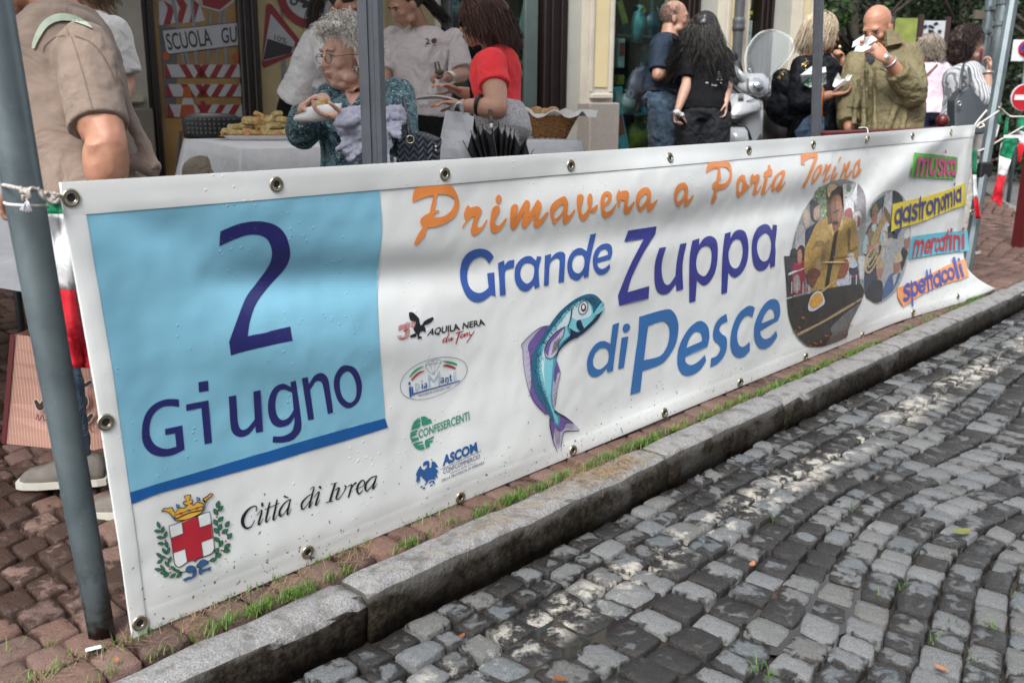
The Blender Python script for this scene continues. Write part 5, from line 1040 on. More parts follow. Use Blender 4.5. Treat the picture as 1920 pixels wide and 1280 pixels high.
for s, c, l in [('390,380 460,370 530,420 520,640 470,700 400,620', (.06, .06, .07), 4), ('450,500 530,440 540,560 500,660 450,640', (.45, .32, .26), 5), ('290,520 340,500 390,560 380,700 340,780 300,720', (.50, .40, .34), 4), ('330,820 420,740 500,700 480,760 340,1080 315,960', (.03, .04, .09), 5), ('170,960! 200,760 290,740 320,900 325,1060 180,1100', (.42, .42, .44), 4), ('105,1110 180,1090 195,1190 190,1280! 80,1280!', (.04, .05, .05), 5), ('195,1130 240,1040 300,1060 320,1180 310,1280! 190,1280!', (.03, .02, .02), 6), ('205,1130 250,1100 270,1180 260,1280! 200,1280!', (.42, .18, .14), 7), ('930,400 980,340 1040,370 1045,520 1010,620 920,610 910,520', (.62, .62, .62), 5), ('920,510 1000,480 1030,560 1000,620 910,600', (.30, .08, .07), 6), ('1040,570 1130,520 1160,620 1130,780 1100,820 1050,700', (.58, .56, .55), 6), ('1110,600 1150,640 1130,760 1100,740', (.30, .10, .08), 7)]:
    ph('photo_bystander', c16, s, c, l)
for s, c, l in [('0,0! 270,0! 265,480! 100,540! 40,560!', (.05, .05, .06), 4), ('170,0! 245,0! 225,90 190,90', (.42, .2, .15), 6), ('120,130 180,90 270,80 270,440 120,480', (.28, .03, .06), 6), ('135,280 200,260 215,440 130,470', (.40, .33, .33), 7), ('60,230! 420,85! 425,110! 60,260!', (.60, .60, .60), 8), ('80,490! 350,420! 350,440! 80,505!', (.45, .05, .06), 8), ('35,560! 110,540! 110,552! 38,575!', (.60, .60, .60), 8), ('870,160! 980,130! 1020,380! 870,390!', (.04, .05, .07), 4), ('860,280! 1000,245! 1000,262! 860,296!', (.42, .06, .06), 5), ('985,0! 1080,0! 1060,320! 1010,300!', (.52, .53, .56), 5)]:
    ph('photo_bystander', c17, s, c, l)
for x in (105, 175, 255, 335, 890, 965): ph('photo_railing', c17, f'{x-6},{250 if x > 800 else 340}! {x+6},{250 if x > 800 else 340}! {x+3},{380 if x > 800 else 500}! {x-9},{380 if x > 800 else 500}!', (.6, .6, .62), 9)
SH = (.36, .23, .065)
ph('photo_shirt', c16, '480,720 560,660 655,595! 720,730! 880,620! 1020,630 1080,720 1110,1000 1110,1180 1040,1300! 300,1300! 320,1080 400,900', SH, 9, 9)
ph('photo_shirt', c17, '270,0! 1000,0! 900,110! 850,220 800,300 720,400 640,420! 360,470! 420,330 310,260 270,200', SH, 9, 9)
ph('photo_shirt_fold', c16, '470,1000 540,960 600,1000 560,1060 480,1060 400,1130', (.20, .13, .04), 10); ph('photo_shirt_fold', c16, '960,800 1000,820 990,1100 1090,1050 1100,1090 1010,1140 960,1090', (.16, .10, .03), 10); ph('photo_shirt_fold', c16, '560,1100 620,1000 700,960 640,1080 600,1270 570,1270', (.24, .15, .05), 10)
ph('photo_collar', c16, '660,745! 720,720 760,860! 720,910! 700,850!', (.44, .30, .11), 11); ph('photo_collar', c16, '815,800! 870,640! 890,720 870,830! 830,815!', (.44, .31, .12), 11)
ph('photo_face_shadow', c16, '655,200 720,150 820,140 760,300 700,420 720,560 715,700 680,740 655,680 645,420', (.10, .045, .025), 10); ph('photo_hat', c16, '650,170 720,120 810,150 840,180 760,220 700,290 660,310', (.62, .45, .25), 11)
ph('photo_face', c16, '700,330 760,270 860,290 890,400 885,500 865,620 830,760 770,830 735,800 715,650 700,520', (.20, .085, .045), 12)
ph('photo_face_light', c16, '780,300 850,310 870,440 850,600 820,700 800,560 780,430', (.30, .13, .065), 13); ph('photo_moustache', c16, '735,690 780,670 815,700 800,730 750,720', (.03, .02, .015), 14); ph('photo_eyes', c16, '725,540! 830,490! 830,530! 730,570!', (.05, .025, .02), 14)
ph('photo_hair', c16, '695,400 700,260 760,200 820,150 880,170 905,260 900,400 880,470 860,350 830,280 760,280 715,340', (.055, .042, .035), 13)
ph('photo_tie', c16, '760,850! 820,810! 800,900! 750,1280! 680,1280! 730,1000!', (.02, .017, .013), 12); ph('photo_tie', c17, '620,0! 680,0! 630,200 600,405! 545,415! 580,180!', (.02, .017, .013), 12)
ph('photo_cuff', c16, '930,1250! 960,1180 1040,1150 1050,1280! 960,1280!', (.50, .48, .46), 12); ph('photo_cuff', c17, '860,20! 920,10 980,120 930,160 870,150!', (.46, .50, .60), 11); ph('photo_apron', c17, '690,340 760,260 860,200 880,380! 720,405!', (.40, .43, .50), 11)
ph('photo_hand', c17, '740,180 790,70 840,45 865,100 850,200 820,270 780,300! 710,310!', (.24, .075, .04), 13); ph('photo_hand', c17, '320,200 370,165 440,170 490,230 450,300 400,400 330,370 310,280', (.17, .055, .03), 12); ph('photo_napkin', c17, '420,30! 480,20! 500,180! 430,170!', (.45, .33, .17), 11)
ph('photo_pan', c17, '42,570! 340,500 700,410 1025,378! 1065,450 1065,520! 1035,600 960,750 860,960 850,1050 800,1100 600,1180 460,1212 320,1190 200,1090! 110,930 60,780', (.028, .024, .020), 8, 9)
ph('photo_pan_rim', c17, '170,1030! 500,870 800,690 1050,545! 1045,580! 800,730 500,900 185,1068!', (.34, .24, .13), 9); ph('photo_pan_side', c17, '630,950 800,780 1020,620! 860,960 840,1060 780,1100 560,1180 640,1050', (.12, .115, .115), 9)
ph('photo_ladle_handle', c17, '480,475! 700,305! 720,320! 505,490!', (.45, .30, .13), 14); ph('photo_ladle', c17, '325,640 360,540 430,470 500,480 535,560 540,630 480,680 400,730 330,725', (.48, .50, .56), 14); ph('photo_ladle_bowl', c17, '338,630 370,550 430,495 490,500 520,570 500,630 440,680 380,700', (.52, .27, .05), 15)
for k in range(26):
    x, y = [(200, 960), (250, 820), (420, 1150), (500, 1140), (580, 1070), (790, 1010), (860, 930), (380, 1190), (170, 990)][k % 9]; x += rs.normal(0, 22); y += rs.normal(0, 14); ph('photo_ember', c17, ' '.join(f'{x+rs.uniform(6, 16)*math.cos(a):.0f},{y+rs.uniform(4, 12)*math.sin(a):.0f}' for a in (0, 1.3, 2.6, 3.9, 5.2)), (.55, .12, .05), 10)
T_ = lambda name, s, c, l: ph(name, c18, s, c, l)
T_('photo_wall', '330,80! 410,50! 400,180! 380,480! 300,760! 280,480!', (.52, .54, .57), 3); T_('photo_window', '410,50 460,55 510,110 520,150! 410,185!', (.03, .035, .04), 4); T_('photo_window', '360,420! 400,380! 470,440! 460,545! 350,540!', (.05, .07, .075), 4); T_('photo_window', '175,250 230,160 330,80! 315,190 200,330', (.06, .09, .09), 4)
T_('photo_coat', '110,560 180,380 260,400 300,560 260,720 120,720', (.06, .05, .05), 4); T_('photo_sleeve', '130,490 155,560 155,640 140,700 95,680 105,580', (.34, .45, .46), 5); T_('photo_waistcoat', '150,480 200,420 260,440 270,520 240,720 150,700', (.22, .17, .13), 5); T_('photo_sleeve', '280,500 310,500 320,580 300,620 270,580', (.30, .42, .42), 5)
T_('photo_hat', '190,295! 205,210 240,175 262,240! 240,270', (.30, .20, .12), 6); T_('photo_face', '195,310 245,270 250,330 230,400 205,400', (.36, .15, .10), 5); T_('photo_collar', '190,405! 240,390 235,470 200,460', (.40, .46, .46), 6)
T_('photo_trousers', '120,890 220,740 240,860 240,1000 130,1140', (.05, .065, .10), 4); T_('photo_tuba', '310,200 340,230 385,300 390,385 350,350! 300,440 250,560 200,660 180,560! 250,420 300,300', (.38, .27, .12), 7)
T_('photo_tuba_mouth', '315,200! 350,235 385,300! 392,390! 350,330 320,280', (.16, .10, .05), 8); T_('photo_arm', '140,680! 150,630 220,590 280,570 285,610 200,650', (.42, .20, .14), 9)
lines('photo_tuba_pipe', c18, [[(200, 640, 9), (140, 740, 10), (125, 840, 10), (150, 895, 11), (190, 870, 10), (250, 770, 9), (310, 640, 8), (350, 540, 7), (345, 470, 6), (310, 460, 5)], [(220, 700, 7), (160, 790, 7), (160, 840, 7), (200, 800, 7), (260, 680, 7)]], pc((.50, .37, .18)), 8)
lines('photo_valve', c18, [[(220, 620+k*22, 8), (260, 600+k*22, 8)] for k in range(4)], pc((.42, .36, .28)), 10)
T_('photo_jacket', '130,1140 180,1000 240,970 300,990 310,1080 300,1190! 240,1212 170,1180', (.035, .035, .04), 5); T_('photo_face', '245,860 310,850 300,930 265,980 245,920', (.42, .22, .16), 6); T_('photo_hat', '235,850! 250,770 285,750 320,790 325,840! 280,855', (.44, .34, .22), 7)
T_('photo_blue_coat', '310,1180! 310,1080 380,920 440,900! 500,900! 470,980 400,1100', (.07, .14, .30), 5); T_('photo_face', '425,800 490,790 480,880 440,930 425,880', (.34, .16, .11), 6); T_('photo_shirt_front', '410,930! 465,900! 440,990 420,1040!', (.50, .50, .48), 7); T_('photo_hat', '425,795! 450,700 485,675 505,720 515,770! 460,795', (.52, .42, .26), 7)
T_('photo_dark_jacket', '500,670 530,630 570,680! 540,790 505,880! 490,760', (.03, .035, .045), 5); T_('photo_face', '535,540 590,520 575,640 545,660 535,600', (.34, .17, .12), 6); T_('photo_cap', '525,530! 545,460 580,440 598,500! 590,520 545,545', (.60, .60, .60), 7)
# ---- eyelets
M_brass = mat('eyelet_metal', (.42, .38, .30), .28, .15, 200, Metallic=.95); M_hole = mat('eyelet_hole', (.012, .012, .012), .8)
def eyelet(px, py, r=.0155):
    p = banner_map(.004)(np.array([(px, py)]))[0]; s, t_ = (p-B0)@DK, p[2]; e = .012
    n = nrm(np.cross(BS(s+e, t_)-BS(s-e, t_), BS(s, t_+e)-BS(s, t_-e))); n = n if n@(C0-p) > 0 else -n
    Mx_ = basis(DK, n); q_ = MB().torus(p, r, .0042, Mx_, 22, 8).torus(p+n*.0008, r*.72, .0026, Mx_, 20, 6).build('eyelet', M_brass, bn, True)
    MB().lathe(p-n*.001, [(r*.66, -.0005), (r*.66, .0012)], 14, Mx_).build('eyelet_hole', M_hole, q_) if False else obj('eyelet_hole', [p+Mx_@np.array([r*.68*math.cos(k*.5236), r*.68*math.sin(k*.5236), .0006]) for k in range(12)], [tuple(range(12))], M_hole, bn)
for x, y in [(133, 371), (518, 345.5), (834, 326), (1070, 310), (1256, 295.5), (1404, 282), (1525, 271), (1626, 261), (1711, 255), (1783, 248), (198, 791), (262, 1167), (577, 1034), (863, 932), (1074.5, 843.5), (1246, 773), (1388, 716), (1511, 668), (1617, 628), (1712, 586), (1796, 556), (1822, 398)]: eyelet(x, y)
# ================================================================ poles, canopy, ropes, bunting, chain, rail
def tap(px0, py0, w0, px1, py1, w1, r0, r1, n=14, k=9):
    a, b = W(px0, py0, w0), W(px1, py1, w1); return [a+(b-a)*i/(k-1) for i in range(k)], list(np.linspace(r0, r1, k))
t = NT('pole_steel'); n = t.noise(4, 6, .65, dist=.6); n2 = t.noise(60, 4); n3 = t.noise(11, 5, .7)
c = t.mix(t.ramp(n, .3, .7), (.085, .112, .125), (.155, .195, .21)); c = t.mix(t.ramp(n2, .64, .74, 0, .5), c, (.20, .22, .22)); c = t.mix(t.ramp(n3, .66, .74, 0, .6), c, (.05, .03, .02))
z = t.n('SeparateXYZ', {0: t.n('NewGeometry').outputs['Position']}).outputs[2]; c = t.mix(t.math('MULTIPLY', t.ramp(z, .02, .28, 1, 0), t.ramp(n3, .42, .55)), c, (.022, .014, .010))
t.bump(n2, .15, .002); M_pole = t.out(c, t.ramp(n, .3, .7, .34, .5), Metallic=.35)
p0 = Gd(192, 1190, .0)
pl = thing('banner_pole', p0, 'thick leaning grey steel pole at the left end of the banner, knotted rope round it', 'pole')
b_ = W(40, 337, 2.04); d_ = nrm(b_-p0); pts = [p0-d_*.05+d_*s for s in np.linspace(0, 2.6, 12)]
MB().tube(pts, list(np.linspace(.0285, .054, 12)), 20).build('post', M_pole, pl, True)
# raised seam running up the tube
sd_ = nrm(np.cross(d_, -fw)); q_ = [p+nrm(-fw*.72-sd_*.7)*r*.99 for p, r in zip(pts, np.linspace(.0285, .054, 12))]
MB().tube(q_, .0035, 6).build('weld_seam', M_pole, pl, True)
p1 = W(1811, 505, 6.55); p2 = W(1898, 0, 6.45); d_ = nrm(p2-p1); L_ = np.linalg.norm(p2-p1)
pr = thing('banner_pole', p1, 'leaning grey steel pole behind the right end of the banner with ropes and bunting', 'pole')
MB().tube([p1-d_*.1+d_*s for s in np.linspace(0, 2.6, 6)], .036, 8).build('post', M_galv, pr, False)
x_ = nrm(np.cross(d_, fw)); MB().tube([p1-d_*.1-x_*.036+fw*.03+d_*s for s in np.linspace(0, 2.6, 6)], .018, 6).build('flange', M_galv, pr, False)
q_ = W(1846, 318, 6.5); MB().box(q_, (.10, .05, .10), rotz(.3), .01).build('foot_clamp', mat('black_rubber', (.012, .012, .013), .6), pr)
# gazebo
A1 = W(707, 312, 3.18); A1[2] = 0; A2 = W(1551, 250, 5.25); A2[2] = 0
gd = nrm(A2-A1); gn = np.array([-gd[1], gd[0], 0]); gl_ = np.linalg.norm(A2-A1)
M_alu = mat('grey_aluminium', (.085, .095, .11), .42, .15, 14, .1, 90, Metallic=.3); M_alud = mat('grey_aluminium_groove', (.06, .066, .08), .5, .2, 14)
t = NT('canopy_fabric'); tl = t.n('BsdfTranslucent', {'Color': (.78, .78, .76)}); mx = t.n('MixShader', {0: .55}); t.put(mx.inputs[1], t.b); t.put(mx.inputs[2], tl); t.b.inputs['Base Color'].default_value = (.7, .7, .69, 1); t.t.links.new(mx.outputs[0], t.t.nodes['Material Output'].inputs[0]); M_canv = t.m
gz_ = thing('market_gazebo', A1, 'grey metal framed market gazebo standing behind the banner, over the food table', 'gazebo')
GH = 2.25
for i, (c, wd) in enumerate(((A1, .078), (A2, .043), (A1+gn*3, .045), (A2+gn*3, .045))):
    k = basis(nrm(c*np.array([1, 1, 0])*0+np.array([fw[1], -fw[0]*1+.1, 0])), ZU) if i == 0 else basis(gd, ZU)
    lean = np.array([-.006, 0, 0]) if i == 0 else (np.array([-.06, 0, 0]) if i == 1 else np.zeros(3))
    zb = gz(c[0], c[1]); hw = wd/2; prof = [(-hw, -hw*.7), (-hw*.7, -hw), (-hw*.25, -hw), (-hw*.18, -hw*.78), (hw*.18, -hw*.78), (hw*.25, -hw), (hw*.62, -hw), (hw, -hw*.62), (hw, hw*.7), (hw*.7, hw), (-hw*.7, hw), (-hw, hw*.7)]
    MB().loft([[c+lean*z_+k@np.array([a, b, 0])+ZU*z_ for a, b in prof] for z_ in (zb, .7, 1.4, GH)]).build('leg', M_alu, gz_)
    MB().box(c+[0, 0, zb+.006], (.14, .14, .012), k).build('foot_plate', M_alud, gz_)
for a, b in ((A1, A2), (A1, A1+gn*3), (A2, A2+gn*3), (A1+gn*3, A2+gn*3)):
    MB().tube([a+ZU*GH, b+ZU*GH], .022, 6).build('roof_beam', M_alu, gz_); MB().tube([a+ZU*(GH-.25), (a+b)/2+ZU*GH, b+ZU*(GH-.25)], .014, 5).build('brace', M_alu, gz_)
def canopy(c0, dx, dy, par):
    cs = [c0, c0+dx, c0+dx+dy, c0+dy]; ap = c0+(dx+dy)/2+ZU*(GH+.75); V = [c+ZU*(GH+.03) for c in cs]+[ap]+[c+ZU*(GH-.2) for c in cs]
    MB().add(V, [(0, 1, 4), (1, 2, 4), (2, 3, 4), (3, 0, 4)]+[(i, (i+1) % 4, 5+(i+1) % 4, 5+i) for i in range(4)]).build('canopy', M_canv, par)
canopy(A1-gd*.05-gn*.05, gd*(gl_+.1), gn*3.1, gz_)
g2 = thing('market_gazebo', A1-gd*3.2, 'unseen second gazebo added to shade the left man and the table at the left edge', 'gazebo')  # out-of-view gazebo, put in for shade at the far left
for c in (A1-gd*3.2, A1-gd*3.2+gn*3): MB().box(c+ZU*1.1, (.045, .045, 2.3), basis(gd, ZU)).build('leg', M_alu, g2)
canopy(A1-gd*3.2, gd*3.1, gn*3.1, g2)
# ropes
t = NT('rope'); wv = t.n('TexWave', {'Vector': t.n('TexCoord').outputs['Object'], 'Scale': 45., 'Distortion': 2.}); t.bump(wv.outputs[1], .6, .002)
M_rope = t.out(t.mix(t.ramp(t.noise(60, 3), .4, .6), (.30, .27, .24), (.50, .48, .44)), .85)
M_wrope = mat('white_rope', (.55, .53, .48), .8, .12, 60, .4, 120)
def ropeo(name, pts, r, m, label, par=None, cat='rope'):
    P_ = cr(pts, 6); o = MB().tube([p for p in P_], r, 8).build(name, m, par, True)
    if par is None: tag(o, label, cat)
    return o
rp = thing('rope_tie', W(90, 375, 2.0), 'knotted grey rope and thin speckled cord tying the banner corner to the left pole', 'rope')
wp = 2.0
loop = lambda y, rr: [W(3, y-5, wp-.02), W(22, y-3, wp-.055), W(45, y+1, wp-.065), W(66, y+2, wp-.05), W(80, y+1, wp-.01)]
ropeo('rope', [W(5, 347, wp+.02)]+[W(20, 350, wp-.06), W(42, 355, wp-.07), W(60, 356, wp-.06), W(78, 360, wp-.03), W(95, 372, wp-.02), W(108, 366, wp-.02), W(120, 370, 2.05), W(133, 371, 2.08)], .0042, M_rope, '', rp)
ropeo('rope', [W(38, 352, wp-.085), W(44, 362, wp-.09), W(52, 368, wp-.085), W(52, 358, wp-.08), W(62, 354, wp-.07), W(76, 362, wp-.05), W(88, 370, wp-.03), W(100, 374, wp-.03), W(96, 364, wp-.03), W(84, 362, wp-.04)], .0045, M_rope, '', rp)
ropeo('rope', [W(40, 360, wp-.09), W(50, 360, wp-.095), W(54, 370, wp-.09), W(46, 374, wp-.09), W(44, 366, wp-.095)], .005, M_rope, '', rp)
ropeo('rope', [W(70, 352, wp-.06), W(78, 366, wp-.055), W(92, 378, wp-.04), W(104, 380, wp-.03), W(108, 372, wp-.02), W(100, 362, wp-.03)], .0042, M_rope, '', rp)
ropeo('cord', [W(8, 380, wp), W(14, 383, wp-.055), W(35, 385, wp-.075), W(60, 386, wp-.07), W(80, 386, wp-.03), W(90, 388, wp)], .0032, M_wrope, '', rp)
for k in range(14):
    a = R(60+k*6.5); x, y = 51+18*math.cos(a), 384+14*math.sin(a); ropeo('frayed_end', [W(51, 376, wp-.095), W((51+x)/2+random.uniform(-2, 2), 384, wp-.10), W(x, y, wp-.095)], .0011, [M_wrope, mat('blue_fibre', (.15, .20, .35), .8), M_rope][k % 3], '', rp)
rq = thing('rope_tie', W(1826, 240, 6.3), 'pale rope tying the upper right banner corner to the right pole', 'rope')
ropeo('rope', [W(1824, 241, 6.05), W(1834, 226, 6.3), W(1850, 207, 6.42)], .006, M_wrope, '', rq); ropeo('rope', [W(1824, 243, 6.05), W(1836, 233, 6.3), W(1855, 220, 6.38), W(1873, 208, 6.4)], .006, M_wrope, '', rq)
ropeo('rope', [W(1832, 238, 6.1), W(1838, 230, 6.15), W(1845, 236, 6.15), W(1836, 240, 6.1)], .006, M_wrope, '', rq); ropeo('rope', [W(1832, 284, 6.45), W(1850, 277, 6.5), W(1885, 257, 6.6), W(1925, 234, 6.7)], .006, M_wrope, '', rq)
rs_ = ropeo('rope', [W(1873, 201, 6.38), W(1880, 207, 6.45), W(1892, 217, 6.5), W(1902, 219, 6.5), W(1930, 219, 6.6)], .006, M_wrope, 'pale cord carrying small flags to the right of the right pole', None, 'cord')
for (a, b, c_) in (((1610, 240), (1626, 241), (1626, 262)), ((1783, 238), (1792, 238), (1784, 249))):
    ropeo('string', [W(*a, 5.0 if a[0] < 1700 else 5.9), W(*b, 4.95 if a[0] < 1700 else 5.85), banner_map(.01)(np.array([c_]))[0]], .003, M_wrope, 'white string tying the %s eyelet to the red rail' % ('third last upper' if a[0] < 1700 else 'last upper'), None, 'string')
# little national flags
M_fg = cloth('flag_green', (.005, .16, .075), .6); M_fw = cloth('flag_white', (.60, .61, .62), .6); M_fr = cloth('flag_red', (.42, .008, .018), .6)
def flag(P_, cuts, w_, label, group='bunting flags', th=.0):
    """P_: left edge and right edge picture points from top to bottom"""
    o = thing('bunting_flag', W(*P_[0][0], w_), label, 'flag', group); L0 = np.array(P_[0], float); L1 = np.array(P_[1], float)
    l = cr(L0, 8); r = cr(L1, 8); N = len(l); k0 = 0
    for j, (m_, nm) in enumerate(((M_fg, 'green_band'), (M_fw, 'white_band'), (M_fr, 'red_band'))):
        k1 = int(round(cuts[j]*(N-1))); V = []
        for i in range(k0, k1+1):
            for q in range(5): p = l[i]*(1-q/4)+r[i]*q/4; V.append(W(p[0], p[1], w_+.02*math.sin(q*1.9+i*.35)+.01*math.sin(i*.9)))
        if k1 > k0:
            ob_ = obj(nm, V, [(i*5+q, i*5+q+1, i*5+q+6, i*5+q+5) for i in range(k1-k0) for q in range(4)], m_, o, True); md = ob_.modifiers.new('s', 'SOLIDIFY'); md.thickness = .001
        k0 = k1
    return o
flag(([(1823, 282), (1823, 345), (1829, 410)], [(1833, 282), (1831, 345), (1840, 410)]), (.35, .68, 1), 6.42, 'flag hanging just behind the right edge of the banner')
flag(([(1873, 203), (1866, 235), (1860, 262)], [(1878, 210), (1874, 238), (1865, 268)]), (.45, .8, 1), 6.6, 'narrow folded flag hanging beside the right pole')
flag(([(1886, 220), (1879, 258), (1873, 290), (1870, 330)], [(1892, 222), (1888, 258), (1884, 290), (1876, 335)]), (.4, .99, 1), 6.62, 'twisted flag left of the big one, its lower part white')
flag(([(1884, 256), (1876, 282), (1870, 330), (1858, 372)], [(1911, 253), (1899, 290), (1888, 330), (1877, 388)]), (.42, .68, 1), 6.55, 'largest flag, hanging over the chain with its red end lowest')
flag(([(1908, 220), (1909, 255), (1908, 306)], [(1935, 222), (1925, 260), (1913, 306)]), (.35, .62, 1), 6.7, 'flag cut by the right edge of the view')
flag(([(72, 374), (68, 430), (88, 560), (122, 688)], [(112, 374), (128, 430), (148, 560), (170, 690)]), (.22, .62, 1), 2.28, 'larger flag hanging between the left pole and the banner edge', 'bunting flags')
MB().box((W(1884, 258, 6.5)+W(1911, 254, 6.5))/2, (.11, .006, .02)).build('flag_hem', M_fw, label='white hem strip folded over the cord above the largest flag', cat='strip')
# chain
t = NT('rusty_chain'); M_ch = t.out(t.mix(t.ramp(t.noise(60, 4), .4, .6), (.08, .025, .02), (.30, .22, .20)), .45, Metallic=.4)
ch = thing('chain', W(1860, 300, 6.9), 'rusty red brown chain sagging from behind the banner to the right', 'chain')
cp = cr([W(1815, 284, 6.7), W(1832, 295, 6.75), W(1850, 301, 6.8), (W(1872, 298, 6.85)), W(1895, 284, 6.9), W(1925, 262, 7.0)], 12)
seg = np.concatenate([[0], np.cumsum(np.linalg.norm(np.diff(cp, axis=0), axis=1))]); nl_ = int(seg[-1]/.021)
for i in range(nl_):
    s_ = i*.021; p = np.array([np.interp(s_, seg, cp[:, k]) for k in range(3)]); q2 = np.array([np.interp(s_+.01, seg, cp[:, k]) for k in range(3)]); d_ = nrm(q2-p)
    up_ = nrm(np.cross(d_, [0, 1, .2])); sd_ = np.cross(d_, up_); a_ = up_ if i % 2 else sd_
    V = [p+d_*(.016*math.cos(k*math.pi/5))+a_*(.0095*math.sin(k*math.pi/5)) for k in range(10)]+[p+d_*.016]
    MB().tube(V, .0036, 5, False).build('link', M_ch, ch, True)
# dark red posts and rail
M_mar = mat('maroon_paint', (.095, .012, .014), .38, .15, 10, .1, 60)
bp = Gd(1911, 463, .0); bb = thing('barrier_post', bp, 'dark red square post standing on the paving at the right edge', 'post')
tp = W(1932, 318, 7.95); d_ = nrm(tp-bp); MB().loft([[bp+d_*s+rotz(.5)@np.array([a, b, 0])*.045 for a, b in ((-1, -1), (1, -1), (1, 1), (-1, 1))] for s in (-.02, .5, 1.02)]).build('post', M_mar, bb)
MB().ell(bp+d_*1.06, .055).build('ball', M_mar, bb, True)
ra = W(1540, 244, 5.35); rb = W(1778, 236, 6.15); rl = thing('railing', (ra+rb)/2*np.array([1, 1, 0]), 'dark red handrail with ball topped post behind the right half of the banner', 'railing')
kx = basis(rb-ra, ZU)
MB().box((ra+rb)/2+ZU*-.02, (np.linalg.norm(rb-ra), .07, .028), kx, .006).build('handrail', M_mar, rl)
for f_ in (.15, .5): c = ra+(rb-ra)*f_; MB().box((c[0], c[1], c[2]/2-.03), (.05, .05, c[2]), kx).build('post', M_mar, rl)
c = W(1767, 232, 6.1); MB().box((c[0], c[1], c[2]/2-.02), (.06, .06, c[2]), kx).build('post', M_mar, rl); MB().ell(W(1767, 226, 6.1), .040, None, 16, 12).build('ball', M_mar, rl, True)
# ================================================================ tables and food
M_cl = cloth('white_tablecloth', (.62, .63, .66), .8, .04, .5, 6)
def tablecloth(name, corners, top, drops, label, m=M_cl, wav=.012):
    """corners: 4 ground points ccw; cloth hangs by drops per side"""
    C_ = [np.array(c, float) for c in corners]; V = []; Fc = []; n = 18
    g = np.linspace(0, 1, n)
    for v in g:
        for u in g:
            p = C_[0]*(1-u)*(1-v)+C_[1]*u*(1-v)+C_[2]*u*v+C_[3]*(1-u)*v; V.append((p[0], p[1], top+.002*math.sin(u*9)*math.sin(v*7)))
    for j in range(n-1):
        for i in range(n-1): Fc.append((j*n+i, j*n+i+1, (j+1)*n+i+1, (j+1)*n+i))
    cen = sum(C_)/4; per = [i for i in range(n)]+[j*n+n-1 for j in range(1, n)]+[(n-1)*n+i for i in range(n-2, -1, -1)]+[j*n for j in range(n-2, 0, -1)]; L = len(per); rows = 7; prev = per
    for r_ in range(1, rows):
        cur = []
        for k, pi_ in enumerate(per):
            p = np.array(V[pi_]); side = min(3, k*4//L); f = r_/(rows-1); dr = drops[side]*(1-.12*abs(math.sin(k*.55))); o = nrm((p-cen)*[1, 1, 0]); edge = (k % (L//4))/(L/4); cor = math.exp(-(min(edge, 1-edge)/.06)**2)
            o = o*(.006+f*(.02+wav*math.sin(k*1.15)+wav*.6*math.sin(k*.47+2))+cor*f*.07)
            cur.append(len(V)); V.append((p[0]+o[0], p[1]+o[1], p[2]-dr*(f**.9)-.0*cor))
        for k in range(L): Fc.append((prev[k], cur[k], cur[(k+1) % L], prev[(k+1) % L]))
        prev = cur
    return obj(name, V, Fc, m, None, True, label=label, cat='tablecloth')
TZ = .93
T0 = W(458, 277, 4.97); T1_ = W(1085, 262, 6.0); td = nrm((T1_-T0)*[1, 1, 0]); tn = np.array([-td[1], td[0], 0]); tw = .85; TL = np.linalg.norm((T1_-T0)[:2])
def table(c0, L, wd, z, dd, dn, label, th=.03):
    o = thing('trestle_table', c0, label, 'table'); M_ = basis(dd, ZU); c = c0+dd*L/2+dn*wd/2
    MB().box((c[0], c[1], z-.02), (L, wd, .03), M_, .004).build('tabletop', mat('table_board', (.30, .28, .25), .6), o)
    for a in (.12, L-.12):
        for b in (.08, wd-.08):
            p = c0+dd*a+dn*b; g_ = gz(p[0], p[1]); MB().tube([(p[0], p[1], g_), (p[0], p[1], z-.03)], .014, 8).build('leg', mat('dark_table_steel', (.02, .02, .022), .4), o, True)
    return o
g0 = T0*np.array([1, 1, 0])
table(g0, TL, tw, TZ, td, tn, 'long trestle table for the food under the white cloth')
Cc = [g0-td*.01-tn*.01, g0+td*(TL+.01)-tn*.01, g0+td*(TL+.01)+tn*(tw+.01), W(344, 255, 5.85)*np.array([1, 1, 0])]
tablecloth('tablecloth', Cc, TZ+.004, (.62, .4, .3, .36), 'white cloth over the long food table behind the banner')
l0 = W(47, 312, 3.45)*np.array([1, 1, 0]); td2 = nrm(np.array([-1., -.02, 0])); tn2 = np.array([.0, 1., 0])
table(l0+td2*1.6, 1.6, .7, .93, -td2, tn2, 'second table at the left edge with a white cloth nearly to the ground')
tablecloth('tablecloth', [l0+td2*1.61, l0, l0+tn2*.72, l0+tn2*.72+td2*1.61], .934, (.44, .44, .4, .4), 'white cloth on the table at the left edge of the view')
# folding chair behind the table
M_cb = mat('black_plastic', (.014, .015, .017), .5, .2, 20); fc_ = W(397, 232, 6.4)
fo = thing('folding_chair', fc_*np.array([1, 1, 0]), 'black plastic folding chair with perforated back behind the food table', 'chair'); g_ = gz(fc_[0], fc_[1])
BK = W(340, 213, 6.4), W(452, 211, 6.4); bw = np.linalg.norm(BK[1]-BK[0]); c = (BK[0]+BK[1])/2; n = 14; V = []; Fc = []
for j in range(6):
    for i in range(n+1):
        u = i/n*2-1; hh = .17*(1-.12*abs(u)**6*(1 if j else 0)); V.append((c[0]+u*bw/2*(1-.05*(j == 0)-.0), c[1]+.05*u*u-.03*(5-j)/5, c[2]-.0-hh*j/5-.03*abs(u)**5*(1-j/5)))
for j in range(5):
    for i in range(n): Fc.append((j*(n+1)+i, j*(n+1)+i+1, (j+1)*(n+1)+i+1, (j+1)*(n+1)+i))
ob_ = obj('backrest', V, Fc, M_cb, fo, True); md = ob_.modifiers.new('s', 'SOLIDIFY'); md.thickness = .018
hb = MB()
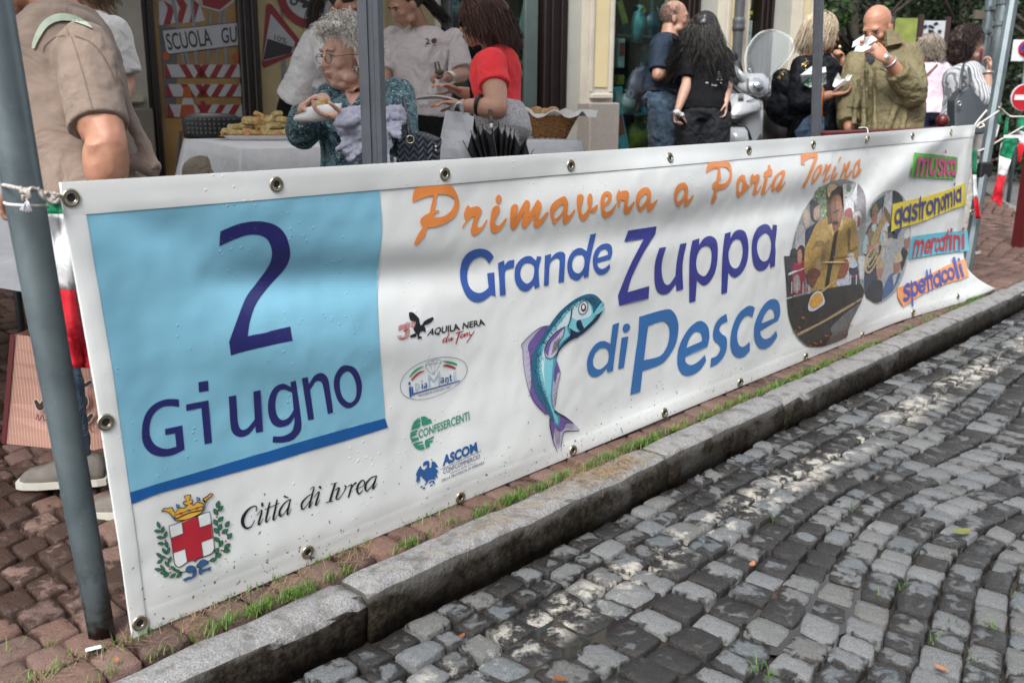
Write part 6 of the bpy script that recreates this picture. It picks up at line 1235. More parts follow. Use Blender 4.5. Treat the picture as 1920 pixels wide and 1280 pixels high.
for i in range(11):
    for j in range(4): hb.box((c[0]+(i-5)*bw/13, c[1]-.045+.05*((i-5)/6)**2, c[2]-.04-j*.028), (.014, .012, .008))
hb.build('perforation', mat('pale_slot', (.05, .052, .055), .6), fo)
MB().box((c[0], c[1]-.25, g_+.45), (.42, .40, .03), None, .01).build('seat', M_cb, fo)
for sx in (-1, 1):
    MB().tube([(c[0]+sx*.20, c[1]-.42, g_), (c[0]+sx*.20, c[1]-.02, c[2]-.12)], .012, 8).build('leg', M_cb, fo, True); MB().tube([(c[0]+sx*.18, c[1]+.05, g_), (c[0]+sx*.18, c[1]-.30, g_+.45)], .012, 8).build('leg', M_cb, fo, True)
# beige bags under the table
M_sack = cloth('beige_sack', (.20, .17, .13), .9, .15, 1., 14)
for (x, y, w_, s, lb) in ((385, 333, 5.5, .12, 'left beige cloth sack under the food table'), (428, 338, 5.45, .10, 'right beige cloth sack under the food table')):
    p = W(x, y, w_); blob('sack', MB().ell(p, (s*1.2, s*.8, s)).ell(p+[.08, 0, -.2], (s*1.3, s, s*1.3)).ell(p+[0, 0, -.42], (s*1.3, s, s*1.4)), M_sack, None, .02, 2, [(.05, .12)], label=lb, cat='sack')
# food
t = NT('herb_bread'); n1 = t.noise(40, 4); n2 = t.noise(110, 2); c = t.mix(t.ramp(n1, .35, .65), (.42, .30, .12), (.55, .47, .24)); c = t.mix(t.ramp(n2, .62, .68, 0, .85), c, (.06, .09, .02)); t.bump(n2, .5, .006); M_foc = t.out(c, .8)
t = NT('bread_crust'); n1 = t.noise(30, 4); c = t.mix(t.ramp(n1, .35, .65), (.36, .19, .07), (.62, .42, .19)); t.bump(n1, .5, .01); M_crust = t.out(c, .65)
t = NT('golden_roll'); n1 = t.noise(12, 3); c = t.mix(t.ramp(n1, .35, .7), (.55, .33, .13), (.72, .55, .30)); t.bump(t.noise(40, 3), .3, .006); M_roll = t.out(c, .55)
M_tray = mat('white_tray', (.60, .60, .62), .4, .05); M_paper = mat('orange_paper', (.42, .17, .05), .7, .2, 9); M_brown = M_paper
def tableP(px, py): d = ray(px, py); return C0+d*((TZ+.006-H)/d[2])
def tray(px0, px1, py, dp, label):
    a, b = tableP(px0, py), tableP(px1, py); L = np.linalg.norm(b-a); c = (a+b)/2+np.array([0, dp/2, 0]); dd = nrm(b-a); o = thing('serving_tray', c, label, 'tray'); M_ = basis(dd, ZU)
    MB().loft([[c+M_@np.array([x*L/2*s, y*dp/2*s, z]) for x, y in ((-1, -.8), (-.9, -1), (.9, -1), (1, -.8), (1, .8), (.9, 1), (-.9, 1), (-1, .8))] for s, z in ((.9, 0), (1, .018), (1.02, .026), (.97, .024), (.88, .006))]).build('tray', M_tray, o)
    MB().loft([[c+M_@np.array([x*L/2*s*1.02, y*dp/2*s, z+.01*math.sin(x*9+y*5)]) for x, y in ((-1.15, -.9), (-.3, -1.02), (.9, -1), (1.05, -.2), (.9, 1), (0, 1.05), (-1.05, .8))] for s, z in ((.9, .026), (.97, .03))]).build('paper', M_paper, o)
    return c, L, M_
c, L, M_ = tray(412, 556, 263, .30, 'large white tray with a heap of herb focaccia squares')
k = 0; lays = [(0, 25, .47), (1, 19, .40), (2, 10, .26), (3, 2, .08)]
fg = 'focaccia squares heaped on the large tray'; FOC = []
ORD = ['first', 'second', 'third', 'fourth', 'fifth', 'sixth', 'seventh', 'eighth', 'ninth', 'tenth', 'eleventh', 'twelfth', 'thirteenth', 'fourteenth', 'fifteenth', 'sixteenth', 'seventeenth', 'eighteenth', 'nineteenth', 'twentieth', 'twenty-first', 'twenty-second', 'twenty-third', 'twenty-fourth', 'twenty-fifth']
def rank(L_, fmt, layers, grp):
    for l in set(a for a, _, _ in L_):
        for i, (_, _, o_) in enumerate(sorted([q for q in L_ if q[0] == l], key=lambda q: q[1])): tag(o_, fmt % (ORD[i], layers[l]), 'bread', grp)
for lv_, cnt, sp in lays:
    for i in range(cnt):
        x = (random.uniform(-1, 1))*L*sp; y = random.uniform(-.40, .30)*.28*(1 if lv_ == 0 else .6); z = .035+lv_*.034+random.uniform(0, .008)
        if lv_ == 3: x = L*.06+(i-.5)*.1; z = .14
        Mr = M_@rotz(random.uniform(0, 3.1))@np.array(Matrix.Rotation(random.uniform(-.6, .6), 3, 'X'))
        p = c+M_@np.array([x, y, z]); ob_ = MB().box(p, (random.uniform(.06, .085), random.uniform(.05, .065), random.uniform(.028, .036)), Mr, .006).build('focaccia_square', M_foc if random.random() < .75 else M_crust)
        FOC.append((lv_, x, ob_))
rank(FOC, 'herb focaccia square, %s from the left in the %s layer of the large tray', ['bottom', 'second', 'third', 'topmost'], fg)
c, L, M_ = tray(562, 640, 264, .26, 'second small white tray beside the first, partly behind the old woman')
for i in range(7):
    p = c+M_@np.array([(-.4+.13*i)*L, random.uniform(-.1, .06), .04]); tag(MB().box(p, (.07, .05, .03), M_@rotz(random.uniform(0, 3)), .009).build('focaccia_square', M_crust, None, True), ORD[i]+' focaccia slice from the left on the small second tray', 'bread', 'focaccia on the small tray')
# rolls
bc = tableP(808, 252)+np.array([0, .16, 0]); o = thing('bread_platter', bc, 'shallow platter under the heap of golden bread rolls', 'platter')
MB().lathe(bc, [(.20, 0), (.24, .02), (.245, .028), (.20, .012)], 24).build('platter', M_tray, o, True)
ROL = []
for lv_, cnt, rr in ((0, 14, .19), (1, 9, .13), (2, 4, .07)):
    for i in range(cnt):
        a = 6.28*i/cnt+random.uniform(-.2, .2); r_ = rr*random.uniform(.75, 1.05) if lv_ else rr*random.choice([1, .55]); p = bc+[r_*math.cos(a), r_*.8*math.sin(a), .05+lv_*.052]
        Mr = rotz(random.uniform(0, 3.1))@np.array(Matrix.Rotation(random.uniform(-.5, .5), 3, 'Y')); mb = MB().ell(p, (.046*random.uniform(.9, 1.25), .036, .030), Mr, 12, 8)
        mb.ell(p+Mr@np.array([.012, 0, .012]), (.030, .030, .022), Mr, 10, 6); ROL.append((lv_, p[0], mb.build('bread_roll', M_roll, None, True)))
rank(ROL, 'golden bread roll, %s from the left in the %s layer of the platter', ['lowest', 'middle', 'upper'], 'golden rolls on the platter')
for i, (x, y) in enumerate(((772, 243), (778, 249), (768, 236))):
    p = tableP(x, y+3)+[0, .02, .02]; tag(MB().torus(p, .035, .017, basis((1, .3, 0), (.2, -.6, 1)), 16, 8).build('bread_ring', M_crust, None, True), ['shiny ring shaped bread lying foremost at the left of the rolls', 'second ring bread just right of the foremost ring', 'third ring bread resting behind the other two rings'][i], 'bread')
# wicker basket with paper
bp_ = tableP(1032, 261)+np.array([0, .12, 0]); o = thing('wicker_basket', bp_, 'wicker basket lined with white paper at the right end of the food table', 'basket')
M_wick = mat('wicker', (.30, .14, .045), .6, .35, 50, .4, 100); bw_, bd_ = .10, .09
for j in range(12):
    z_ = .01+j*.0115; s_ = 1+j*.045; P_ = []
    for k in range(48):
        a = 2*math.pi*k/48; sq = (abs(math.cos(a))**4+abs(math.sin(a))**4)**-.25; q = 1+.035*math.cos(k*math.pi/2+j*math.pi); P_.append(bp_+np.array([bw_*s_*sq*math.cos(a)*q+.02*j/12, bd_*s_*sq*math.sin(a)*q, z_]))
    MB().tube(P_+[P_[0]], .0056, 5, False).build('weave', M_wick, o, True)
for k in range(20):
    a = 2*math.pi*k/20; sq = (abs(math.cos(a))**4+abs(math.sin(a))**4)**-.25; MB().tube([bp_+[bw_*sq*math.cos(a), bd_*sq*math.sin(a), 0], bp_+[bw_*1.55*sq*math.cos(a)+.02, bd_*1.55*sq*math.sin(a), .15]], .004, 5).build('stake', M_wick, o, True)
V = []; Fc = []; n = 40
for r_ in range(5):
    for k in range(n):
        a = 2*math.pi*k/n; sq = (abs(math.cos(a))**4+abs(math.sin(a))**4)**-.25; s_ = (.9, 1.35, 1.56, 1.75, 1.95)[r_]+.12*math.sin(k*1.7)*(r_ > 2)+(.75 if k in (39, 0, 1) and r_ > 3 else 0)+(.5 if 18 < k < 24 and r_ > 2 else 0); z_ = (.02, .12, .155, .16, .15)[r_]+.022*math.sin(k*1.1)*(r_ > 2)+(.03 if 18 < k < 24 else 0)
        V.append(bp_+np.array([bw_*s_*sq*math.cos(a)+.02, bd_*s_*sq*math.sin(a), z_]))
for r_ in range(4):
    for k in range(n): Fc.append((r_*n+k, r_*n+(k+1) % n, (r_+1)*n+(k+1) % n, (r_+1)*n+k))
obj('paper_lining', V, Fc, mat('greaseproof_paper', (.60, .59, .57), .6, .05), o, True)
for i in range(4): tag(MB().ell(bp_+[-.13+.05*i, .10, .15+.01*(i % 2)], (.045, .04, .032)).build('brown_roll', M_crust, None, True), ORD[i]+' brown crusty roll from the left behind the wicker basket paper', 'bread', 'brown rolls behind the basket')
# ================================================================ scooter, parked nose to the camera at the kerbless pavement
def scooter():
    w_ = 8.3; s1 = w_/F; g = W(1400, 170, w_); gr = gz(g[0], g[1]); o = thing('scooter', (g[0], g[1], gr), 'silver white scooter with tall clear windshield parked behind the dark haired woman', 'scooter')
    Mw = mat('silver_white_paint', (.30, .315, .33), .25, .05, 4, Coat_Weight=.5); Mg = mat('scooter_grey', (.07, .075, .08), .35, .1); Mk = mat('scooter_black', (.014, .014, .016), .45); Mc = mat('chrome', (.45, .47, .49), .12, .05, Metallic=.9)
    Lc = lambda x, y, dw=0.: W(x, y, w_+dw)
    def pod(name, rows, m, dep=.06, par=o, n=14):   # rows of (xl, xr, y, depth): rounded shell between picture edges
        rings = []
        for xl, xr, y, dw in rows:
            a, b = Lc(xl, y, dw), Lc(xr, y, dw); c = (a+b)/2; hw = np.linalg.norm(b-a)/2
            rings.append([c+np.array([hw*math.cos(t_), dep*math.sin(t_), 0]) for t_ in np.linspace(0, 2*math.pi, n, endpoint=False)])
        return MB().loft(rings).build(name, m, par, True)
    # wheel and mudguard
    fwc = Lc(1388, 262, .05); wh = MB().torus((fwc[0], fwc[1], gr+.23), .19, .045, basis((0, 1, 0), nrm(np.array([.8, -.35, 0]))), 28, 10).build('wheel', Mk, o, True)
    MB().lathe((fwc[0], fwc[1], gr+.23), [(.14, -.03), (.15, 0), (.14, .03)], 20, basis((0, 1, 0), nrm(np.array([.8, -.35, 0])))).build('rim', Mg, wh)
    MB().torus((fwc[0]+.65, fwc[1]+.95, gr+.23), .19, .045, basis((0, 1, 0), nrm(np.array([.8, -.35, 0]))), 28, 10).build('wheel', Mk, o, True)
    pod('leg_shield', [(1364, 1412, 176, -.03), (1358, 1430, 190, -.06), (1352, 1432, 212, -.08), (1349, 1431, 228, -.06), (1358, 1430, 262, 0), (1370, 1425, 300, .06)], Mw, .09)
    pod('nose_panel', [(1378, 1398, 176, -.14), (1366, 1425, 190, -.17), (1360, 1428, 206, -.19), (1361, 1392, 218, -.20), (1364, 1380, 226, -.19)], Mw, .05)
    pod('mouth', [(1361, 1406, 213, -.19), (1359, 1396, 222, -.215), (1364, 1386, 230, -.20)], Mk, .05)
    pod('front_mudguard', [(1362, 1396, 238, -.20), (1357, 1402, 246, -.26), (1356, 1403, 262, -.27), (1358, 1402, 285, -.22), (1364, 1396, 310, -.15)], Mw, .10)
    pod('side_skirt', [(1400, 1431, 214, -.02), (1396, 1430, 240, -.02), (1398, 1430, 300, .02)], Mg, .07)
    pod('shield_gap', [(1366, 1430, 183, -.02), (1372, 1434, 178, -.02), (1392, 1440, 176, 0)], Mk, .05)
    MB().tube(cr([Lc(1354, 234, -.16), Lc(1356, 228, -.19), Lc(1375, 233, -.21), Lc(1398, 240, -.20), Lc(1408, 262, -.15)], 5), .012, 8).build('arch_shadow_line', Mk, o, True)  # black line standing in for the shadow in the wheel arch gap
    MB().tube(cr([Lc(1400, 190, -.22), Lc(1408, 188, -.23), Lc(1424, 184, -.2)], 4), .004, 6).build('trim_line', Mk, o, True)
    for y in (178, 181, 184, 187): MB().box(Lc(1389, y, -.225), (.045, .008, .007)).build('vent', Mk, o)
    # turn light
    pts = [(1382, 221), (1406, 202), (1428, 186), (1431, 194), (1410, 214), (1384, 224)]; V = [Lc(x, y, -.20+.06*(x-1382)/50) for x, y in pts]+[Lc(x, y, -.15+.06*(x-1382)/50) for x, y in pts]
    MB().add(V, [(0, 1, 2, 3, 4, 5)]+[(i, i+6, (i+1) % 6+6, (i+1) % 6) for i in range(6)]).build('turn_light', glassy, o);
    MB().ell(Lc(1404, 205, -.19), (.035, .02, .018)).ell(Lc(1418, 196, -.18), (.03, .02, .018)).build('bulb', Mc, o, True)
    # handlebar cover and headlight
    pod('handlebar_cover', [(1400, 1430, 138, .02), (1388, 1442, 148, -.02), (1382, 1444, 162, -.04), (1384, 1444, 172, -.03), (1398, 1434, 182, 0)], Mw, .10)
    pod('headlight', [(1409, 1424, 146, -.07), (1404, 1434, 154, -.10), (1405, 1437, 164, -.11), (1409, 1436, 173, -.10), (1418, 1430, 178, -.08)], glassy, .05)
    MB().ell(Lc(1421, 163, -.12), (.050, .03, .05)).build('reflector', Mc, o, True); MB().ell(Lc(1421, 164, -.145), (.022, .012, .022)).build('bulb', Mg, o, True)
    MB().tube(cr([Lc(1402, 150, -.12), Lc(1403, 166, -.14), Lc(1412, 178, -.13), Lc(1424, 182, -.12), Lc(1438, 174, -.1), Lc(1442, 158, -.08)], 4), .009, 6).build('headlight_rim', Mg, o, True)
    MB().tube(cr([Lc(1374, 160, -.04), Lc(1386, 172, -.09), Lc(1400, 181, -.10), Lc(1418, 187, -.1)], 4), .022, 8).build('lower_cowl', Mk, o, True)
    pod('headlight_collar', [(1402, 1444, 177, -.02), (1408, 1446, 183, -.01), (1415, 1440, 187, .0)], Mg, .06)
    MB().ell(Lc(1440, 168, .0), (.045, .05, .045)).build('side_panel', Mw, o, True)
    MB().loft([[Lc(1375, 128, -.05)+ZU*z+np.array([0, y, 0]) for y, z in ((-.04, .03), (.05, .03), (.05, -.03), (-.04, -.03))], [Lc(1402, 160, -.05)+ZU*z+np.array([0, y, 0]) for y, z in ((-.05, .05), (.05, .05), (.05, -.06), (-.05, -.06))]]).build('left_cowl', Mw, o, True)
    MB().tube([Lc(1362, 135, .1), Lc(1385, 155, .05), Lc(1402, 165, .02)], [.03, .035, .04], 10).build('hand_guard', Mg, o, True)
    MB().tube([Lc(1383, 104, -.02), Lc(1388, 118, -.02), Lc(1392, 137, -.02)], .010, 8).build('mirror_stem', Mk, o, True)
    MB().ell(Lc(1373, 105, -.02), (.055, .022, .045), np.array(Matrix.Rotation(.5, 3, 'Y')), 16, 10).build('mirror', Mk, o, True)
    # windshield
    V = []; n = 16; rows = [(1404, 1440, 158, .0), (1402, 1450, 145, .02), (1398, 1462, 128, .06), (1397, 1480, 108, .12), (1402, 1489, 90, .17), (1412, 1484, 73, .21), (1424, 1468, 62, .23), (1436, 1452, 57.5, .24)]
    rows = [tuple(r_) for r_ in cr(rows, 3)]
    for xl, xr, y, dw in rows:
        a, b = Lc(xl, y, dw), Lc(xr, y, dw)
        for i in range(n+1): u = i/n*2-1; p = (a+b)/2+(b-a)/2*u; p = p-np.array([0, .10*(1-u*u), 0]); V.append(p)
    Fc = [(j*(n+1)+i, j*(n+1)+i+1, (j+1)*(n+1)+i+1, (j+1)*(n+1)+i) for j in range(len(rows)-1) for i in range(n)]
    ob_ = obj('windshield', V, Fc, glassm('clear_plastic', (.92, .94, .94), .05, 1.5, .06), o, True); md = ob_.modifiers.new('s', 'SOLIDIFY'); md.thickness = .003
    edge = [V[j*(n+1)] for j in range(len(rows))]+[V[(len(rows)-1)*(n+1)+i] for i in range(n+1)]+[V[j*(n+1)+n] for j in range(len(rows)-1, -1, -1)]
    MB().tube(edge, .0035, 6).build('windshield_rim', mat('clear_edge', (.55, .57, .57), .2), o, True)
    # body behind
    pod('seat', [(1436, 1470, 208, .5), (1430, 1474, 218, .55), (1430, 1476, 240, .55), (1432, 1474, 262, .6)], Mk, .25)
    pod('rear_panel', [(1462, 1474, 238, .6), (1456, 1474, 252, .65), (1452, 1472, 275, .7)], Mw, .25)
    MB().box(((fwc[0]+.3), fwc[1]+.45, gr+.25), (.28, .9, .12), rotz(-.6), .03).build('floorboard', Mk, o)
glassy = glassm('lamp_glass', (.85, .87, .88), .08, 1.6)
scooter()
# ================================================================ people
HAIRSEED = np.random.default_rng(11)
def fvec(yaw): a = R(yaw); return np.array([-math.sin(a), math.cos(a), 0])        # 0 away from the camera, 90 to picture left, 180 towards the camera, 270 right
def head_frame(yaw, pitch=0, roll=0):
    f = fvec(yaw); r = np.array([f[1], -f[0], 0]); u = ZU
    f2 = f*math.cos(R(pitch))+u*math.sin(R(pitch)); u2 = u*math.cos(R(pitch))-f*math.sin(R(pitch))
    r2 = r*math.cos(R(roll))+u2*math.sin(R(roll)); u3 = u2*math.cos(R(roll))-r*math.sin(R(roll)); return np.column_stack([r2, f2, u3])   # columns: right, forward, up
def cone(mb, a, b, ra, rb, n=12, flat=1.):
    a, b = np.asarray(a, float), np.asarray(b, float); L = np.linalg.norm(b-a)
    if L < 1e-4: return
    mb.tube([a, a+(b-a)*.5, b], [ra, (ra+rb)/2, rb], n, True, flat)
def limb(mb, pts, rad, n=12):
    P_ = cr([tuple(p)+(r,) for p, r in zip(pts, rad)], 4); mb.tube([p[:3] for p in P_], [p[3] for p in P_], n)
    for p in P_[::2]: mb.ell(p[:3], p[3], None, 10, 7)
def hand(mb, wr, dr, pn, s=1., curl=.5, spread=.12, side=1, thumb=.6):
    """palm + five fingers; dr direction of the hand, pn palm normal (towards the palm side)"""
    dr = nrm(dr); pn = np.asarray(pn, float); pn = nrm(pn-dr*(pn@dr)); sd_ = np.cross(dr, pn)*side
    M_ = np.column_stack([sd_, dr, pn])
    mb.ell(wr+dr*.045*s, (.040*s, .052*s, .016*s), M_, 12, 8); mb.ell(wr+dr*.012*s, (.027*s, .03*s, .018*s), M_, 10, 7)
    for i, (off, L, r) in enumerate(((-.030, .070, .0088), (-.010, .080, .0092), (.010, .075, .009), (.029, .058, .008))):
        p = wr+dr*.082*s+sd_*off*s; d = nrm(dr+sd_*off*spread*9); c = curl*(1+.12*i)
        for k, (fr_, rr) in enumerate(((.42, 1), (.33, .9), (.25, .8))):
            a = c*(k+.6); d2 = nrm(d*math.cos(a)+pn*math.sin(a)); q = p+d2*L*fr_*s; cone(mb, p, q, r*rr*s, r*rr*.9*s, 8); mb.ell(q, r*rr*.95*s, None, 8, 6); p = q
    p = wr+dr*.025*s-sd_*.028*s+pn*.006*s; d = nrm(-sd_*.75+dr*.75+pn*thumb)
    for L, r in ((.035, .0115), (.030, .010), (.022, .0085)):
        q = p+d*L*s; cone(mb, p, q, r*s, r*.9*s, 8); mb.ell(q, r*.95*s, None, 8, 6); p = q; d = nrm(d+dr*.35+pn*.25*curl)
def head(mb, c, M_, s=1., fem=False, old=False):
    e = lambda p, r, n=14: mb.ell(c+M_@(np.array(p)*s), np.array(r)*s, M_, n, 10)
    e((0, -.012, .035), (.074, .094, .088), 18); e((0, .02, .0), (.066, .078, .085)); e((0, .028, -.045), (.055 if fem else .060, .062, .060)); e((0, .062, -.092), (.024 if fem else .030, .022, .020))
    e((0, .05, -.065), (.042, .038, .04)); e((0, .080, .026), (.050, .014, .013))
    for q in (-1, 1):
        e((q*.038, .064, -.024), (.024, .020, .022)); e((q*.076, -.008, -.012), (.010, .019, .031)); e((q*.050, .03, -.075), (.022, .03, .022))
    cone(mb, c+M_@(np.array([0, .086, .018])*s), c+M_@(np.array([0, .106, -.024])*s), .007*s, .010*s, 10); e((0, .104, -.026), (.010, .011, .009)); e((-.010, .096, -.029), (.007, .009, .007)); e((.010, .096, -.029), (.007, .009, .007))
    e((0, .092, -.055), (.021, .010, .007)); e((0, .090, -.066), (.018, .010, .007))
def facebits(par, c, M_, s, browc, lipc, open_=True, old=False, stern=0.):
    Me = mat('eye_white', (.55, .52, .50), .25, .05); Mi = mat('eye_dark', (.03, .018, .012), .2)
    for q in (-1, 1):
        ec = c+M_@(np.array([q*.031, .0765, .002])*s); MB().ell(ec, (.0135*s, .011*s, .0075*s), M_, 12, 8).build('eye', Me, par, True)
        MB().ell(ec+M_@(np.array([0, .0075, -.001])*s), (.0062*s, .0045*s, .0062*s), M_, 10, 8).build('iris', Mi, par, True)
        MB().tube([c+M_@(np.array(p)*s) for p in ((q*.014, .0935, .021), (q*.030, .0955, .026+stern), (q*.048, .083, .019))], [.0035*s, .0042*s, .002*s], 6).build('eyebrow', mat('brow_'+browc[0], browc[1], .9), par, True)
        MB().tube([c+M_@(np.array(p)*s) for p in ((q*.017, .086, .004), (q*.031, .0905, .0105), (q*.046, .079, .003))], [.0016*s, .0022*s, .0014*s], 5).build('eyelash', Mi, par, True)
    m_ = mat('lip_'+lipc[0], lipc[1], .45)
    MB().ell(c+M_@(np.array([0, .0985, -.056])*s), (.021*s, .0055*s, .0040*s), M_, 12, 8).ell(c+M_@(np.array([0, .0965, -.0635])*s), (.017*s, .006*s, .0045*s), M_, 12, 8).build('lips', m_, par, True)
def strands(par, c, M_, s, roots, flow, L, m, r=.0022, seg=6, wig=.004, curl=0, cf=3., shell=(.080, .100, .096), name='hair_strands', taper=.3, out=.0, clip=None):
    """many thin locks: roots (n,3) on the scalp in head units, flow(p, t) -> direction"""
    V = []; Fc = []; g = HAIRSEED
    for p0 in roots:
        ln = (L(p0) if callable(L) else L)*g.uniform(.75, 1.15); p = np.array(p0, float); P_ = [p.copy()]; ph = g.uniform(0, 6.28)
        for k in range(seg):
            d = nrm(flow(p, k/seg)); q = p+d*ln/seg
            q += g.normal(0, wig, 3)
            if curl: a = ph+cf*(k+1); q += np.array([math.cos(a), math.sin(a), math.sin(a*.7)])*curl
            e = q/np.array(shell); e2 = math.sqrt((e[0])**2+((q[1]+.012)/shell[1])**2+((q[2]-.035)/shell[2])**2)
            if e2 < 1.02 and q[2] > -.06: cc = np.array([0, -.012, .035]); q = cc+(q-cc)*(1.03/max(e2, .2))
            P_.append(q); p = q
        P_ = [c+M_@(x*s) for x in P_]; o = len(V); t_ = nrm(P_[-1]-P_[0]); a = nrm(np.cross(t_, g.normal(size=3))); b = np.cross(t_, a)
        for i, x in enumerate(P_):
            rr = r*s*(1-(1-taper)*i/len(P_))
            V += [x+a*rr, x-a*rr*.5+b*rr*.86, x-a*rr*.5-b*rr*.86]
        for i in range(len(P_)-1):
            for j in range(3): Fc.append((o+i*3+j, o+i*3+(j+1) % 3, o+i*3+3+(j+1) % 3, o+i*3+3+j))
    return obj(name, V, Fc, m, par, True)
def scalp(n, front=.075, low=-.05, back=-.2, sh=(.078, .098, .093), cond=None):
    out = []
    while len(out) < n:
        d = HAIRSEED.normal(size=3); d /= np.linalg.norm(d); p = np.array([d[0]*sh[0], d[1]*sh[1]-.012, d[2]*sh[2]+.035])
        if p[1] > front-.03 and p[2] < .075: continue
        if p[1] > .02 and p[2] < .06: continue
        if p[2] < low: continue
        if abs(p[0]) > .05 and p[1] > .005 and p[2] < .03: continue
        if cond and not cond(p): continue
        out.append(p)
    return out
def hairmat(name, a, b, rough=.45):
    t = NT(name); g = t.n('NewGeometry').outputs['Random Per Island']; t.bump(t.noise(160, 3), .3, .004); return t.out(t.mix(g, a, b), rough)
def torso_rings(hip, neck, yaw, hipw, waistw, chestw, d, e=0., bend=0., t0=0., t1=1., shw=None, belly=0.):
    """ellipse rings from crotch (0) to neck base (1)"""
    f = fvec(yaw); u = nrm(neck-hip); r = nrm(np.cross(f, u)); f2 = np.cross(u, r)*1.; shw = shw or chestw*1.05
    tab = [(-.05, hipw*.80, d*.85, 0), (.05, hipw, d*1.02, -.008), (.18, hipw*.99, d*1.02, -.004), (.36, waistw, d*.88+belly, .004+belly*.7), (.50, (waistw+chestw)/2*1.0, d*.92+belly*.8, .01+belly*.6), (.66, chestw, d*1.0+belly*.1, .012), (.80, (chestw+shw)/2, d*.97, .006), (.90, shw*.90, d*.80, -.004), (.965, shw*.62, d*.58, -.012), (1.02, .064, .062, -.012)]
    out = []
    for t_ in np.linspace(t0, t1, 26):
        k = max(i for i in range(len(tab)-1) if tab[i][0] <= t_+1e-9 or i == 0); a, b = tab[k], tab[k+1]; q = min(1, max(0, (t_-a[0])/(b[0]-a[0]))); q = q*q*(3-2*q)*.5+q*.5
        w_, dd, off = [a[j]*(1-q)+b[j]*q for j in (1, 2, 3)]
        c = hip+(neck-hip)*t_+f2*(off+bend*math.sin(math.pi*min(1, max(0, t_))))
        out.append([c+r*(w_+e)*math.cos(x)+f2*(dd+e)*math.sin(x) for x in np.linspace(0, 2*math.pi, 28, endpoint=False)])
    return out
def legs(mb, hip, yaw, s=1., e=0., stance=.10, step=0., t1=1., shoe=None, par=None, cloth_=False, rt=.088):
    f = fvec(yaw); r = np.array([f[1], -f[0], 0]); res = []
    for q in (-1, 1):
        h = hip+r*q*.088*s; ft = h+r*q*(stance-.088)*s*.3+f*q*step; g = gz(ft[0], ft[1]); an = np.array([ft[0], ft[1], g+.085]); kn = (h+an)/2+f*(.02+abs(step)*.15)+ZU*.01
        end = kn+(an-kn)*((t1-.5)*2) if t1 < 1 else an
        limb(mb, [h, (h+kn)/2, kn, (kn+end)*.5-f*.012, end], [(rt+e), (rt*.86+e), (.062+e), (.056+e), (.040+e*1.3)])
        res.append((an, f))
    return res
def shoes(par, feet, m, sole, s=1.):
    for an, f in feet:
        M_ = basis(np.array([f[1], -f[0], 0]), ZU); g = an[2]-.085
        rings = [[np.array([an[0], an[1], 0])+f*(y*s)+np.array([f[1], -f[0], 0])*x*s+ZU*(g+z) for x, z in ((-w_, .012), (-w_, h*.5), (-w_*.6, h), (w_*.6, h), (w_, h*.5), (w_, .012))] for y, w_, h in ((-.075, .028, .06), (-.055, .036, .085), (0, .040, .095), (.06, .043, .075), (.12, .048, .055), (.165, .044, .046), (.185, .033, .034))]
        o = MB().loft(rings).build('shoe', m, par, True)
        rings = [[np.array([an[0], an[1], 0])+f*(y*s*1.03)+np.array([f[1], -f[0], 0])*x*s+ZU*(g+z) for x, z in ((-w_*1.08, 0), (-w_*1.08, .022), (w_*1.08, .022), (w_*1.08, 0))] for y, w_ in ((-.08, .028), (-.055, .038), (.06, .045), (.12, .050), (.165, .046), (.19, .034))]
        MB().loft(rings).build('sole', sole, par)
def hip_from(neck, L, dx=0., dy=0.): return neck+np.array([dx, dy, -L])
SK1 = skinm('skin_fair', (.54, .34, .26)); SK2 = skinm('skin_ruddy', (.44, .225, .145)); SK3 = skinm('skin_tan', (.37, .215, .15)); SK4 = skinm('skin_arm', (.50, .29, .205))
M_jean = cloth('blue_denim', (.05, .08, .12), .85, .45, .8, 12); M_blk = cloth('black_cloth', (.005, .005, .006), .8, .3, .5); M_wtee = cloth('white_tee', (.58, .58, .60), .8, .04, 1., 8)
M_gjean = cloth('grey_denim', (.030, .032, .038), .85, .35, .8, 12); M_snk = mat('grey_suede', (.13, .115, .10), .85, .2, 30, .3, 120); M_sole = mat('pale_sole', (.50, .48, .42), .6, .08); M_bsh = mat('black_shoe', (.012, .012, .012), .4)
SCALE = .985
def person(loc, label):
    return thing('person', loc, label, 'person')
def arm(mb, sh, el, wr, r=(.050, .042, .040, .036, .026), s=1.):
    sh, el, wr = map(np.asarray, (sh, el, wr)); limb(mb, [sh, (sh+el)/2, el], [r[0]*s, r[1]*s*1.06, r[2]*s]); limb(mb, [el, el+(wr-el)*.35, wr], [r[2]*s, r[3]*s*1.12, r[4]*s])
def sleeve(mb, sh, el, wr, t_, e, r=(.056, .050, .046, .042, .032), s=1.):
    """t_: 0..1 upper arm, 1..2 forearm"""
    sh, el, wr = map(np.asarray, (sh, el, wr)); mb.ell(sh, (r[0]+e)*s, None, 14, 10); k = min(1, t_)
    cone(mb, sh, sh+(el-sh)*k, (r[0]+e)*s, (r[2]+e+(.006 if t_ <= 1 else 0))*s, 16)
    if t_ > 1: mb.ell(el, (r[2]+e)*s, None, 12, 9); cone(mb, el, el+(wr-el)*(t_-1), (r[2]+e)*s, (r[4]+e*1.1)*s, 14)

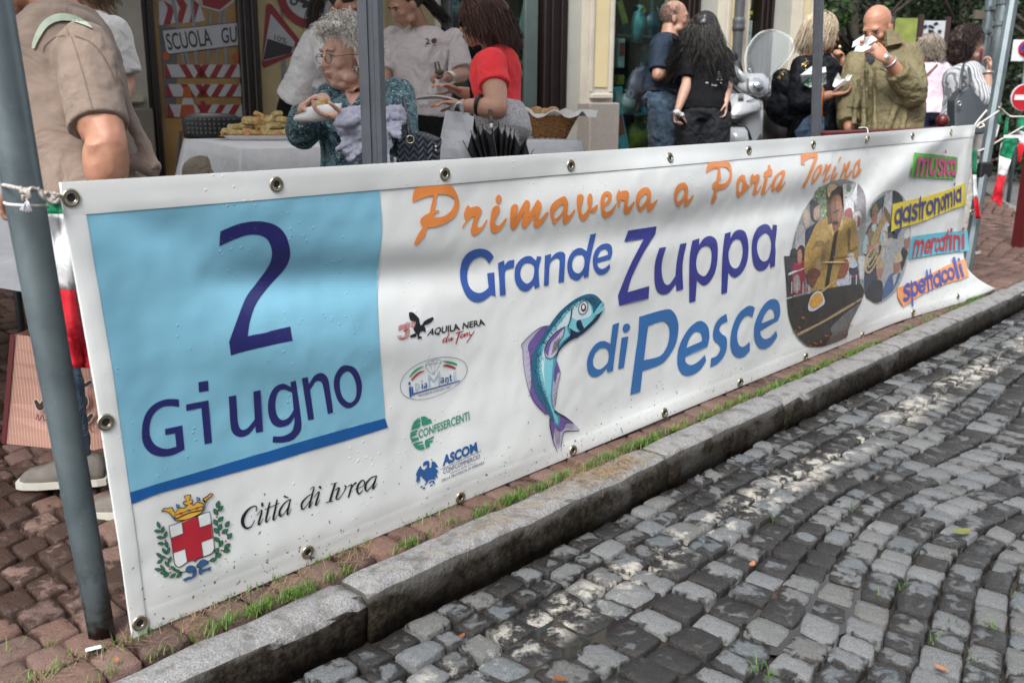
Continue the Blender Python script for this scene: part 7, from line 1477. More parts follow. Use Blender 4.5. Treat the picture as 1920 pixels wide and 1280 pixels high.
# ---------------------------------------------------------------- A: man at the left, cut by the frame, taupe T-shirt
w_ = 2.75
nk = W(108, 22, w_+.0); hp = W(205, 452, w_-.03); A = person(hp*np.array([1, 1, 0]), 'man in a taupe T-shirt with a pale green strap at the left, back half turned')
sN, sF = W(158, 92, w_-.17), W(118, 70, w_+.22); eN, wN = W(203, 272, w_-.26), W(204, 392, w_-.20); yA = 82
hd = W(52, -64, w_+.02); MA = head_frame(100, -16)
b = MB(); head(b, hd, MA, 1.08); limb(b, [hd+MA@np.array([0, -.02, -.06]), nk+[0.015, 0, -.05]], [.062, .066]); b.loft(torso_rings(hp, nk, yA, .165, .155, .165, .112))
arm(b, sN, eN, wN, (.056, .054, .047, .046, .031)); b.ell(eN+[.022, 0, -.008], (.026, .026, .032)); b.ell(eN*.72+wN*.28+[-.012, -.012, 0], (.047, .044, .085)); b.ell(eN*.75+sN*.25+[-.012, -.01, 0], (.050, .05, .07)); cone(b, eN+[-.02, -.03, .01], eN*.4+wN*.6+[-.01, -.03, 0], .024, .016); hand(b, wN, (-.05, 0, -1), (-.8, 0, -.1), 1., .35)
eF, wF = W(70, 250, w_+.25), W(20, 345, w_+.2); arm(b, sF, eF, wF, (.054, .05, .044, .042, .03)); hand(b, wF, (-.3, .0, -1), (.2, 0, -.9), 1., .9)
blob('body', b, SK2, A, .0062, 3, [(.006, .05)])
M_tee = cloth('taupe_tee', (.215, .165, .135), .88, .05, 1.0, 5.5)
b = MB(); b.loft(torso_rings(hp, nk, yA, .185, .165, .168, .118, .018, t0=.06, t1=.985, belly=.012)); sleeve(b, sN+[0, 0, -.008], sN+(eN-sN)*.80+[-.012, 0, -.005], wN, 1, .019, (.060, .052, .050, .04, .03)); sleeve(b, sF, eF, wF, .7, .016)
# drape folds across the side of the shirt
for (x0, y0, x1, y1, r_) in ((95, 190, 175, 232, .012), (88, 212, 185, 290, .014), (92, 240, 190, 330, .012), (215, 150, 250, 250, .010), (235, 210, 285, 320, .012), (232, 300, 290, 322, .016), (80, 280, 150, 372, .012), (120, 110, 138, 190, .010)):
    a_, c_ = W(x0, y0, w_-.115), W(x1, y1, w_-.125); cone(b, a_+[0, .02, 0], c_+[0, .02, 0], r_*1.4, r_*1.8, 8)
T = blob('t_shirt', b, M_tee, A, .0065, 5, [(.016, .11), (.007, .045)], .7)
mm_ = mesh_map(T, .0012); M_seam = mat('seam_shade', (.14, .105, .085), .9); M_strap = cloth('pale_green_strap', (.34, .40, .32), .8, .05, .2)
flat('strap', stroke([(62, 90, 3), (68, 72, 5), (84, 46, 6.5), (108, 33, 7), (136, 34, 6), (160, 44, 3.5), (172, 52, 1)], butt=True), mesh_map(T, .004), M_strap, A, 6, union=True)
for L_ in ([(81, 98), (84, 86), (100, 72), (121, 66)], [(139, 67), (168, 78), (190, 100), (206, 128), (216, 152)], [(121, 34), (124, 50), (129, 66)], [(133, 68), (150, 120), (164, 170), (178, 222)]):
    flat('seam', stroke([(x, y, .9) for x, y in L_], butt=True), mm_, M_seam, A, 0, union=True)
b = MB(); b.loft(torso_rings(hp, nk, yA, .172, .165, .165, .118, .006, t0=-.05, t1=.2)); fA = W(50, 520, 3.0)
# front leg steps to the left so that it shows beside the pole
h1, k1, a1 = hp+[-.03, .07, -.02], W(92, 520, 3.08), Gd(138, 856, .135); h2 = hp+[.02, -.06, 0]; a2 = Gd(330, 900, .085)*1.; a2 = np.array([hp[0]+.05, hp[1]+.02, .085+gz(hp[0], hp[1])]); k2 = (h2+a2)/2
limb(b, [h1, (h1+k1)/2, k1, (k1+a1)/2, a1], [.092, .082, .066, .060, .052]); limb(b, [h2, (h2+k2)/2, k2, (k2+a2)/2, a2], [.092, .082, .066, .060, .052])
blob('jeans', b, M_jean, A, .009, 3, [(.014, .05)])
shoes(A, [(a1+[.02, 0, 0], nrm(np.array([-1., -.12, 0]))), (a2, nrm(np.array([-1., -.1, 0])))], M_snk, M_sole, .95)
# stubble, ear visible only from other views
facebits(A, hd, MA, 1.08, ('grey', (.12, .09, .07)), ('dull', (.32, .13, .10)))
strands(A, hd, MA, 1.08, scalp(500), lambda p, t_: np.array([p[0]*4, -.5, -.6+p[2]*4]), .035, hairmat('hair_grey_brown', (.06, .045, .035), (.16, .13, .10)), .002, 3)
# ---------------------------------------------------------------- B: helper behind him, white shirt
w_ = 4.3; nk = W(168, 22, w_); hp = W(175, 225, w_+.05); B_ = person(hp*np.array([1, 1, 0]), 'helper with brown hair and a white T-shirt, mostly hidden behind the left man'); yB = 115
hd = W(140, -28, w_); MB_ = head_frame(115, -20); sN, sF = W(212, 62, w_-.05), W(128, 50, w_+.1); eN, wN = W(240, 155, w_), W(222, 212, w_-.2); eF, wF = W(100, 140, w_), W(60, 190, w_-.2)
b = MB(); head(b, hd, MB_, 1., True); limb(b, [hd+MB_@np.array([0, -.02, -.06]), nk+[0, 0, -.04]], [.048, .052]); b.loft(torso_rings(hp, nk, yB, .155, .125, .14, .10)); arm(b, sN, eN, wN, (.046, .042, .036, .034, .024)); arm(b, sF, eF, wF, (.046, .042, .036, .034, .024)); hand(b, wN, (-.4, -.5, -.3), (0, 0, -1), .9); hand(b, wF, (-.6, -.3, -.2), (0, 0, -1), .9)
blob('body', b, SK3, B_, .009, 3)
b = MB(); b.loft(torso_rings(hp, nk, yB, .158, .135, .145, .105, .016, t0=.1, t1=.97)); sleeve(b, sN, eN, wN, .85, .02); sleeve(b, sF, eF, wF, .8, .02); blob('t_shirt', b, M_wtee, B_, .009, 3, [(.012, .08)])
b = MB(); b.loft(torso_rings(hp, nk, yB, .158, .13, .14, .105, .008, t0=-.05, t1=.25)); ft = legs(b, hp, yB, 1., .01); blob('trousers', b, M_blk, B_, .012, 3); shoes(B_, ft, M_bsh, M_bsh)
HB = hairmat('hair_brown', (.055, .03, .018), (.16, .09, .045)); strands(B_, hd, MB_, 1., scalp(500), lambda p, t_: np.array([p[0]*3, -.5+.3*t_, -1.]), .12, HB, .003, 7, .006); facebits(B_, hd, MB_, 1., ('brown', (.05, .03, .02)), ('rose', (.40, .15, .13)))
# ---------------------------------------------------------------- C: young helper bending over the table, white T-shirt, ponytail
w_ = 6.15; nk = W(640, 44, w_-.12); hp = W(556, 232, w_+.12); Cp = person(hp*np.array([1, 1, 0]), 'young helper with a dark ponytail and white T-shirt bending forward behind the table'); yC = 262
hd = W(648, 8, w_-.2); MC_ = head_frame(250, -35); sN, sF = W(606, 78, w_-.20), W(655, 62, w_+.12); eN, wN = W(626, 162, w_-.3), W(665, 215, w_-.4); eF, wF = W(690, 140, w_), W(720, 205, w_-.2)
b = MB(); head(b, hd, MC_, 1.02, True); limb(b, [hd+MC_@np.array([0, -.03, -.06]), nk+[-.02, 0, -.03]], [.05, .055]); b.loft(torso_rings(hp, nk, yC, .16, .13, .145, .105, bend=-.05)); arm(b, sN, eN, wN, (.048, .044, .038, .035, .025)); arm(b, sF, eF, wF, (.048, .044, .038, .035, .025)); hand(b, wN, (.6, -.5, -.3), (0, 0, -1), .95); hand(b, wF, (.6, -.5, -.3), (0, 0, -1), .95)
blob('body', b, SK3, Cp, .008, 3)
b = MB(); b.loft(torso_rings(hp, nk, yC, .185, .165, .165, .125, .022, bend=-.055, t0=.20, t1=.97)); sleeve(b, sN, eN, wN, .62, .022); sleeve(b, sF, eF, wF, .7, .02)
for (x0, y0, x1, y1) in ((560, 95, 600, 170), (540, 140, 610, 160), (585, 70, 560, 130), (605, 130, 625, 185)): cone(b, W(x0, y0, w_-.10), W(x1, y1, w_-.12), .014, .02, 8)
blob('t_shirt', b, M_wtee, Cp, .008, 4, [(.02, .1), (.008, .04)])
b = MB(); b.loft(torso_rings(hp, nk, yC, .172, .15, .15, .118, .008, bend=-.05, t0=-.05, t1=.30)); ft = legs(b, hp, yC, 1., .012); blob('trousers', b, M_blk, Cp, .011, 3, [(.01, .06)]); shoes(Cp, ft, M_bsh, M_bsh)
HD = hairmat('hair_dark_brown', (.010, .006, .005), (.035, .02, .014), .35)
b = MB(); b.ell(hd+MC_@np.array([0, -.018, .042]), (.080, .098, .092), MC_, 16, 12); blob('hair_cap', b, HD, Cp, .008, 1)
strands(Cp, hd, MC_, 1.02, scalp(700), lambda p, t_: np.array([-p[0]*3, -1, .25-p[2]*3]), .13, HD, .0026, 4)
pt = hd+MC_@np.array([0, -.105, .055]); strands(Cp, pt, np.eye(3), 1., [HAIRSEED.normal(0, .012, 3) for _ in range(260)], lambda p, t_: np.array([-.75+.8*t_, -.1, -.2-1.3*t_]), .30, HD, .003, 7, .005, shell=(.001, .001, .001), name='ponytail')
MB().torus(pt, .016, .008, basis((0, 1, 0), (-1, 0, .3))).build('hair_tie', mat('red_tie', (.35, .01, .01), .6), Cp, True); facebits(Cp, hd, MC_, 1.02, ('dark', (.02, .012, .01)), ('rose', (.40, .15, .13)))
# ---------------------------------------------------------------- E: helper with the number 20 on the shirt, tongs in hand
w_ = 6.05; nk = W(792, 50, w_); hp = W(786, 236, w_+.05); E_ = person(hp*np.array([1, 1, 0]), 'dark haired helper looking down, pale T-shirt with a small 20 print, holding tongs'); yE = 160
hd = W(760, 8, w_-.13); ME = head_frame(125, -30, 4); sR, sL = W(852, 76, w_-.0), W(738, 72, w_+.05); eR, wR = W(868, 140, w_-.05), W(838, 146, w_-.28); eL, wL = W(722, 150, w_), W(735, 205, w_-.25)
b = MB(); head(b, hd, ME, 1.02, True); limb(b, [hd+ME@np.array([0, -.03, -.055]), nk+[.0, 0, -.03]], [.050, .056]); b.loft(torso_rings(hp, nk, yE, .165, .14, .155, .108)); arm(b, sR, eR, wR, (.050, .046, .042, .038, .027)); arm(b, sL, eL, wL, (.050, .046, .040, .036, .026)); hand(b, wR, (-.8, -.5, .15), (0, -.3, -1), .95, .9, side=-1); hand(b, wL, (.4, -.8, 0), (0, 0, -1), .95)
blob('body', b, SK3, E_, .0075, 3)
M_ptee = cloth('pale_pink_tee', (.46, .42, .43), .8, .04, 1., 8)
b = MB(); b.loft(torso_rings(hp, nk, yE, .182, .165, .168, .118, .018, t0=.08, t1=.985)); sleeve(b, sR, eR, wR, .86, .018); sleeve(b, sL, eL, wL, .8, .018)
for (x0, y0, x1, y1) in ((838, 90, 815, 180), (822, 120, 800, 200), (845, 110, 842, 190), (770, 120, 790, 200), (760, 90, 800, 110)): cone(b, W(x0, y0, w_-.085), W(x1, y1, w_-.10), .012, .018, 8)
T = blob('t_shirt', b, M_ptee, E_, .008, 4, [(.018, .1), (.008, .04)])
mm_ = mesh_map(T, .0015); M_pr1 = mat('shirt_print_dark', (.03, .03, .035), .7); text('print_number', '2', [(797.5, 84), (806.5, 83), (805.5, 72), (797.5, 72)], mm_, M_pr1, E_, offset=.02)
flat('print_flower', [[(814+5.6*math.cos(k*.6+.2*(k % 2)), 77+5.4*math.sin(k*.6)) for k in range(10)]], mm_, mat('shirt_print_red', (.12, .03, .04), .7), E_, 0); flat('print_flower_dark', [[(813+4*math.cos(k*1.2), 75.5+3.2*math.sin(k*1.2)) for k in range(5)]], mesh_map(T, .002), M_pr1, E_, 0); flat('print_line', stroke([(797, 87, .5), (818, 85.5, .5)]), mm_, mat('shirt_print_red', (0, 0, 0)), E_, 0, union=True)
b = MB(); b.loft(torso_rings(hp, nk, yE, .17, .15, .15, .115, .01, t0=-.05, t1=.2)); ft = legs(b, hp, yE, 1., .012); blob('trousers', b, M_blk, E_, .012, 3); shoes(E_, ft, M_bsh, M_bsh)
HK = hairmat('hair_black', (.003, .0025, .0025), (.011, .008, .0065), .35)
b = MB(); b.ell(hd+ME@np.array([0, -.020, .045]), (.080, .096, .090), ME, 16, 12); blob('hair_cap', b, HK, E_, .008, 1); strands(E_, hd, ME, 1.02, scalp(800), lambda p, t_: np.array([-p[0]*3, -1, .1-p[2]*2.5]), .13, HK, .0024, 4)
pt = hd+ME@np.array([0, -.11, .03]); strands(E_, pt, np.eye(3), 1., [HAIRSEED.normal(0, .013, 3) for _ in range(300)], lambda p, t_: np.array([.9, .3, -.75-.3*t_]), .24, HK, .003, 7, .004, shell=(.001, .001, .001), name='ponytail'); facebits(E_, hd, ME, 1.02, ('black', (.008, .006, .005)), ('rose', (.40, .15, .13)))
hg = wR+nrm(np.array([-.8, -.5, .15]))*.07
MB().tube([hg+[.01, 0, -.02], hg+[.0, -.02, .03], hg+[-.005, -.03, .075]], .006, 6).tube([hg+[.02, 0, -.02], hg+[.025, -.02, .03], hg+[.012, -.03, .078]], .006, 6).ell(hg+[.02, -.03, .02], (.028, .012, .018)).build('tongs', mat('dark_tongs', (.06, .055, .04), .35), None, True, label='dark tongs held by the helper with the 20 shirt', cat='tongs')
MB().torus(wR+[.01, 0, 0], .032, .006, basis((0, 0, 1), nrm(wR-eR))).torus(wR+[.02, 0, 0], .033, .005, basis((0, 0, 1), nrm(wR-eR))).build('bracelet', mat('silver', (.6, .58, .52), .3, Metallic=.8), E_, True)
# ---------------------------------------------------------------- D: old woman with focaccia in a napkin
w_ = 4.0; hd = W(652, 104, w_); MD = head_frame(128, -6); nk = W(672, 172, w_+.06); hp = W(672, 372, w_+.08); D_ = person(hp*np.array([1, 1, 0]), 'old woman with short white hair, glasses and teal patterned blouse eating bread'); yD = 125
sF, sN = W(622, 190, w_+.08), W(742, 182, w_-.03); eF, wF = W(566, 248, w_-.05), W(571, 205, w_-.25); eN, wN = W(752, 262, w_-.18), W(652, 220, w_-.36)
b = MB(); head(b, hd, MD, 1.10, True); e_ = lambda p, r: b.ell(hd+MD@(np.array(p)*1.1), np.array(r)*1.1, MD, 12, 8)
e_((.036, .045, -.062), (.022, .024, .026)); e_((-.036, .045, -.062), (.022, .024, .026)); e_((0, .03, -.10), (.046, .045, .024)); e_((0, .0, -.11), (.045, .05, .03))
limb(b, [hd+MD@np.array([0, -.015, -.07]), nk+[-.01, 0, -.05]], [.060, .068]); b.loft(torso_rings(hp, nk, yD, .175, .165, .165, .125)); arm(b, sF, eF, wF, (.050, .046, .040, .036, .027)); arm(b, sN, eN, wN, (.050, .046, .042, .038, .027))
# her right hand comes over the bread from the left, fingers down; the left one lies under the napkin
hand(b, wF, nrm(W(592, 186, w_-.30)-wF)*1.+ZU*.1, (.55, -.1, -.7), .98, .62, side=1, thumb=.5); hand(b, wN, W(600, 216, w_-.40)-wN, (0, 0, 1), .98, .45, side=1)
blob('body', b, skinm('skin_old', (.58, .36, .28)), D_, .0048, 2, [(.004, .02)])
t = NT('teal_pattern'); tc = t.n('TexCoord').outputs['Object']; v1 = t.n('TexVoronoi', {'Vector': tc, 'Scale': 55., 'Randomness': 1.}); v2 = t.n('TexVoronoi', {'Vector': tc, 'Scale': 95.}, feature='DISTANCE_TO_EDGE'); n1 = t.noise(34, 4, .6, dist=1.5)
c = t.mix(t.ramp(n1, .42, .56), (.012, .045, .060), (.11, .20, .23)); c = t.mix(t.ramp(v1.outputs[0], .16, .24, 1, 0), c, (.42, .50, .48)); c = t.mix(t.math('MULTIPLY', t.ramp(v2.outputs[0], .03, .07, 1, 0), t.ramp(t.noise(20, 2), .5, .55)), c, (.006, .018, .035)); t.bump(t.noise(9, 3, .5, dist=1.), .7, .03); M_teal = t.out(c, .75)
b = MB(); b.loft(torso_rings(hp, nk, yD, .19, .18, .172, .132, .016, t0=-.02, t1=.955)); sleeve(b, sF, eF, wF, 1.72, .022); sleeve(b, sN, eN, wN, 1.35, .024); b.ell(eF+[.01, 0, -.012], (.058, .055, .05))
for (x0, y0, x1, y1) in ((612, 230, 640, 300), (640, 190, 625, 250), (720, 215, 765, 285), (735, 195, 760, 250), (600, 255, 570, 235)): cone(b, W(x0, y0, w_-.10), W(x1, y1, w_-.12), .012, .016, 8)
T = blob('blouse', b, M_teal, D_, .007, 4, [(.018, .07), (.007, .03)])
flat('skin_neckline', [cr([(636, 152), (652, 166), (680, 158), (684, 170), (672, 184), (658, 203), (647, 185)], 4, True)], mesh_map(T, .0025), skinm('skin_old', (0, 0, 0)), D_, 5)
flat('collar', stroke([(632, 158, 3.5), (644, 180, 4), (657, 206, 3)], butt=True)+stroke([(657, 206, 3), (673, 186, 4), (686, 166, 4)], butt=True), mesh_map(T, .006), M_teal, D_, 4, union=True)
b = MB(); b.loft(torso_rings(hp, nk, yD, .185, .17, .16, .13, .008, t0=-.05, t1=.2)); ft = legs(b, hp, yD, .95, .012); blob('trousers', b, M_blk, D_, .012, 3); shoes(D_, ft, M_bsh, M_bsh)
HW = hairmat('hair_white', (.58, .54, .50), (.88, .85, .80), .5)
b = MB(); b.ell(hd+MD@np.array([0, -.028, .058]), (.094, .104, .092), MD, 16, 12).ell(hd+MD@np.array([0, .02, .094]), (.078, .07, .045), MD, 16, 12).ell(hd+MD@np.array([0, -.06, .02]), (.088, .065, .08), MD, 16, 12); blob('hair_mass', b, HW, D_, .008, 1, [(.03, .03)])
def fl(p, t_): return np.array([p[0]*6, p[1]*5+.25, (p[2]-.03)*5-1.3*t_])+HAIRSEED.normal(0, .5, 3)
strands(D_, hd, MD, 1.1, scalp(1500, low=-.04, sh=(.088, .104, .100), front=.09), fl, .048, HW, .0021, 6, .003, .006, 1.9, shell=(.092, .108, .104))
strands(D_, hd, MD, 1.1, [np.array([HAIRSEED.uniform(-.06, .06), HAIRSEED.uniform(.055, .078), HAIRSEED.uniform(.088, .118)]) for _ in range(170)], lambda p, t_: np.array([-.5+p[0]*6, .55-.3*t_, .25-.9*t_]), .045, HW, .0019, 5, .003, .003, 2.2, shell=(.088, .104, .10), name='fringe')
facebits(D_, hd, MD, 1.10, ('white', (.30, .25, .22)), ('pale', (.36, .13, .11)), stern=.002)
M_wire = mat('gold_wire', (.18, .12, .08), .35, Metallic=.7); gg = glassm('lens', (.93, .94, .94), .02)
for q in (-1, 1):
    ec = hd+MD@(np.array([q*.034, .100, -.004])*1.1); Mx_ = MD@np.array([[1, 0, 0], [0, 0, 1.], [0, -1, 0]]); r_ = MB()
    P_ = [ec+MD@(np.array([.025*math.cos(k*.4189), 0, .0175*math.sin(k*.4189)])*1.1) for k in range(16)]; r_.tube(P_, .0013, 6).build('glasses_rim', M_wire, D_, True); obj('lens', P_[:15], [tuple(range(15))], gg, D_)
    MB().tube([hd+MD@(np.array(p)*1.1) for p in ((q*.058, .098, .002), (q*.078, .05, .004), (q*.084, -.005, .002))], .0014, 6).build('temple', M_wire, D_, True)
MB().tube([hd+MD@(np.array(p)*1.1) for p in ((-.010, .103, .002), (0, .110, .006), (.010, .103, .002))], .0013, 6).build('glasses_bridge', M_wire, D_, True)
for q in (-1, 1): MB().ell(hd+MD@(np.array([q*.084, -.002, -.052])*1.1), .0058, None, 10, 8).build('pearl_earring', mat('pearl', (.75, .72, .66), .2), D_, True)
for k in range(4):   # age lines on the neck and chin
    pass
bracelet = MB().torus(wF-[0, 0, .012], .030, .0022, basis((1, 0, 0), nrm(wF-eF))).build('bracelet', M_wire, D_, True)
# napkin roll and the bread in it
c0, c1 = W(578, 210, w_-.37), W(645, 205, w_-.36); nb_ = MB(); rings = []
for k, (x, y) in enumerate([(576, 212), (590, 214), (606, 212), (622, 209), (641, 206)]):
    p = W(x, y, w_-.38); rr = (.020, .030, .030, .027, .024)[k]; rings.append([p+np.array([.0, rr*.8*math.cos(a), rr*math.sin(a)])+(np.array([-.05, 0, -.01]) if k == 0 and math.sin(a) < 0 else 0)*1. for a in np.linspace(R(100), R(440 if k > 1 else 400), 16)])
o = MB().loft(rings, False, False).build('napkin', mat('white_napkin', (.68, .68, .68), .7, .04, 30, .1), None, True, label='white paper napkin rolled round the bread in the old woman\'s hands', cat='napkin'); md = o.modifiers.new('s', 'SOLIDIFY'); md.thickness = .0015
MB().box(W(598, 200, w_-.37), (.052, .045, .036), rotz(.3)@np.array(Matrix.Rotation(.25, 3, 'Y')), .008).build('focaccia_piece', M_foc, None, True, label='herb focaccia piece held over the napkin by the old woman', cat='bread'); MB().ell(W(607, 192, w_-.34), (.028, .02, .018)).build('bread_crumb', M_crust, None, True, label='rounded bread crust behind the focaccia piece in the napkin', cat='bread')
# folded jacket over her arm
M_lav = cloth('lavender_jacket', (.28, .29, .36), .6, .08, 1.1, 9)
b = MB(); b.ell(W(668, 232, w_-.40), (.085, .05, .062)).ell(W(700, 238, w_-.34), (.08, .06, .085)).ell(W(735, 225, w_-.26), (.06, .07, .055)); P_ = [W(665, 245, w_-.40), W(690, 270, w_-.40), W(700, 300, w_-.38)]
cone(b, W(648, 205, w_-.41), W(665, 235, w_-.42), .022, .045, 12)
for (x0, y0, x1, y1, r0, r1) in ((690, 240, 630, 282, .05, .016), (700, 250, 655, 300, .05, .018), (705, 250, 690, 312, .055, .022), (690, 255, 645, 288, .04, .022), (712, 260, 716, 318, .05, .03), (672, 250, 640, 262, .03, .015), (745, 228, 748, 262, .03, .012), (735, 232, 742, 258, .03, .01)): cone(b, W(x0, y0, w_-.36), W(x1, y1, w_-.40), r0, r1, 10, .45)
blob('folded_jacket', b, M_lav, None, .006, 3, [(.035, .06), (.015, .025)], label='lavender grey jacket draped over the old woman\'s forearm', cat='jacket')
# navy quilted handbag
t = NT('navy_quilt'); tc = t.n('TexCoord').outputs['Object']; sx = t.n('SeparateXYZ', {0: tc}); zz_ = t.math('PINGPONG', t.math('MULTIPLY', sx.outputs[0], 30.), .5); hh = t.math('FRACT', t.math('ADD', t.math('MULTIPLY', sx.outputs[2], 42.), t.math('MULTIPLY', zz_, 1.8))); hh = t.math('ABSOLUTE', t.math('SUBTRACT', hh, .5))
t.bump(hh, 1., .012); M_quilt = t.out(t.mix(t.ramp(hh, .05, .3), (.004, .006, .012), (.018, .028, .05)), .45)
q = [W(742, 252, w_-.30), W(778, 248, w_-.24), W(816, 262, w_-.2), W(812, 312, w_-.2), W(740, 330, w_-.30)]
V = [p for p in q]+[p+np.array([.02, .12, 0]) for p in q]; o = thing('handbag', q[4], 'navy blue quilted handbag hanging at the old woman\'s side', 'handbag')
bb_ = MB().add(V, [(0, 1, 2, 3, 4), (9, 8, 7, 6, 5)]+[(i, i+5, (i+1) % 5+5, (i+1) % 5) for i in range(5)]); blob('bag_body', bb_, M_quilt, o, .008, 3)
MB().torus(W(769, 262, w_-.31), .014, .0035, basis((1, 0, 0), (0.2, -1, .1))).build('ring', M_brass, o, True); MB().tube([W(768, 258, w_-.31), W(764, 225, w_-.26), W(755, 180, w_-.12), W(742, 162, w_+.05)], .008, 8).build('strap', mat('navy_leather', (.01, .014, .025), .4), o, True)
MB().ell(W(817, 276, w_-.2), (.006, .006, .008)).ell(W(817, 283, w_-.2), (.005, .005, .007)).build('clasp', M_brass, o, True)
# ---------------------------------------------------------------- F: woman in a coral top
w_ = 4.9; hd = W(903, 40, w_); MF = head_frame(78, -8); nk = W(930, 92, w_+.03); hp = W(938, 258, w_+.02); F_ = person(hp*np.array([1, 1, 0]), 'woman with auburn bob, coral red top and pale grey trousers, reaching for a plate'); yF = 75
sN, sF = W(922, 118, w_-.17), W(938, 104, w_+.15); eN, wN = W(932, 205, w_-.28), W(868, 197, w_-.22); eF, wF = W(908, 185, w_+.15), W(862, 172, w_+.1)
b = MB(); head(b, hd, MF, 1.04, True); limb(b, [hd+MF@np.array([0, -.03, -.06]), nk+[0, 0, -.05]], [.052, .06]); b.loft(torso_rings(hp, nk, yF, .165, .14, .150, .115)); arm(b, sN, eN, wN, (.058, .057, .050, .042, .028)); arm(b, sF, eF, wF, (.052, .05, .044, .038, .026)); hand(b, wN, nrm(W(828, 190, w_-.25)-wN), (0, 0, -1), .98, .3, .2); hand(b, wF, nrm(W(836, 160, w_+.05)-wF), (0, 0, -1), .98, .3, .2)
blob('body', b, SK4, F_, .0062, 3)
M_coral = cloth('coral_top', (.80, .045, .055), .8, .04, .5, 6)
b = MB(); b.loft(torso_rings(hp, nk, yF, .172, .150, .155, .120, .010, t0=.28, t1=.985)); sleeve(b, sN, eN, wN, .52, .012, (.060, .058, .058, .04, .03)); sleeve(b, sF, eF, wF, .5, .012); T = blob('top', b, M_coral, F_, .007, 4, [(.012, .08)])
M_gr = NT('marled_grey'); c = M_gr.mix(M_gr.ramp(M_gr.noise(120, 4), .5, .62, 0, 1), (.52, .52, .54), (.24, .24, .26)); M_gr.bump(M_gr.noise(9, 3), .5, .02); M_grt = M_gr.out(c, .85)
b = MB(); b.loft(torso_rings(hp, nk, yF, .180, .150, .15, .135, .012, t0=-.05, t1=.36)); ft = legs(b, hp, yF, 1., .016, rt=.10); blob('trousers', b, M_grt, F_, .0085, 3, [(.012, .08)]); shoes(F_, ft, M_bsh, M_sole)
HR = hairmat('hair_auburn', (.022, .007, .005), (.085, .025, .014), .35)
b = MB(); b.ell(hd+MF@np.array([0, -.03, .035]), (.098, .112, .105), MF, 16, 12).ell(hd+MF@np.array([0, -.075, -.04]), (.092, .075, .10), MF, 16, 12).ell(hd+MF@np.array([-.02, -.10, -.10]), (.07, .06, .07), MF, 16, 12); blob('hair_mass', b, HR, F_, .008, 2, [(.02, .04)])
strands(F_, hd, MF, 1.04, scalp(1300, sh=(.096, .110, .106), front=.085), lambda p, t_: np.array([p[0]*3, -.42+.15*t_, -1.25]), lambda p: .19 if p[2] > .03 else .12, HR, .0026, 8, .004, shell=(.098, .112, .106))
strands(F_, hd, MF, 1.04, [np.array([HAIRSEED.uniform(.03, .09), HAIRSEED.uniform(.0, .06), .10]) for _ in range(120)]+[np.array([-HAIRSEED.uniform(.03, .09), HAIRSEED.uniform(.0, .06), .10]) for _ in range(160)], lambda p, t_: np.array([p[0]*2, -.25, -1.2]), .19, HR, .0026, 8, .003, shell=(.094, .108, .104), name='side_locks')
facebits(F_, hd, MF, 1.04, ('auburn', (.05, .02, .012)), ('rose', (.40, .15, .13)))
for q in (-1, 1): MB().ell(hd+MF@(np.array([q*.036, .094, .002])*1.04), (.028, .008, .02), MF, 14, 10).build('sunglass_lens', mat('sunglass', (.01, .009, .009), .1), F_, True)
MB().tube([hd+MF@(np.array([-.062, .09, .006])*1.04), hd+MF@(np.array([-.085, .0, .006])*1.04)], .003, 6).build('sunglass_temple', mat('sunglass', (0, 0, 0)), F_, True)
MB().tube([W(958, 100, w_+.0), W(968, 118, w_-.02), W(978, 150, w_+.02), W(976, 185, w_+.1)], .008, 6, True, .4).tube([W(884, 150, w_-.02), W(884, 190, w_-.05), W(888, 235, w_-.12), W(900, 268, w_-.18)], .009, 6, True, .4).build('shoulder_strap', M_blk, None, True, label='thin black bag strap worn by the woman in the coral top', cat='strap')
MB().torus(W(899, 197, w_-.25), .044, .0105, basis((0, 0, 1), nrm(wN-eN))).build('bangle', mat('black_bangle', (.012, .012, .013), .35), F_, True); MB().torus(wN+[.015, 0, 0], .031, .003, basis((0, 0, 1), nrm(wN-eN))).build('bracelet', mat('red_bracelet', (.12, .02, .02), .5), F_, True)
V = []; n = 20
for k in range(n): a = 6.283*k/n; p = W(825, 186, w_-.18); V.append(p+np.array([.135*math.cos(a), .085*math.sin(a), .012*math.cos(a)*-1-.016*math.cos(2*a)]))
o = obj('paper_plate', V+[W(825, 184, w_-.18)], [(k, (k+1) % n, n) for k in range(n)], mat('white_plate', (.60, .60, .62), .5, .04), None, True, label='white paper plate held out flat by the woman in the coral top', cat='plate'); md = o.modifiers.new('s', 'SOLIDIFY'); md.thickness = .003
# white paper carrier bag on her wrist
bgp = lambda x, y, d=0.: W(x, y, w_-.42+d); V = [bgp(848, 212), bgp(890, 218, .03), bgp(893, 345, .03), bgp(812, 345)]; V = [bgp(838, 208), bgp(889, 219), bgp(876, 345), bgp(812, 345)]; V2 = [bgp(836, 207, .1), bgp(880, 212, .14), bgp(872, 345, .14), bgp(808, 345, .1)]
o = thing('paper_carrier_bag', V[3], 'white paper carrier bag hanging from the wrist of the woman in the coral top', 'bag'); M_wb = mat('white_paper', (.60, .61, .64), .6, .03, 6, .15, 30)
fr_ = cr([V[0], (V[0]+V[1])/2+[0, -.012, 0], V[1]], 4); rings = []
for k in range(9):
    t_ = k/8; a = V[0]*(1-t_)+V[3]*t_; c_ = V[1]*(1-t_)+V[2]*t_; d = V2[1]*(1-t_)+V2[2]*t_; e = V2[0]*(1-t_)+V2[3]*t_; md_ = (a+c_)/2+[0, .012*math.sin(t_*9), 0]; sdm = (a+e)/2+[.012, 0, 0]; rings.append([a, (a+md_)/2, md_, (md_+c_)/2+[0, -.004*(k % 2), 0], c_, (c_+d)/2-[.012, 0, 0], d, e, sdm])
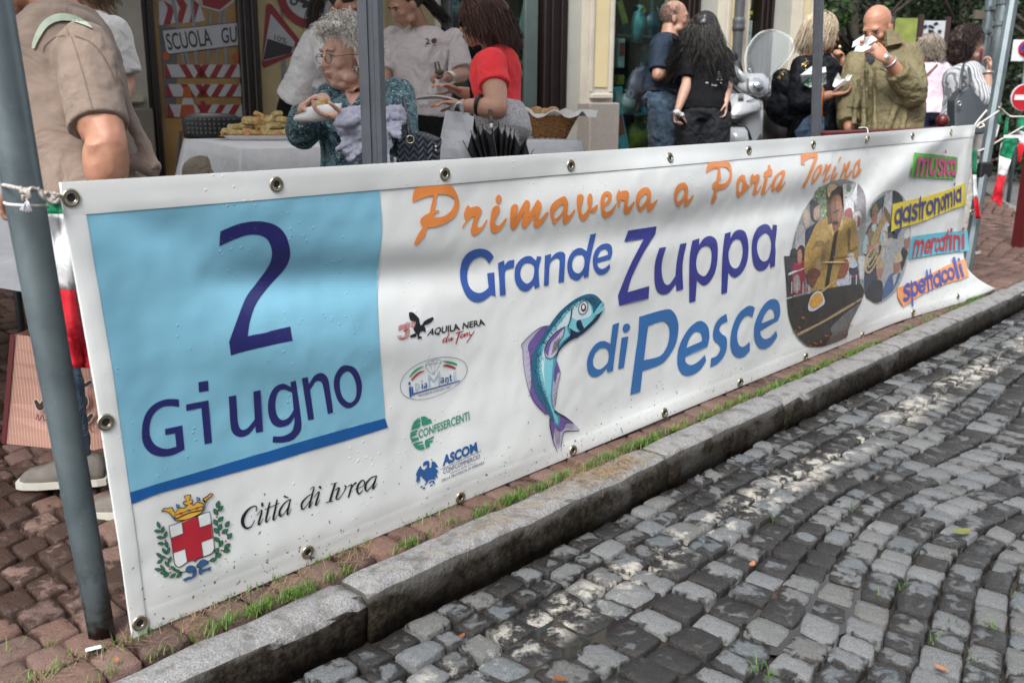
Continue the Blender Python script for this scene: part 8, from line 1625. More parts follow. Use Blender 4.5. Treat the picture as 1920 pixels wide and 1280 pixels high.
MB().loft(rings, False).build('bag_body', M_wb, o)
MB().tube(cr([bgp(850, 210, -.005), bgp(853, 200, -.02), bgp(858, 193, -.04), bgp(866, 194, -.03), bgp(868, 204, -.01), bgp(869, 214, -.005)], 4), .0085, 6, True, .25).build('handle', M_wb, o, True); MB().tube(cr([bgp(846, 208, .1), bgp(850, 198, .08), bgp(858, 192, .06), bgp(864, 194, .08), bgp(866, 210, .1)], 4), .0085, 6, True, .25).build('handle', M_wb, o, True)
# black folded umbrella
uo = thing('umbrella', W(925, 300, w_-.5), 'black umbrella loosely folded, hooked over the arm of the woman in the coral top', 'umbrella'); M_um = cloth('umbrella_black', (.014, .014, .016), .55, .2, .5, 8); M_umh = mat('umbrella_handle', (.012, .012, .012), .25)
uw = w_-.50; MB().tube([W(918, 205, uw+.22), W(919, 214, uw+.12), W(921, 226, uw+.02), W(922, 236, uw)], .009, 8).build('handle', M_umh, uo, True); MB().tube([W(921, 232, uw), W(921, 244, uw)], .009, 10).build('ferrule', mat('silver', (0, 0, 0)), uo, True); MB().tube([W(921, 232, uw), W(938, 330, uw), W(945, 400, uw)], .005, 6).build('shaft', M_umh, uo, True)
tips = [(870, 268, 0), (884, 250, .03), (897, 243, .05), (905, 240, .03), (935, 236, .02), (947, 240, -.02), (957, 246, -.03), (964, 250, -.02), (985, 262, 0), (1001, 279, .02)]
for k in range(len(tips)-1):
    (x0, y0, d0), (x1, y1, d1) = tips[k], tips[k+1]; a, b_, c_, d_ = W(x0, y0, uw+d0), W((x0+x1)/2, max(y0, y1)+12, uw+(d0+d1)/2-.02), W(x1, y1, uw+d1), W(938, 400, uw)
    mid = lambda p, f: p*(1-f)+d_*f; rings = [[mid(a, f), mid((a+b_)/2, f)+[0, -.006, 0], mid(b_, f)+[0, -.02*(1-f), 0], mid((b_+c_)/2, f)+[0, -.006, 0], mid(c_, f)] for f in (0, .15, .35, .6, .95)]
    o_ = MB().loft(rings, False, False).build('canopy_panel', M_um, uo, True); md = o_.modifiers.new('s', 'SOLIDIFY'); md.thickness = .002
    MB().tube([a+nrm(a-d_)*.014, a, mid(a, .9)], .0022, 5).build('rib', M_umh, uo)
# ---------------------------------------------------------------- G: man in a navy polo shirt and jeans
w_ = 7.55; hd = W(1266, 34, w_); MG = head_frame(262, -2); nk = W(1254, 66, w_); hp = W(1240, 196, w_); G_ = person(hp*np.array([1, 1, 0]), 'balding man in glasses, dark blue polo shirt and jeans, standing by the shop window'); yG = 262
sN, sF = W(1240, 88, w_-.18), W(1262, 82, w_+.18); eN, wN = W(1233, 142, w_-.24), W(1276, 126, w_-.2); eF, wF = W(1262, 140, w_+.15), W(1290, 108, w_+.05)
b = MB(); head(b, hd, MG, 1.04); limb(b, [hd+MG@np.array([0, -.03, -.06]), nk+[0, 0, -.06]], [.064, .072]); b.loft(torso_rings(hp, nk, yG, .17, .165, .165, .125, belly=.03)); arm(b, sN, eN, wN, (.052, .05, .044, .042, .03)); arm(b, sF, eF, wF, (.052, .05, .044, .042, .03)); hand(b, wN, (1, 0, .1), (0, 0, 1), 1., .7); hand(b, wF, (.5, -.4, .6), (.2, 0, -1), 1., .7)
blob('body', b, SK3, G_, .0085, 3)
M_navy = cloth('navy_polo', (.020, .032, .052), .8, .15, .9, 7)
b = MB(); b.loft(torso_rings(hp, nk, yG, .175, .172, .172, .132, .016, t0=.10, t1=.975, belly=.035)); sleeve(b, sN, eN, wN, .84, .02); sleeve(b, sF, eF, wF, .8, .02); b.torus(nk+[0, 0, -.005], .070, .012, basis((1, 0, 0), (.2, 0, 1))); T = blob('polo_shirt', b, M_navy, G_, .008, 3, [(.014, .09)])
flat('collar_lining', [[(1262, 62), (1271, 70), (1267, 72), (1260, 66)]], mesh_map(T, .004), mat('orange_trim', (.45, .06, .02), .7), G_, 0); flat('chest_logo', [[(1271, 90), (1275, 91), (1274, 95), (1271, 94)]], mesh_map(T, .004), mat('orange_trim', (0, 0, 0)), G_, 0)
b = MB(); b.loft(torso_rings(hp, nk, yG, .172, .165, .16, .135, .01, t0=-.05, t1=.2)); ft = legs(b, hp, yG, 1., .018, step=.05, rt=.092); blob('jeans', b, M_jean, G_, .01, 3, [(.016, .06)]); shoes(G_, ft, M_snk, M_sole)
MB().loft([[p+ZU*z for p in torso_rings(hp, nk, yG, .176, .172, .16, .140, .010, t0=.12, t1=.14)[0]] for z in (-.018, .018)], True).build('belt', mat('brown_belt', (.02, .012, .01), .5), G_, True)
HGs = hairmat('hair_short_grey', (.07, .055, .045), (.16, .13, .11)); strands(G_, hd, MG, 1.04, scalp(1100, cond=lambda p: p[2] < .095+HAIRSEED.normal(0, .012) and p[1] < .03, low=-.045), lambda p, t_: np.array([p[0]*6, -.5, -.6]), .012, HGs, .0016, 2, .001); facebits(G_, hd, MG, 1.04, ('grey', (.12, .09, .07)), ('dull', (.32, .13, .10)))
def glasses(par, hd, M_, s, m=M_wire):
    for q in (-1, 1):
        P_ = [hd+M_@(np.array([q*.033+.023*math.cos(k*.4189), .100, .0+.015*math.sin(k*.4189)])*s) for k in range(16)]; MB().tube(P_, .0014, 6).build('glasses_rim', m, par, True); MB().tube([hd+M_@(np.array(p)*s) for p in ((q*.056, .099, .002), (q*.078, .05, .004), (q*.082, -.005, .002))], .0014, 6).build('temple', m, par, True)
glasses(G_, hd, MG, 1.04); MB().torus(wN-[.01, 0, 0], .034, .006, basis((0, 0, 1), (1, 0, 0))).build('wristwatch', mat('silver', (0, 0, 0)), G_, True)
# ---------------------------------------------------------------- H: woman with long dark hair seen from behind
w_ = 7.25; hd = W(1322, 58, w_); MH = head_frame(335, 2); nk = W(1324, 92, w_); hp = W(1318, 222, w_); H_ = person(hp*np.array([1, 1, 0]), 'woman with long dark hair seen from behind, black T-shirt and grey jeans'); yH = 350
sL, sR = W(1292, 106, w_-.02), W(1354, 108, w_+.06); eL, wL = W(1288, 158, w_-.05), W(1271, 206, w_-.12); eR, wR = W(1364, 155, w_+.05), W(1360, 192, w_-.1)
b = MB(); head(b, hd, MH, 1., True); limb(b, [hd+MH@np.array([0, -.02, -.06]), nk+[0, 0, -.05]], [.05, .055]); b.loft(torso_rings(hp, nk, yH, .17, .13, .145, .108)); arm(b, sL, eL, wL, (.048, .045, .040, .036, .026)); arm(b, sR, eR, wR, (.048, .045, .040, .036, .026)); hand(b, wL, (-.15, -.1, -1), (.5, -.5, 0), .95, .9); hand(b, wR, (0, -.3, -1), (-.6, 0, 0), .95, .6)
blob('body', b, SK1, H_, .0085, 3)
M_bt = cloth('black_tee', (.005, .0055, .007), .8, .2, .7, 7)
b = MB(); b.loft(torso_rings(hp, nk, yH, .185, .155, .158, .125, .018, t0=.08, t1=.975)); sleeve(b, sL, eL, wL, .80, .02); sleeve(b, sR, eR, wR, .84, .024); T = blob('t_shirt', b, M_bt, H_, .0085, 3, [(.014, .08)])
mm_ = mesh_map(T, .003); M_wp = mat('white_print', (.55, .55, .56), .7); M_rp = mat('red_print', (.40, .02, .02), .7)
flat('print_bar', [[(1323.5, 154.2), (1353.5, 154.8), (1353.5, 157), (1323.5, 156.4)]], mm_, M_wp, H_, 0); text('print_words', 'TOUR', [(1334, 161), (1345, 161.5), (1345, 159), (1334, 158.5)], mm_, M_wp, H_, offset=.05)
for r_ in range(8):
    for cx, w2 in ((1344, 8), (1351, 6)) if r_ > 2 else ((1351, 5),): y = 124+r_*3.6; flat('print_words', [[(cx, y), (cx+w2*.75, y-.2), (cx+w2*.75, y+1.1), (cx, y+1.2)]], mm_, M_wp, H_, 0)
for x, y in ((1327, 117), (1355, 116.5)): flat('print_dot', [[(x+2*math.cos(k), y+1.5*math.sin(k)) for k in range(6)]], mm_, M_rp, H_, 0)
b = MB(); b.loft(torso_rings(hp, nk, yH, .185, .145, .15, .130, .008, t0=-.06, t1=.25)); ft = legs(b, hp, yH, 1.06, .016, stance=.14, rt=.102); blob('jeans', b, M_gjean, H_, .0095, 3, [(.012, .06)]); shoes(H_, ft, M_bsh, M_sole)
b = MB(); b.ell(hd+MH@np.array([0, -.03, .04]), (.092, .108, .098), MH, 16, 12).ell(hd+[.005, -.08, -.12], (.095, .055, .14)).ell(hd+[.02, -.11, -.24], (.085, .045, .13)); blob('hair_mass', b, HK, H_, .01, 2, [(.02, .04)])
strands(H_, hd, MH, 1., scalp(1700, sh=(.09, .106, .10)), lambda p, t_: np.array([p[0]*4+.25*math.sin(t_*7+p[0]*40), -.55+.55*t_, -1.3]), lambda p: .42 if p[2] > .0 else .3, HK, .0030, 10, .006, .003, 1.5, shell=(.094, .110, .102))
MB().box(wL+[-.005, -.02, -.08], (.04, .03, .05), rotz(.3), .008).build('phone', mat('black_phone', (.01, .01, .012), .2), None, True, label='black phone in the hand of the woman with long dark hair', cat='phone'); blob('tissue', MB().ell(wL+[-.01, -.03, -.02], (.03, .025, .022)).ell(wL+[.025, -.03, -.035], (.022, .02, .018)), mat('white_tissue', (.66, .66, .66), .8), None, .005, 1, [(.02, .015)], label='crumpled white tissue held above the phone', cat='tissue')
# ---------------------------------------------------------------- I: blonde woman in a black jacket with gold studs
w_ = 6.35; hd = W(1540, 64, w_); MI = head_frame(268, -4); nk = W(1528, 108, w_); hp = W(1530, 262, w_); I_ = person(hp*np.array([1, 1, 0]), 'blonde bobbed woman in a black jacket with a black backpack, behind the thin gazebo leg'); yI = 275
sN, sF = W(1506, 128, w_-.16), W(1552, 122, w_+.16); eN, wN = W(1498, 195, w_-.24), W(1556, 178, w_-.3); eF, wF = W(1584, 178, w_+.05), W(1578, 128, w_-.05)
b = MB(); head(b, hd, MI, 1.04, True, True); limb(b, [hd+MI@np.array([0, -.03, -.06]), nk+[0, 0, -.05]], [.056, .062]); b.loft(torso_rings(hp, nk, yI, .17, .15, .155, .12)); arm(b, sN, eN, wN, (.048, .045, .04, .036, .027)); arm(b, sF, eF, wF, (.048, .045, .04, .036, .027)); hand(b, wN, (1, -.1, .12), (0, 0, 1), 1., .5, side=1); hand(b, wF, (-.05, -.1, 1), (-1, 0, 0), 1., .95, side=1)
blob('body', b, SK2, I_, .0068, 3)
M_bj = cloth('black_jacket', (.005, .006, .009), .55, .3, 1., 8)
b = MB(); b.loft(torso_rings(hp, nk, yI, .185, .175, .172, .145, .022, t0=-.02, t1=.96)); sleeve(b, sN, eN, wN, 1.72, .024); sleeve(b, sF, eF, wF, 1.70, .022); b.torus(nk+[0, 0, -.012], .064, .016, basis((1, 0, 0), (.1, 0, 1))); T = blob('jacket', b, M_bj, I_, .008, 3, [(.018, .07), (.01, .03)])
M_gold = mat('gold_stud', (.55, .36, .12), .3, Metallic=.8); g2_ = np.random.default_rng(5)
mm_ = mesh_map(T, .004)
for k in range(46):
    x, y = (g2_.normal(1511, 4), g2_.normal(122, 6)) if k % 2 else (g2_.normal(1466, 8), 0); y = y or 130+(1475-x)*.75+g2_.normal(0, 4)
    if k % 2: flat('gold_stud', [[(x+.9*math.cos(q), y+.9*math.sin(q)) for q in range(5)]], mm_, M_gold, I_, 0)
b = MB(); b.loft(torso_rings(hp, nk, yI, .175, .15, .15, .135, .008, t0=-.06, t1=.1)); ft = legs(b, hp, yI, 1., .018); blob('trousers', b, cloth('dark_olive', (.030, .035, .025), .85, .2, .6), I_, .012, 3); shoes(I_, ft, M_bsh, M_sole)
HY = hairmat('hair_blonde', (.26, .20, .13), (.55, .46, .34), .5)
b = MB(); b.ell(hd+MI@np.array([0, -.03, .04]), (.086, .102, .096), MI, 16, 12).ell(hd+MI@np.array([0, -.075, -.02]), (.078, .05, .07), MI, 14, 10); blob('hair_mass', b, HY, I_, .008, 2, [(.015, .03)])
strands(I_, hd, MI, 1.04, scalp(1300, sh=(.086, .102, .099), front=.085), lambda p, t_: np.array([p[0]*6*(1-t_*.8), -.30+.15*t_, -1.05]), lambda p: .17 if p[2] > .05 else .10, HY, .0024, 6, .004, shell=(.09, .106, .102))
facebits(I_, hd, MI, 1.04, ('fair', (.25, .17, .10)), ('rose', (.40, .15, .13)), old=True); glasses(I_, hd, MI, 1.04)
bk = thing('backpack', W(1462, 235, w_+.05), 'black backpack with gold studs on the back of the blonde woman', 'backpack')
b = MB(); b.ell(W(1480, 172, w_+.02), (.10, .14, .16), np.array(Matrix.Rotation(-.55, 3, 'Y'))).ell(W(1468, 200, w_+.05), (.11, .14, .12)).ell(W(1482, 222, w_+.05), (.11, .13, .06)); T = blob('bag_body', b, M_bj, bk, .01, 2, [(.02, .06)]); mm_ = mesh_map(T, .004)
for k in range(34):
    u_ = g2_.uniform(0, 1); x = 1472-u_*14+g2_.normal(0, 3); y = 128+u_*24+g2_.normal(0, 3); flat('gold_stud', [[(x+.9*math.cos(q), y+.9*math.sin(q)) for q in range(5)]], mm_, M_gold, bk, 0)
# her food: paper tray, plastic bag, leaflets, umbrella handle, scarf
M_npk = mat('white_napkin', (0, 0, 0)); xw = w_-.34
def sheet(name, pts, w0, label, cat, th=.004, dz=(0,)*8, m=M_npk):
    V = [W(x, y, w0+dz[i % len(dz)]) for i, (x, y) in enumerate(pts)]; c = sum(V)/len(V); n = len(V)
    o = obj(name, V+[c+[0, -.01, -.01]], [(i, (i+1) % n, n) for i in range(n)], m, None, False, label=label, cat=cat); md = o.modifiers.new('s', 'SOLIDIFY'); md.thickness = th; return o
sheet('napkin', [(1561, 162), (1566, 148), (1572, 136), (1577, 150), (1585, 148), (1590, 140), (1597, 141), (1592, 152), (1580, 160), (1565, 165)], xw, 'torn white paper held in the palm of the blonde woman', 'napkin', dz=(0, .02, -.01, .01, -.02))
sheet('paper_wrapper', [(1500, 141), (1516, 130), (1534, 117), (1539, 118), (1542, 127), (1527, 133), (1515, 139)], xw-.02, 'folded white paper cone held against the black jacket, the upper sheet', 'paper', dz=(0, .02, .03, 0, -.02)); sheet('paper_wrapper', [(1500, 142), (1520, 133), (1548, 126), (1549, 136), (1530, 139)], xw-.03, 'second white paper sheet below the folded cone', 'paper', dz=(0, .02, .01))
t = NT('printed_film'); n1 = t.noise(26, 3, .5, dist=1.); M_film = t.out(t.mix(t.ramp(n1, .4, .5), t.mix(t.ramp(t.noise(15, 2), .45, .55), (.03, .16, .05), (.04, .12, .28)), (.34, .34, .38)), .25)
sheet('printed_plastic_bag', [(1501, 143), (1518, 140), (1548, 138), (1549, 156), (1537, 166), (1515, 164), (1504, 156)], xw, 'crinkled green and blue printed plastic bag held by the blonde woman', 'bag', dz=(0, .03, 0, .03, -.02), m=M_film)
MB().tube(cr([W(1533, 183, xw), W(1534, 170, xw), W(1539, 164, xw), W(1543, 170, xw), W(1540, 190, xw), W(1540, 224, xw+.05)], 4), .009, 8).build('umbrella', mat('varnished_wood', (.42, .14, .03), .3), None, True, label='curved orange wooden umbrella handle hanging below the blonde woman\'s hand', cat='umbrella')
MB().tube([W(1573, 86, w_-.08), W(1576, 90, w_-.08)], .008, 7).build('chip', mat('pale_chip', (.65, .55, .32), .6), None, True, label='small pale chip between the raised fingers of the blonde woman', cat='snack')
sheet('folded_denim', [(1489, 247), (1508, 228), (1526, 215), (1545, 222), (1544, 268), (1496, 270)], w_-.34, 'blue folded denim cloth hanging at the blonde woman\'s hip', 'cloth', .03, (0, .03, .0, -.02), M_jean)
# ---------------------------------------------------------------- J: bald man in a khaki jacket, napkin to the mouth
w_ = 6.1; hd = W(1645, 53, w_); MJ = head_frame(136, -24, -3); nk = W(1668, 94, w_+.04); hp = W(1655, 268, w_+.03); J_ = person(hp*np.array([1, 1, 0]), 'bald man in a khaki jacket eating from a white napkin held at his mouth'); yJ = 150
sN, sF = W(1702, 110, w_-.05), W(1610, 120, w_+.08); eN, wN = W(1712, 172, w_-.22), W(1664, 112, w_-.36); eF, wF = W(1592, 185, w_+.02), W(1592, 240, w_-.1)
b = MB(); head(b, hd, MJ, 1.09); limb(b, [hd+MJ@np.array([0, -.03, -.06]), nk+[0, 0, -.06]], [.070, .075]); b.loft(torso_rings(hp, nk, yJ, .175, .175, .175, .13, belly=.03)); arm(b, sN, eN, wN, (.055, .052, .046, .044, .033)); arm(b, sF, eF, wF, (.055, .052, .046, .044, .033)); hand(b, wN, nrm(W(1636, 90, w_-.36)-wN), (-.25, .9, -.2), 1.08, .55, side=1); hand(b, wF, (0, -.1, -1), (1, 0, 0), 1., .6)
blob('body', b, SK2, J_, .0055, 3)
t = NT('khaki_cotton'); t.bump(t.math('ADD', t.noise(7, 4, .55, dist=1.4), t.math('MULTIPLY', t.noise(26, 3), .3)), .9, .035); M_kh = t.out(t.mix(t.ramp(t.noise(5, 4), .3, .7), (.13, .108, .052), (.19, .162, .082)), .75)
b = MB(); b.loft(torso_rings(hp, nk, yJ, .205, .205, .185, .160, .03, t0=-.06, t1=.955, belly=.02, shw=.150)); sleeve(b, sN, eN, wN, 1.66, .030, (.062, .056, .055, .048, .040)); sleeve(b, sF, eF, wF, 1.9, .030, (.060, .056, .052, .048, .042)); b.ell(eN+[.0, 0, -.02], (.085, .08, .08))
for (x0, y0, x1, y1, r_) in ((1625, 130, 1618, 240, .016), (1640, 125, 1640, 250, .012), (1690, 175, 1660, 250, .018), (1700, 190, 1690, 250, .016), (1675, 150, 1720, 150, .018), (1665, 135, 1715, 175, .016), (1610, 150, 1600, 235, .014)): cone(b, W(x0, y0, w_-.17), W(x1, y1, w_-.18), r_, r_*1.3, 8)
b.torus(nk+[.005, 0, .018], .078, .020, basis((1, 0, 0), (-.22, -.28, 1))); cone(b, nk+[.05, 0, .015], sN, .055, .085); cone(b, nk+[-.05, 0, -.01], sF, .05, .08); T = blob('jacket', b, M_kh, J_, .0075, 3, [(.022, .09), (.010, .035)]); mm_ = mesh_map(T, .003)
M_kd = mat('khaki_seam', (.08, .065, .03), .9)
for L_ in ([(1622, 110), (1622, 150), (1624, 200), (1625, 245)], [(1664, 180), (1676, 192), (1691, 198)], [(1652, 128), (1672, 140), (1690, 146)], [(1588, 200), (1605, 202), (1622, 200)]): flat('seam', stroke([(x, y, .8) for x, y in L_]), mm_, M_kd, J_, 0, union=True)
V = [W(x, y, w_-.10+d_) for x, y, d_ in ((1662, 56, 0), (1671, 54, .02), (1690, 66, .04), (1694, 80, .0), (1664, 86, -.06))]; o = obj('collar', V+[p+fw*.04 for p in V], [(0, 1, 2, 3, 4), (9, 8, 7, 6, 5)]+[(i, i+5, (i+1) % 5+5, (i+1) % 5) for i in range(5)], M_kh, J_)
for x, y in ((1625, 168), (1625, 207)): flat('button', [[(x+2.6*math.cos(k*.8), y+2.8*math.sin(k*.8)) for k in range(8)]], mesh_map(T, .006), mat('khaki_button', (.28, .22, .12), .4), J_, 0)
flat('shirt_front', [[(1622, 100), (1644, 97), (1640, 112), (1632, 120), (1624, 112)]], mesh_map(T, .008), mat('dark_check', (.02, .02, .03), .8), J_, 0)
b = MB(); b.loft(torso_rings(hp, nk, yJ, .175, .17, .16, .135, .01, t0=-.06, t1=.1)); ft = legs(b, hp, yJ, 1., .02); blob('trousers', b, M_gjean, J_, .012, 3); shoes(J_, ft, M_bsh, M_sole)
facebits(J_, hd, MJ, 1.09, ('sandy', (.28, .19, .13)), ('dull', (.32, .13, .10))); strands(J_, hd, MJ, 1.09, scalp(260, cond=lambda p: p[2] < .03 and p[1] < .0, low=-.045), lambda p, t_: np.array([p[0]*6, -.5, -.6]), .010, hairmat('hair_stubble', (.22, .17, .13), (.35, .28, .22)), .0018, 2, .001)
MB().torus(wN+nrm(eN-wN)*.02, .040, .006, basis((0, 0, 1), nrm(eN-wN))).build('watch_strap', mat('steel_strap', (.45, .45, .46), .3, Metallic=.8), J_, True); q = W(1664, 107, w_-.44); MB().lathe(q, [(.020, -.004), (.022, 0), (.020, .005)], 18, basis((1, 0, 0), (.3, -1, .3))).build('wristwatch', mat('silver', (0, 0, 0)), J_, True)
hq = hd+MJ@np.array([0, .13, -.075])
o = sheet('napkin', [(1602, 98), (1606, 88), (1618, 76), (1622, 70), (1634, 68), (1644, 75), (1636, 82), (1630, 92), (1618, 99)], w_-.42, 'white napkin pressed to the bald man\'s mouth', 'napkin', .006, (0, .03, .0, -.03, .02)); o = sheet('paper_wrapper', [(1597, 90), (1600, 80), (1612, 70), (1620, 66), (1618, 78), (1608, 86)], w_-.40, 'greyish paper end sticking out beyond the napkin of the bald man', 'paper', .006, (0, .02))
MB().ell(W(1616, 79, w_-.43), (.012, .012, .010)).build('food_bite', mat('orange_food', (.45, .14, .03), .6), None, True, label='orange bite of food between the bald man\'s napkins', cat='food')
# ---------------------------------------------------------------- K: woman in pale pink seen from behind
w_ = 9.0; hd = W(1742, 92, w_); MK = head_frame(12); nk = W(1742, 120, w_); hp = W(1740, 226, w_); K_ = person(hp*np.array([1, 1, 0]), 'woman with grey blonde curls and a pale pink top seen from behind, brown strap across'); yK = 8
sL, sR = W(1712, 132, w_), W(1770, 132, w_); eL, wL = W(1704, 175, w_+.1), W(1712, 205, w_+.3); eR, wR = W(1777, 178, w_+.1), W(1765, 208, w_+.3)
b = MB(); head(b, hd, MK, 1., True); limb(b, [hd+[0, 0, -.06], nk+[0, 0, -.04]], [.055, .06]); b.loft(torso_rings(hp, nk, yK, .17, .155, .16, .125)); arm(b, sL, eL, wL); arm(b, sR, eR, wR); hand(b, wL, (.1, .8, .1), (0, 0, -1)); hand(b, wR, (-.1, .8, .1), (0, 0, -1)); blob('body', b, SK1, K_, .011, 2)
M_pk_ = cloth('pale_pink_top', (.56, .46, .53), .8, .04, .9, 7)
b = MB(); b.loft(torso_rings(hp, nk, yK, .185, .17, .165, .14, .02, t0=.06, t1=.97)); sleeve(b, sL, eL, wL, 1.3, .02); sleeve(b, sR, eR, wR, 1.3, .02); T = blob('top', b, M_pk_, K_, .010, 3, [(.016, .08)]); flat('shoulder_strap', stroke([(1757, 122, 2), (1745, 134, 2), (1725, 152, 2), (1708, 168, 2)]), mesh_map(T, .006), mat('brown_leather', (.14, .035, .015), .5), K_, 0, union=True)
b = MB(); b.loft(torso_rings(hp, nk, yK, .175, .15, .15, .13, .01, t0=-.05, t1=.15)); ft = legs(b, hp, yK, 1., .018); blob('trousers', b, cloth('navy_trousers', (.015, .022, .05), .8), K_, .014, 2); shoes(K_, ft, M_bsh, M_sole)
HG = hairmat('hair_ash', (.16, .13, .10), (.42, .36, .28), .55); b = MB(); b.ell(hd+[0, -.03, .03], (.095, .10, .10)).ell(hd+[0, -.06, -.05], (.085, .06, .06)); blob('hair_mass', b, HG, K_, .012, 1, [(.03, .03)])
strands(K_, hd, MK, 1., scalp(700, sh=(.095, .11, .10)), lambda p, t_: np.array([p[0]*5, p[1]*4, -.9]), .10, HG, .0035, 6, .005, .010, 2., shell=(.095, .11, .10))
V = [W(1697, 250, 8.6), W(1713, 250, 8.6), W(1709, 205, 8.6), (W(1703, 187, 8.6)), W(1698, 200, 8.6)]; MB().add(V+[p+np.array([0, .12, 0]) for p in V], [(0, 1, 2, 3, 4), (9, 8, 7, 6, 5)]+[(i, (i+1) % 5, (i+1) % 5+5, i+5) for i in range(5)]).build('white_shopping_bag', M_wb, None, label='white pointed paper bag between the bald man and the woman in pink', cat='bag')
# ---------------------------------------------------------------- L: curly haired woman in a striped shirt
w_ = 7.5; hd = W(1818, 86, w_); ML = head_frame(266, 0); nk = W(1808, 122, w_); hp = W(1806, 236, w_+.02); L_p = person(hp*np.array([1, 1, 0]), 'woman with big dark curls and a grey striped shirt, drinking or smoking, in profile'); yL = 285
sN, sF = W(1822, 136, w_-.14), W(1816, 134, w_+.16); eN, wN = W(1849, 185, w_-.22), W(1853, 136, w_-.25); eF, wF = W(1835, 182, w_+.08), W(1850, 190, w_-.2)
b = MB(); head(b, hd, ML, 1., True); limb(b, [hd+ML@np.array([0, -.02, -.06]), nk+[0, 0, -.05]], [.05, .055]); b.loft(torso_rings(hp, nk, yL, .16, .14, .148, .11)); arm(b, sN, eN, wN, (.046, .042, .036, .034, .025)); arm(b, sF, eF, wF, (.046, .042, .036, .034, .025)); hand(b, wN, nrm(W(1858, 100, w_-.25)-wN), (-1, 0, -.2), .95, .95, side=-1); hand(b, wF, (1, -.2, .0), (0, 0, -1), .9, 1.); blob('body', b, SK1, L_p, .0085, 3)
t = NT('grey_stripes'); sx = t.n('SeparateXYZ', {0: t.n('TexCoord').outputs['Object']}); st_ = t.math('FRACT', t.math('MULTIPLY', t.math('ADD', sx.outputs[0], t.math('MULTIPLY', sx.outputs[1], .35)), 62.)); t.bump(t.noise(8, 3), .7, .03); M_strp = t.out(t.mix(t.math('GREATER_THAN', st_, .6), (.50, .51, .52), (.17, .18, .20)), .8)
b = MB(); b.loft(torso_rings(hp, nk, yL, .17, .162, .158, .125, .022, t0=.14, t1=.975)); sleeve(b, sN, eN, wN, 1.22, .026); sleeve(b, sF, eF, wF, 1.2, .024); blob('shirt', b, M_strp, L_p, .0085, 3, [(.016, .07)])
b = MB(); b.loft(torso_rings(hp, nk, yL, .168, .14, .14, .122, .01, t0=-.06, t1=.25)); ft = legs(b, hp, yL, 1., .02); blob('trousers', b, cloth('cream_trousers', (.50, .49, .45), .85, .05, .5), L_p, .011, 3, [(.01, .06)]); shoes(L_p, ft, M_bsh, M_sole)
HC = hairmat('hair_dark_curls', (.010, .006, .005), (.045, .022, .016), .5); b = MB(); b.ell(hd+ML@np.array([0, -.055, .035]), (.105, .100, .105), ML, 16, 12).ell(hd+ML@np.array([0, -.07, -.06]), (.10, .085, .085), ML, 16, 12); blob('hair_mass', b, HC, L_p, .01, 1, [(.05, .035)])
strands(L_p, hd, ML, 1., scalp(1200, sh=(.10, .108, .112), low=-.08, front=.06), lambda p, t_: np.array([p[0]*5, -.35, (p[2]-.03)*3-.9*t_-.4]), .085, HC, .0026, 8, .005, .012, 2.1, shell=(.10, .108, .115)); facebits(L_p, hd, ML, 1., ('dark', (.02, .012, .01)), ('red', (.40, .05, .06)))
MB().torus(wN, .032, .007, basis((0, 0, 1), nrm(eN-wN))).build('wristwatch', mat('silver', (0, 0, 0)), L_p, True)
V = [W(1802, 172, w_-.3), W(1818, 160, w_-.3), W(1852, 202, w_-.3), W(1846, 252, w_-.3), W(1790, 252, w_-.28), W(1789, 190, w_-.28)]; o = thing('shoulder_bag', V[4], 'dark grey shoulder bag hanging at the side of the curly haired woman', 'bag')
bb_ = MB().add(V+[p+np.array([0, .14, 0]) for p in V], [(0, 1, 2, 3, 4, 5), (11, 10, 9, 8, 7, 6)]+[(i, i+6, (i+1) % 6+6, (i+1) % 6) for i in range(6)]); blob('bag_body', bb_, mat('dark_grey_leather', (.035, .045, .055), .5, .15, 8, .1, 60), o, .009, 3); MB().tube(cr([W(1800, 172, w_-.3), W(1803, 140, w_-.26), W(1810, 116, w_-.1), W(1818, 135, w_-.24), W(1819, 162, w_-.3)], 4), .009, 6, True, .4).build('strap', mat('dark_grey_leather', (0, 0, 0)), o, True); MB().torus(W(1799, 194, w_-.33), .014, .004, basis((1, 0, 0), (0, -1, 0))).build('ring', mat('silver', (0, 0, 0)), o, True)
MB().tube([W(1841, 92, w_-.2), W(1839, 108, w_-.16), W(1836, 124, w_-.1)], .012, 8, True, .5).build('drink_pouch', mat('dark_red_pouch', (.18, .01, .02), .4), None, True, label='dark red object held beside the mouth of the curly haired woman', cat='drink')
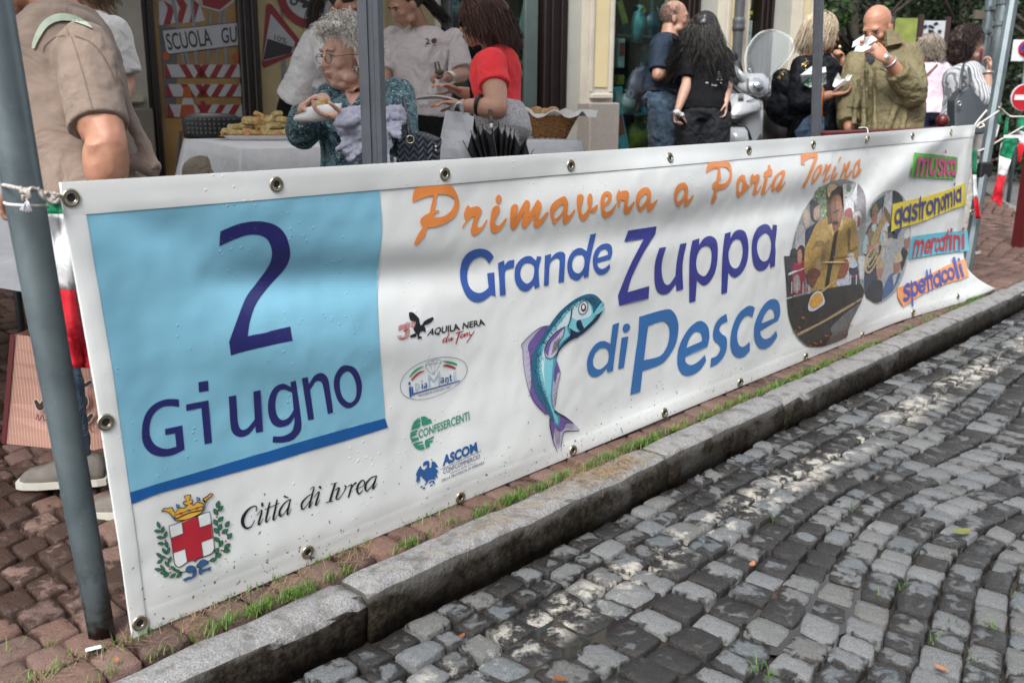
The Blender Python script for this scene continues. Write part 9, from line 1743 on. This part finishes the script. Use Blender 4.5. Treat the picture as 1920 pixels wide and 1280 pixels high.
# ---------------------------------------------------------------- pink paper bag at the left, behind the pole
t = NT('pink_pinstripe'); sx = t.n('SeparateXYZ', {0: t.n('TexCoord').outputs['Object']}); st_ = t.math('FRACT', t.math('MULTIPLY', sx.outputs[0], 95.)); t.bump(t.noise(14, 4), .4, .01); M_pp = t.out(t.mix(t.math('MULTIPLY', t.math('GREATER_THAN', st_, .72), .55), (.52, .27, .20), (.72, .50, .42)), .6)
wb = 3.28; q = lambda x, y, d=0.: W(x, y, wb+d); P4 = [q(27, 627), q(205, 640), q(200, 845, .08), q(4, 831, .08)]; o = thing('pink_carrier_bag', P4[3], 'pink pinstriped paper bag with dark red edges standing behind the left pole', 'bag'); bk4 = [p+np.array([.02, .12, 0]) for p in P4]
rings = [[P4[0]*(1-t_)+P4[3]*t_, ((P4[0]+P4[1])*(1-t_)+(P4[2]+P4[3])*t_)/2+np.array([0, -.012*math.sin(t_*7+1), 0]), P4[1]*(1-t_)+P4[2]*t_, bk4[1]*(1-t_)+bk4[2]*t_, bk4[0]*(1-t_)+bk4[3]*t_] for t_ in np.linspace(0, 1, 9)]
MB().loft(rings, False).build('bag_body', M_pp, o); M_mr = mat('bag_maroon', (.12, .012, .014), .6)
MB().add([q(19, 626, -.004), q(28, 627, -.006), q(10, 832, .074), q(2, 830, .076)]+[q(19, 626, .14), q(2, 830, .22)], [(0, 1, 2, 3), (4, 0, 3, 5)]).build('side_strip', M_mr, o); MB().tube(cr([q(56, 630, -.005), q(60, 612, -.01), q(90, 606, -.01), q(120, 612, -.01), q(126, 632, -.005)], 4), .008, 6, True, .3).build('handle', M_mr, o, True)
pmq = plane_map((P4[0]+P4[1])/2+np.array([0, -.016, 0]), np.cross(P4[1]-P4[0], P4[3]-P4[0])); M_bd = mat('bag_brown', (.05, .022, .015), .6); M_bl = mat('bag_pale', (.60, .50, .42), .6)
for k, (m_, gr_) in enumerate(((M_bl, 2.2), (M_bd, 0))):
    S_ = []
    for L_ in ([(68, 752, 3), (76, 764, 5), (84, 752, 4), (90, 748, 3)], [(144, 748, 3), (156, 742, 4), (160, 756, 5), (150, 768, 4), (146, 760, 3)], [(148, 782, 4), (160, 790, 5), (172, 778, 3)], [(160, 722, 3), (170, 716, 3)]): flat('print_ornament', stroke([(x, y, r_+gr_) for x, y, r_ in L_]), (lambda kk: (lambda P: pmq(P)-fw*.002*kk))(k+1), m_, o, 0, union=True)

for S_ in ([(68, 786, .8), (72, 776, .8), (74, 788, .8), (80, 778, .8), (84, 788, .8), (92, 780, .8)], [(152, 812, .8), (158, 798, .8), (162, 808, .8), (168, 802, .8), (174, 810, .8)]): flat('print_script', stroke(S_), lambda P: pmq(P)-fw*.002, M_mr, o, 0, union=True)
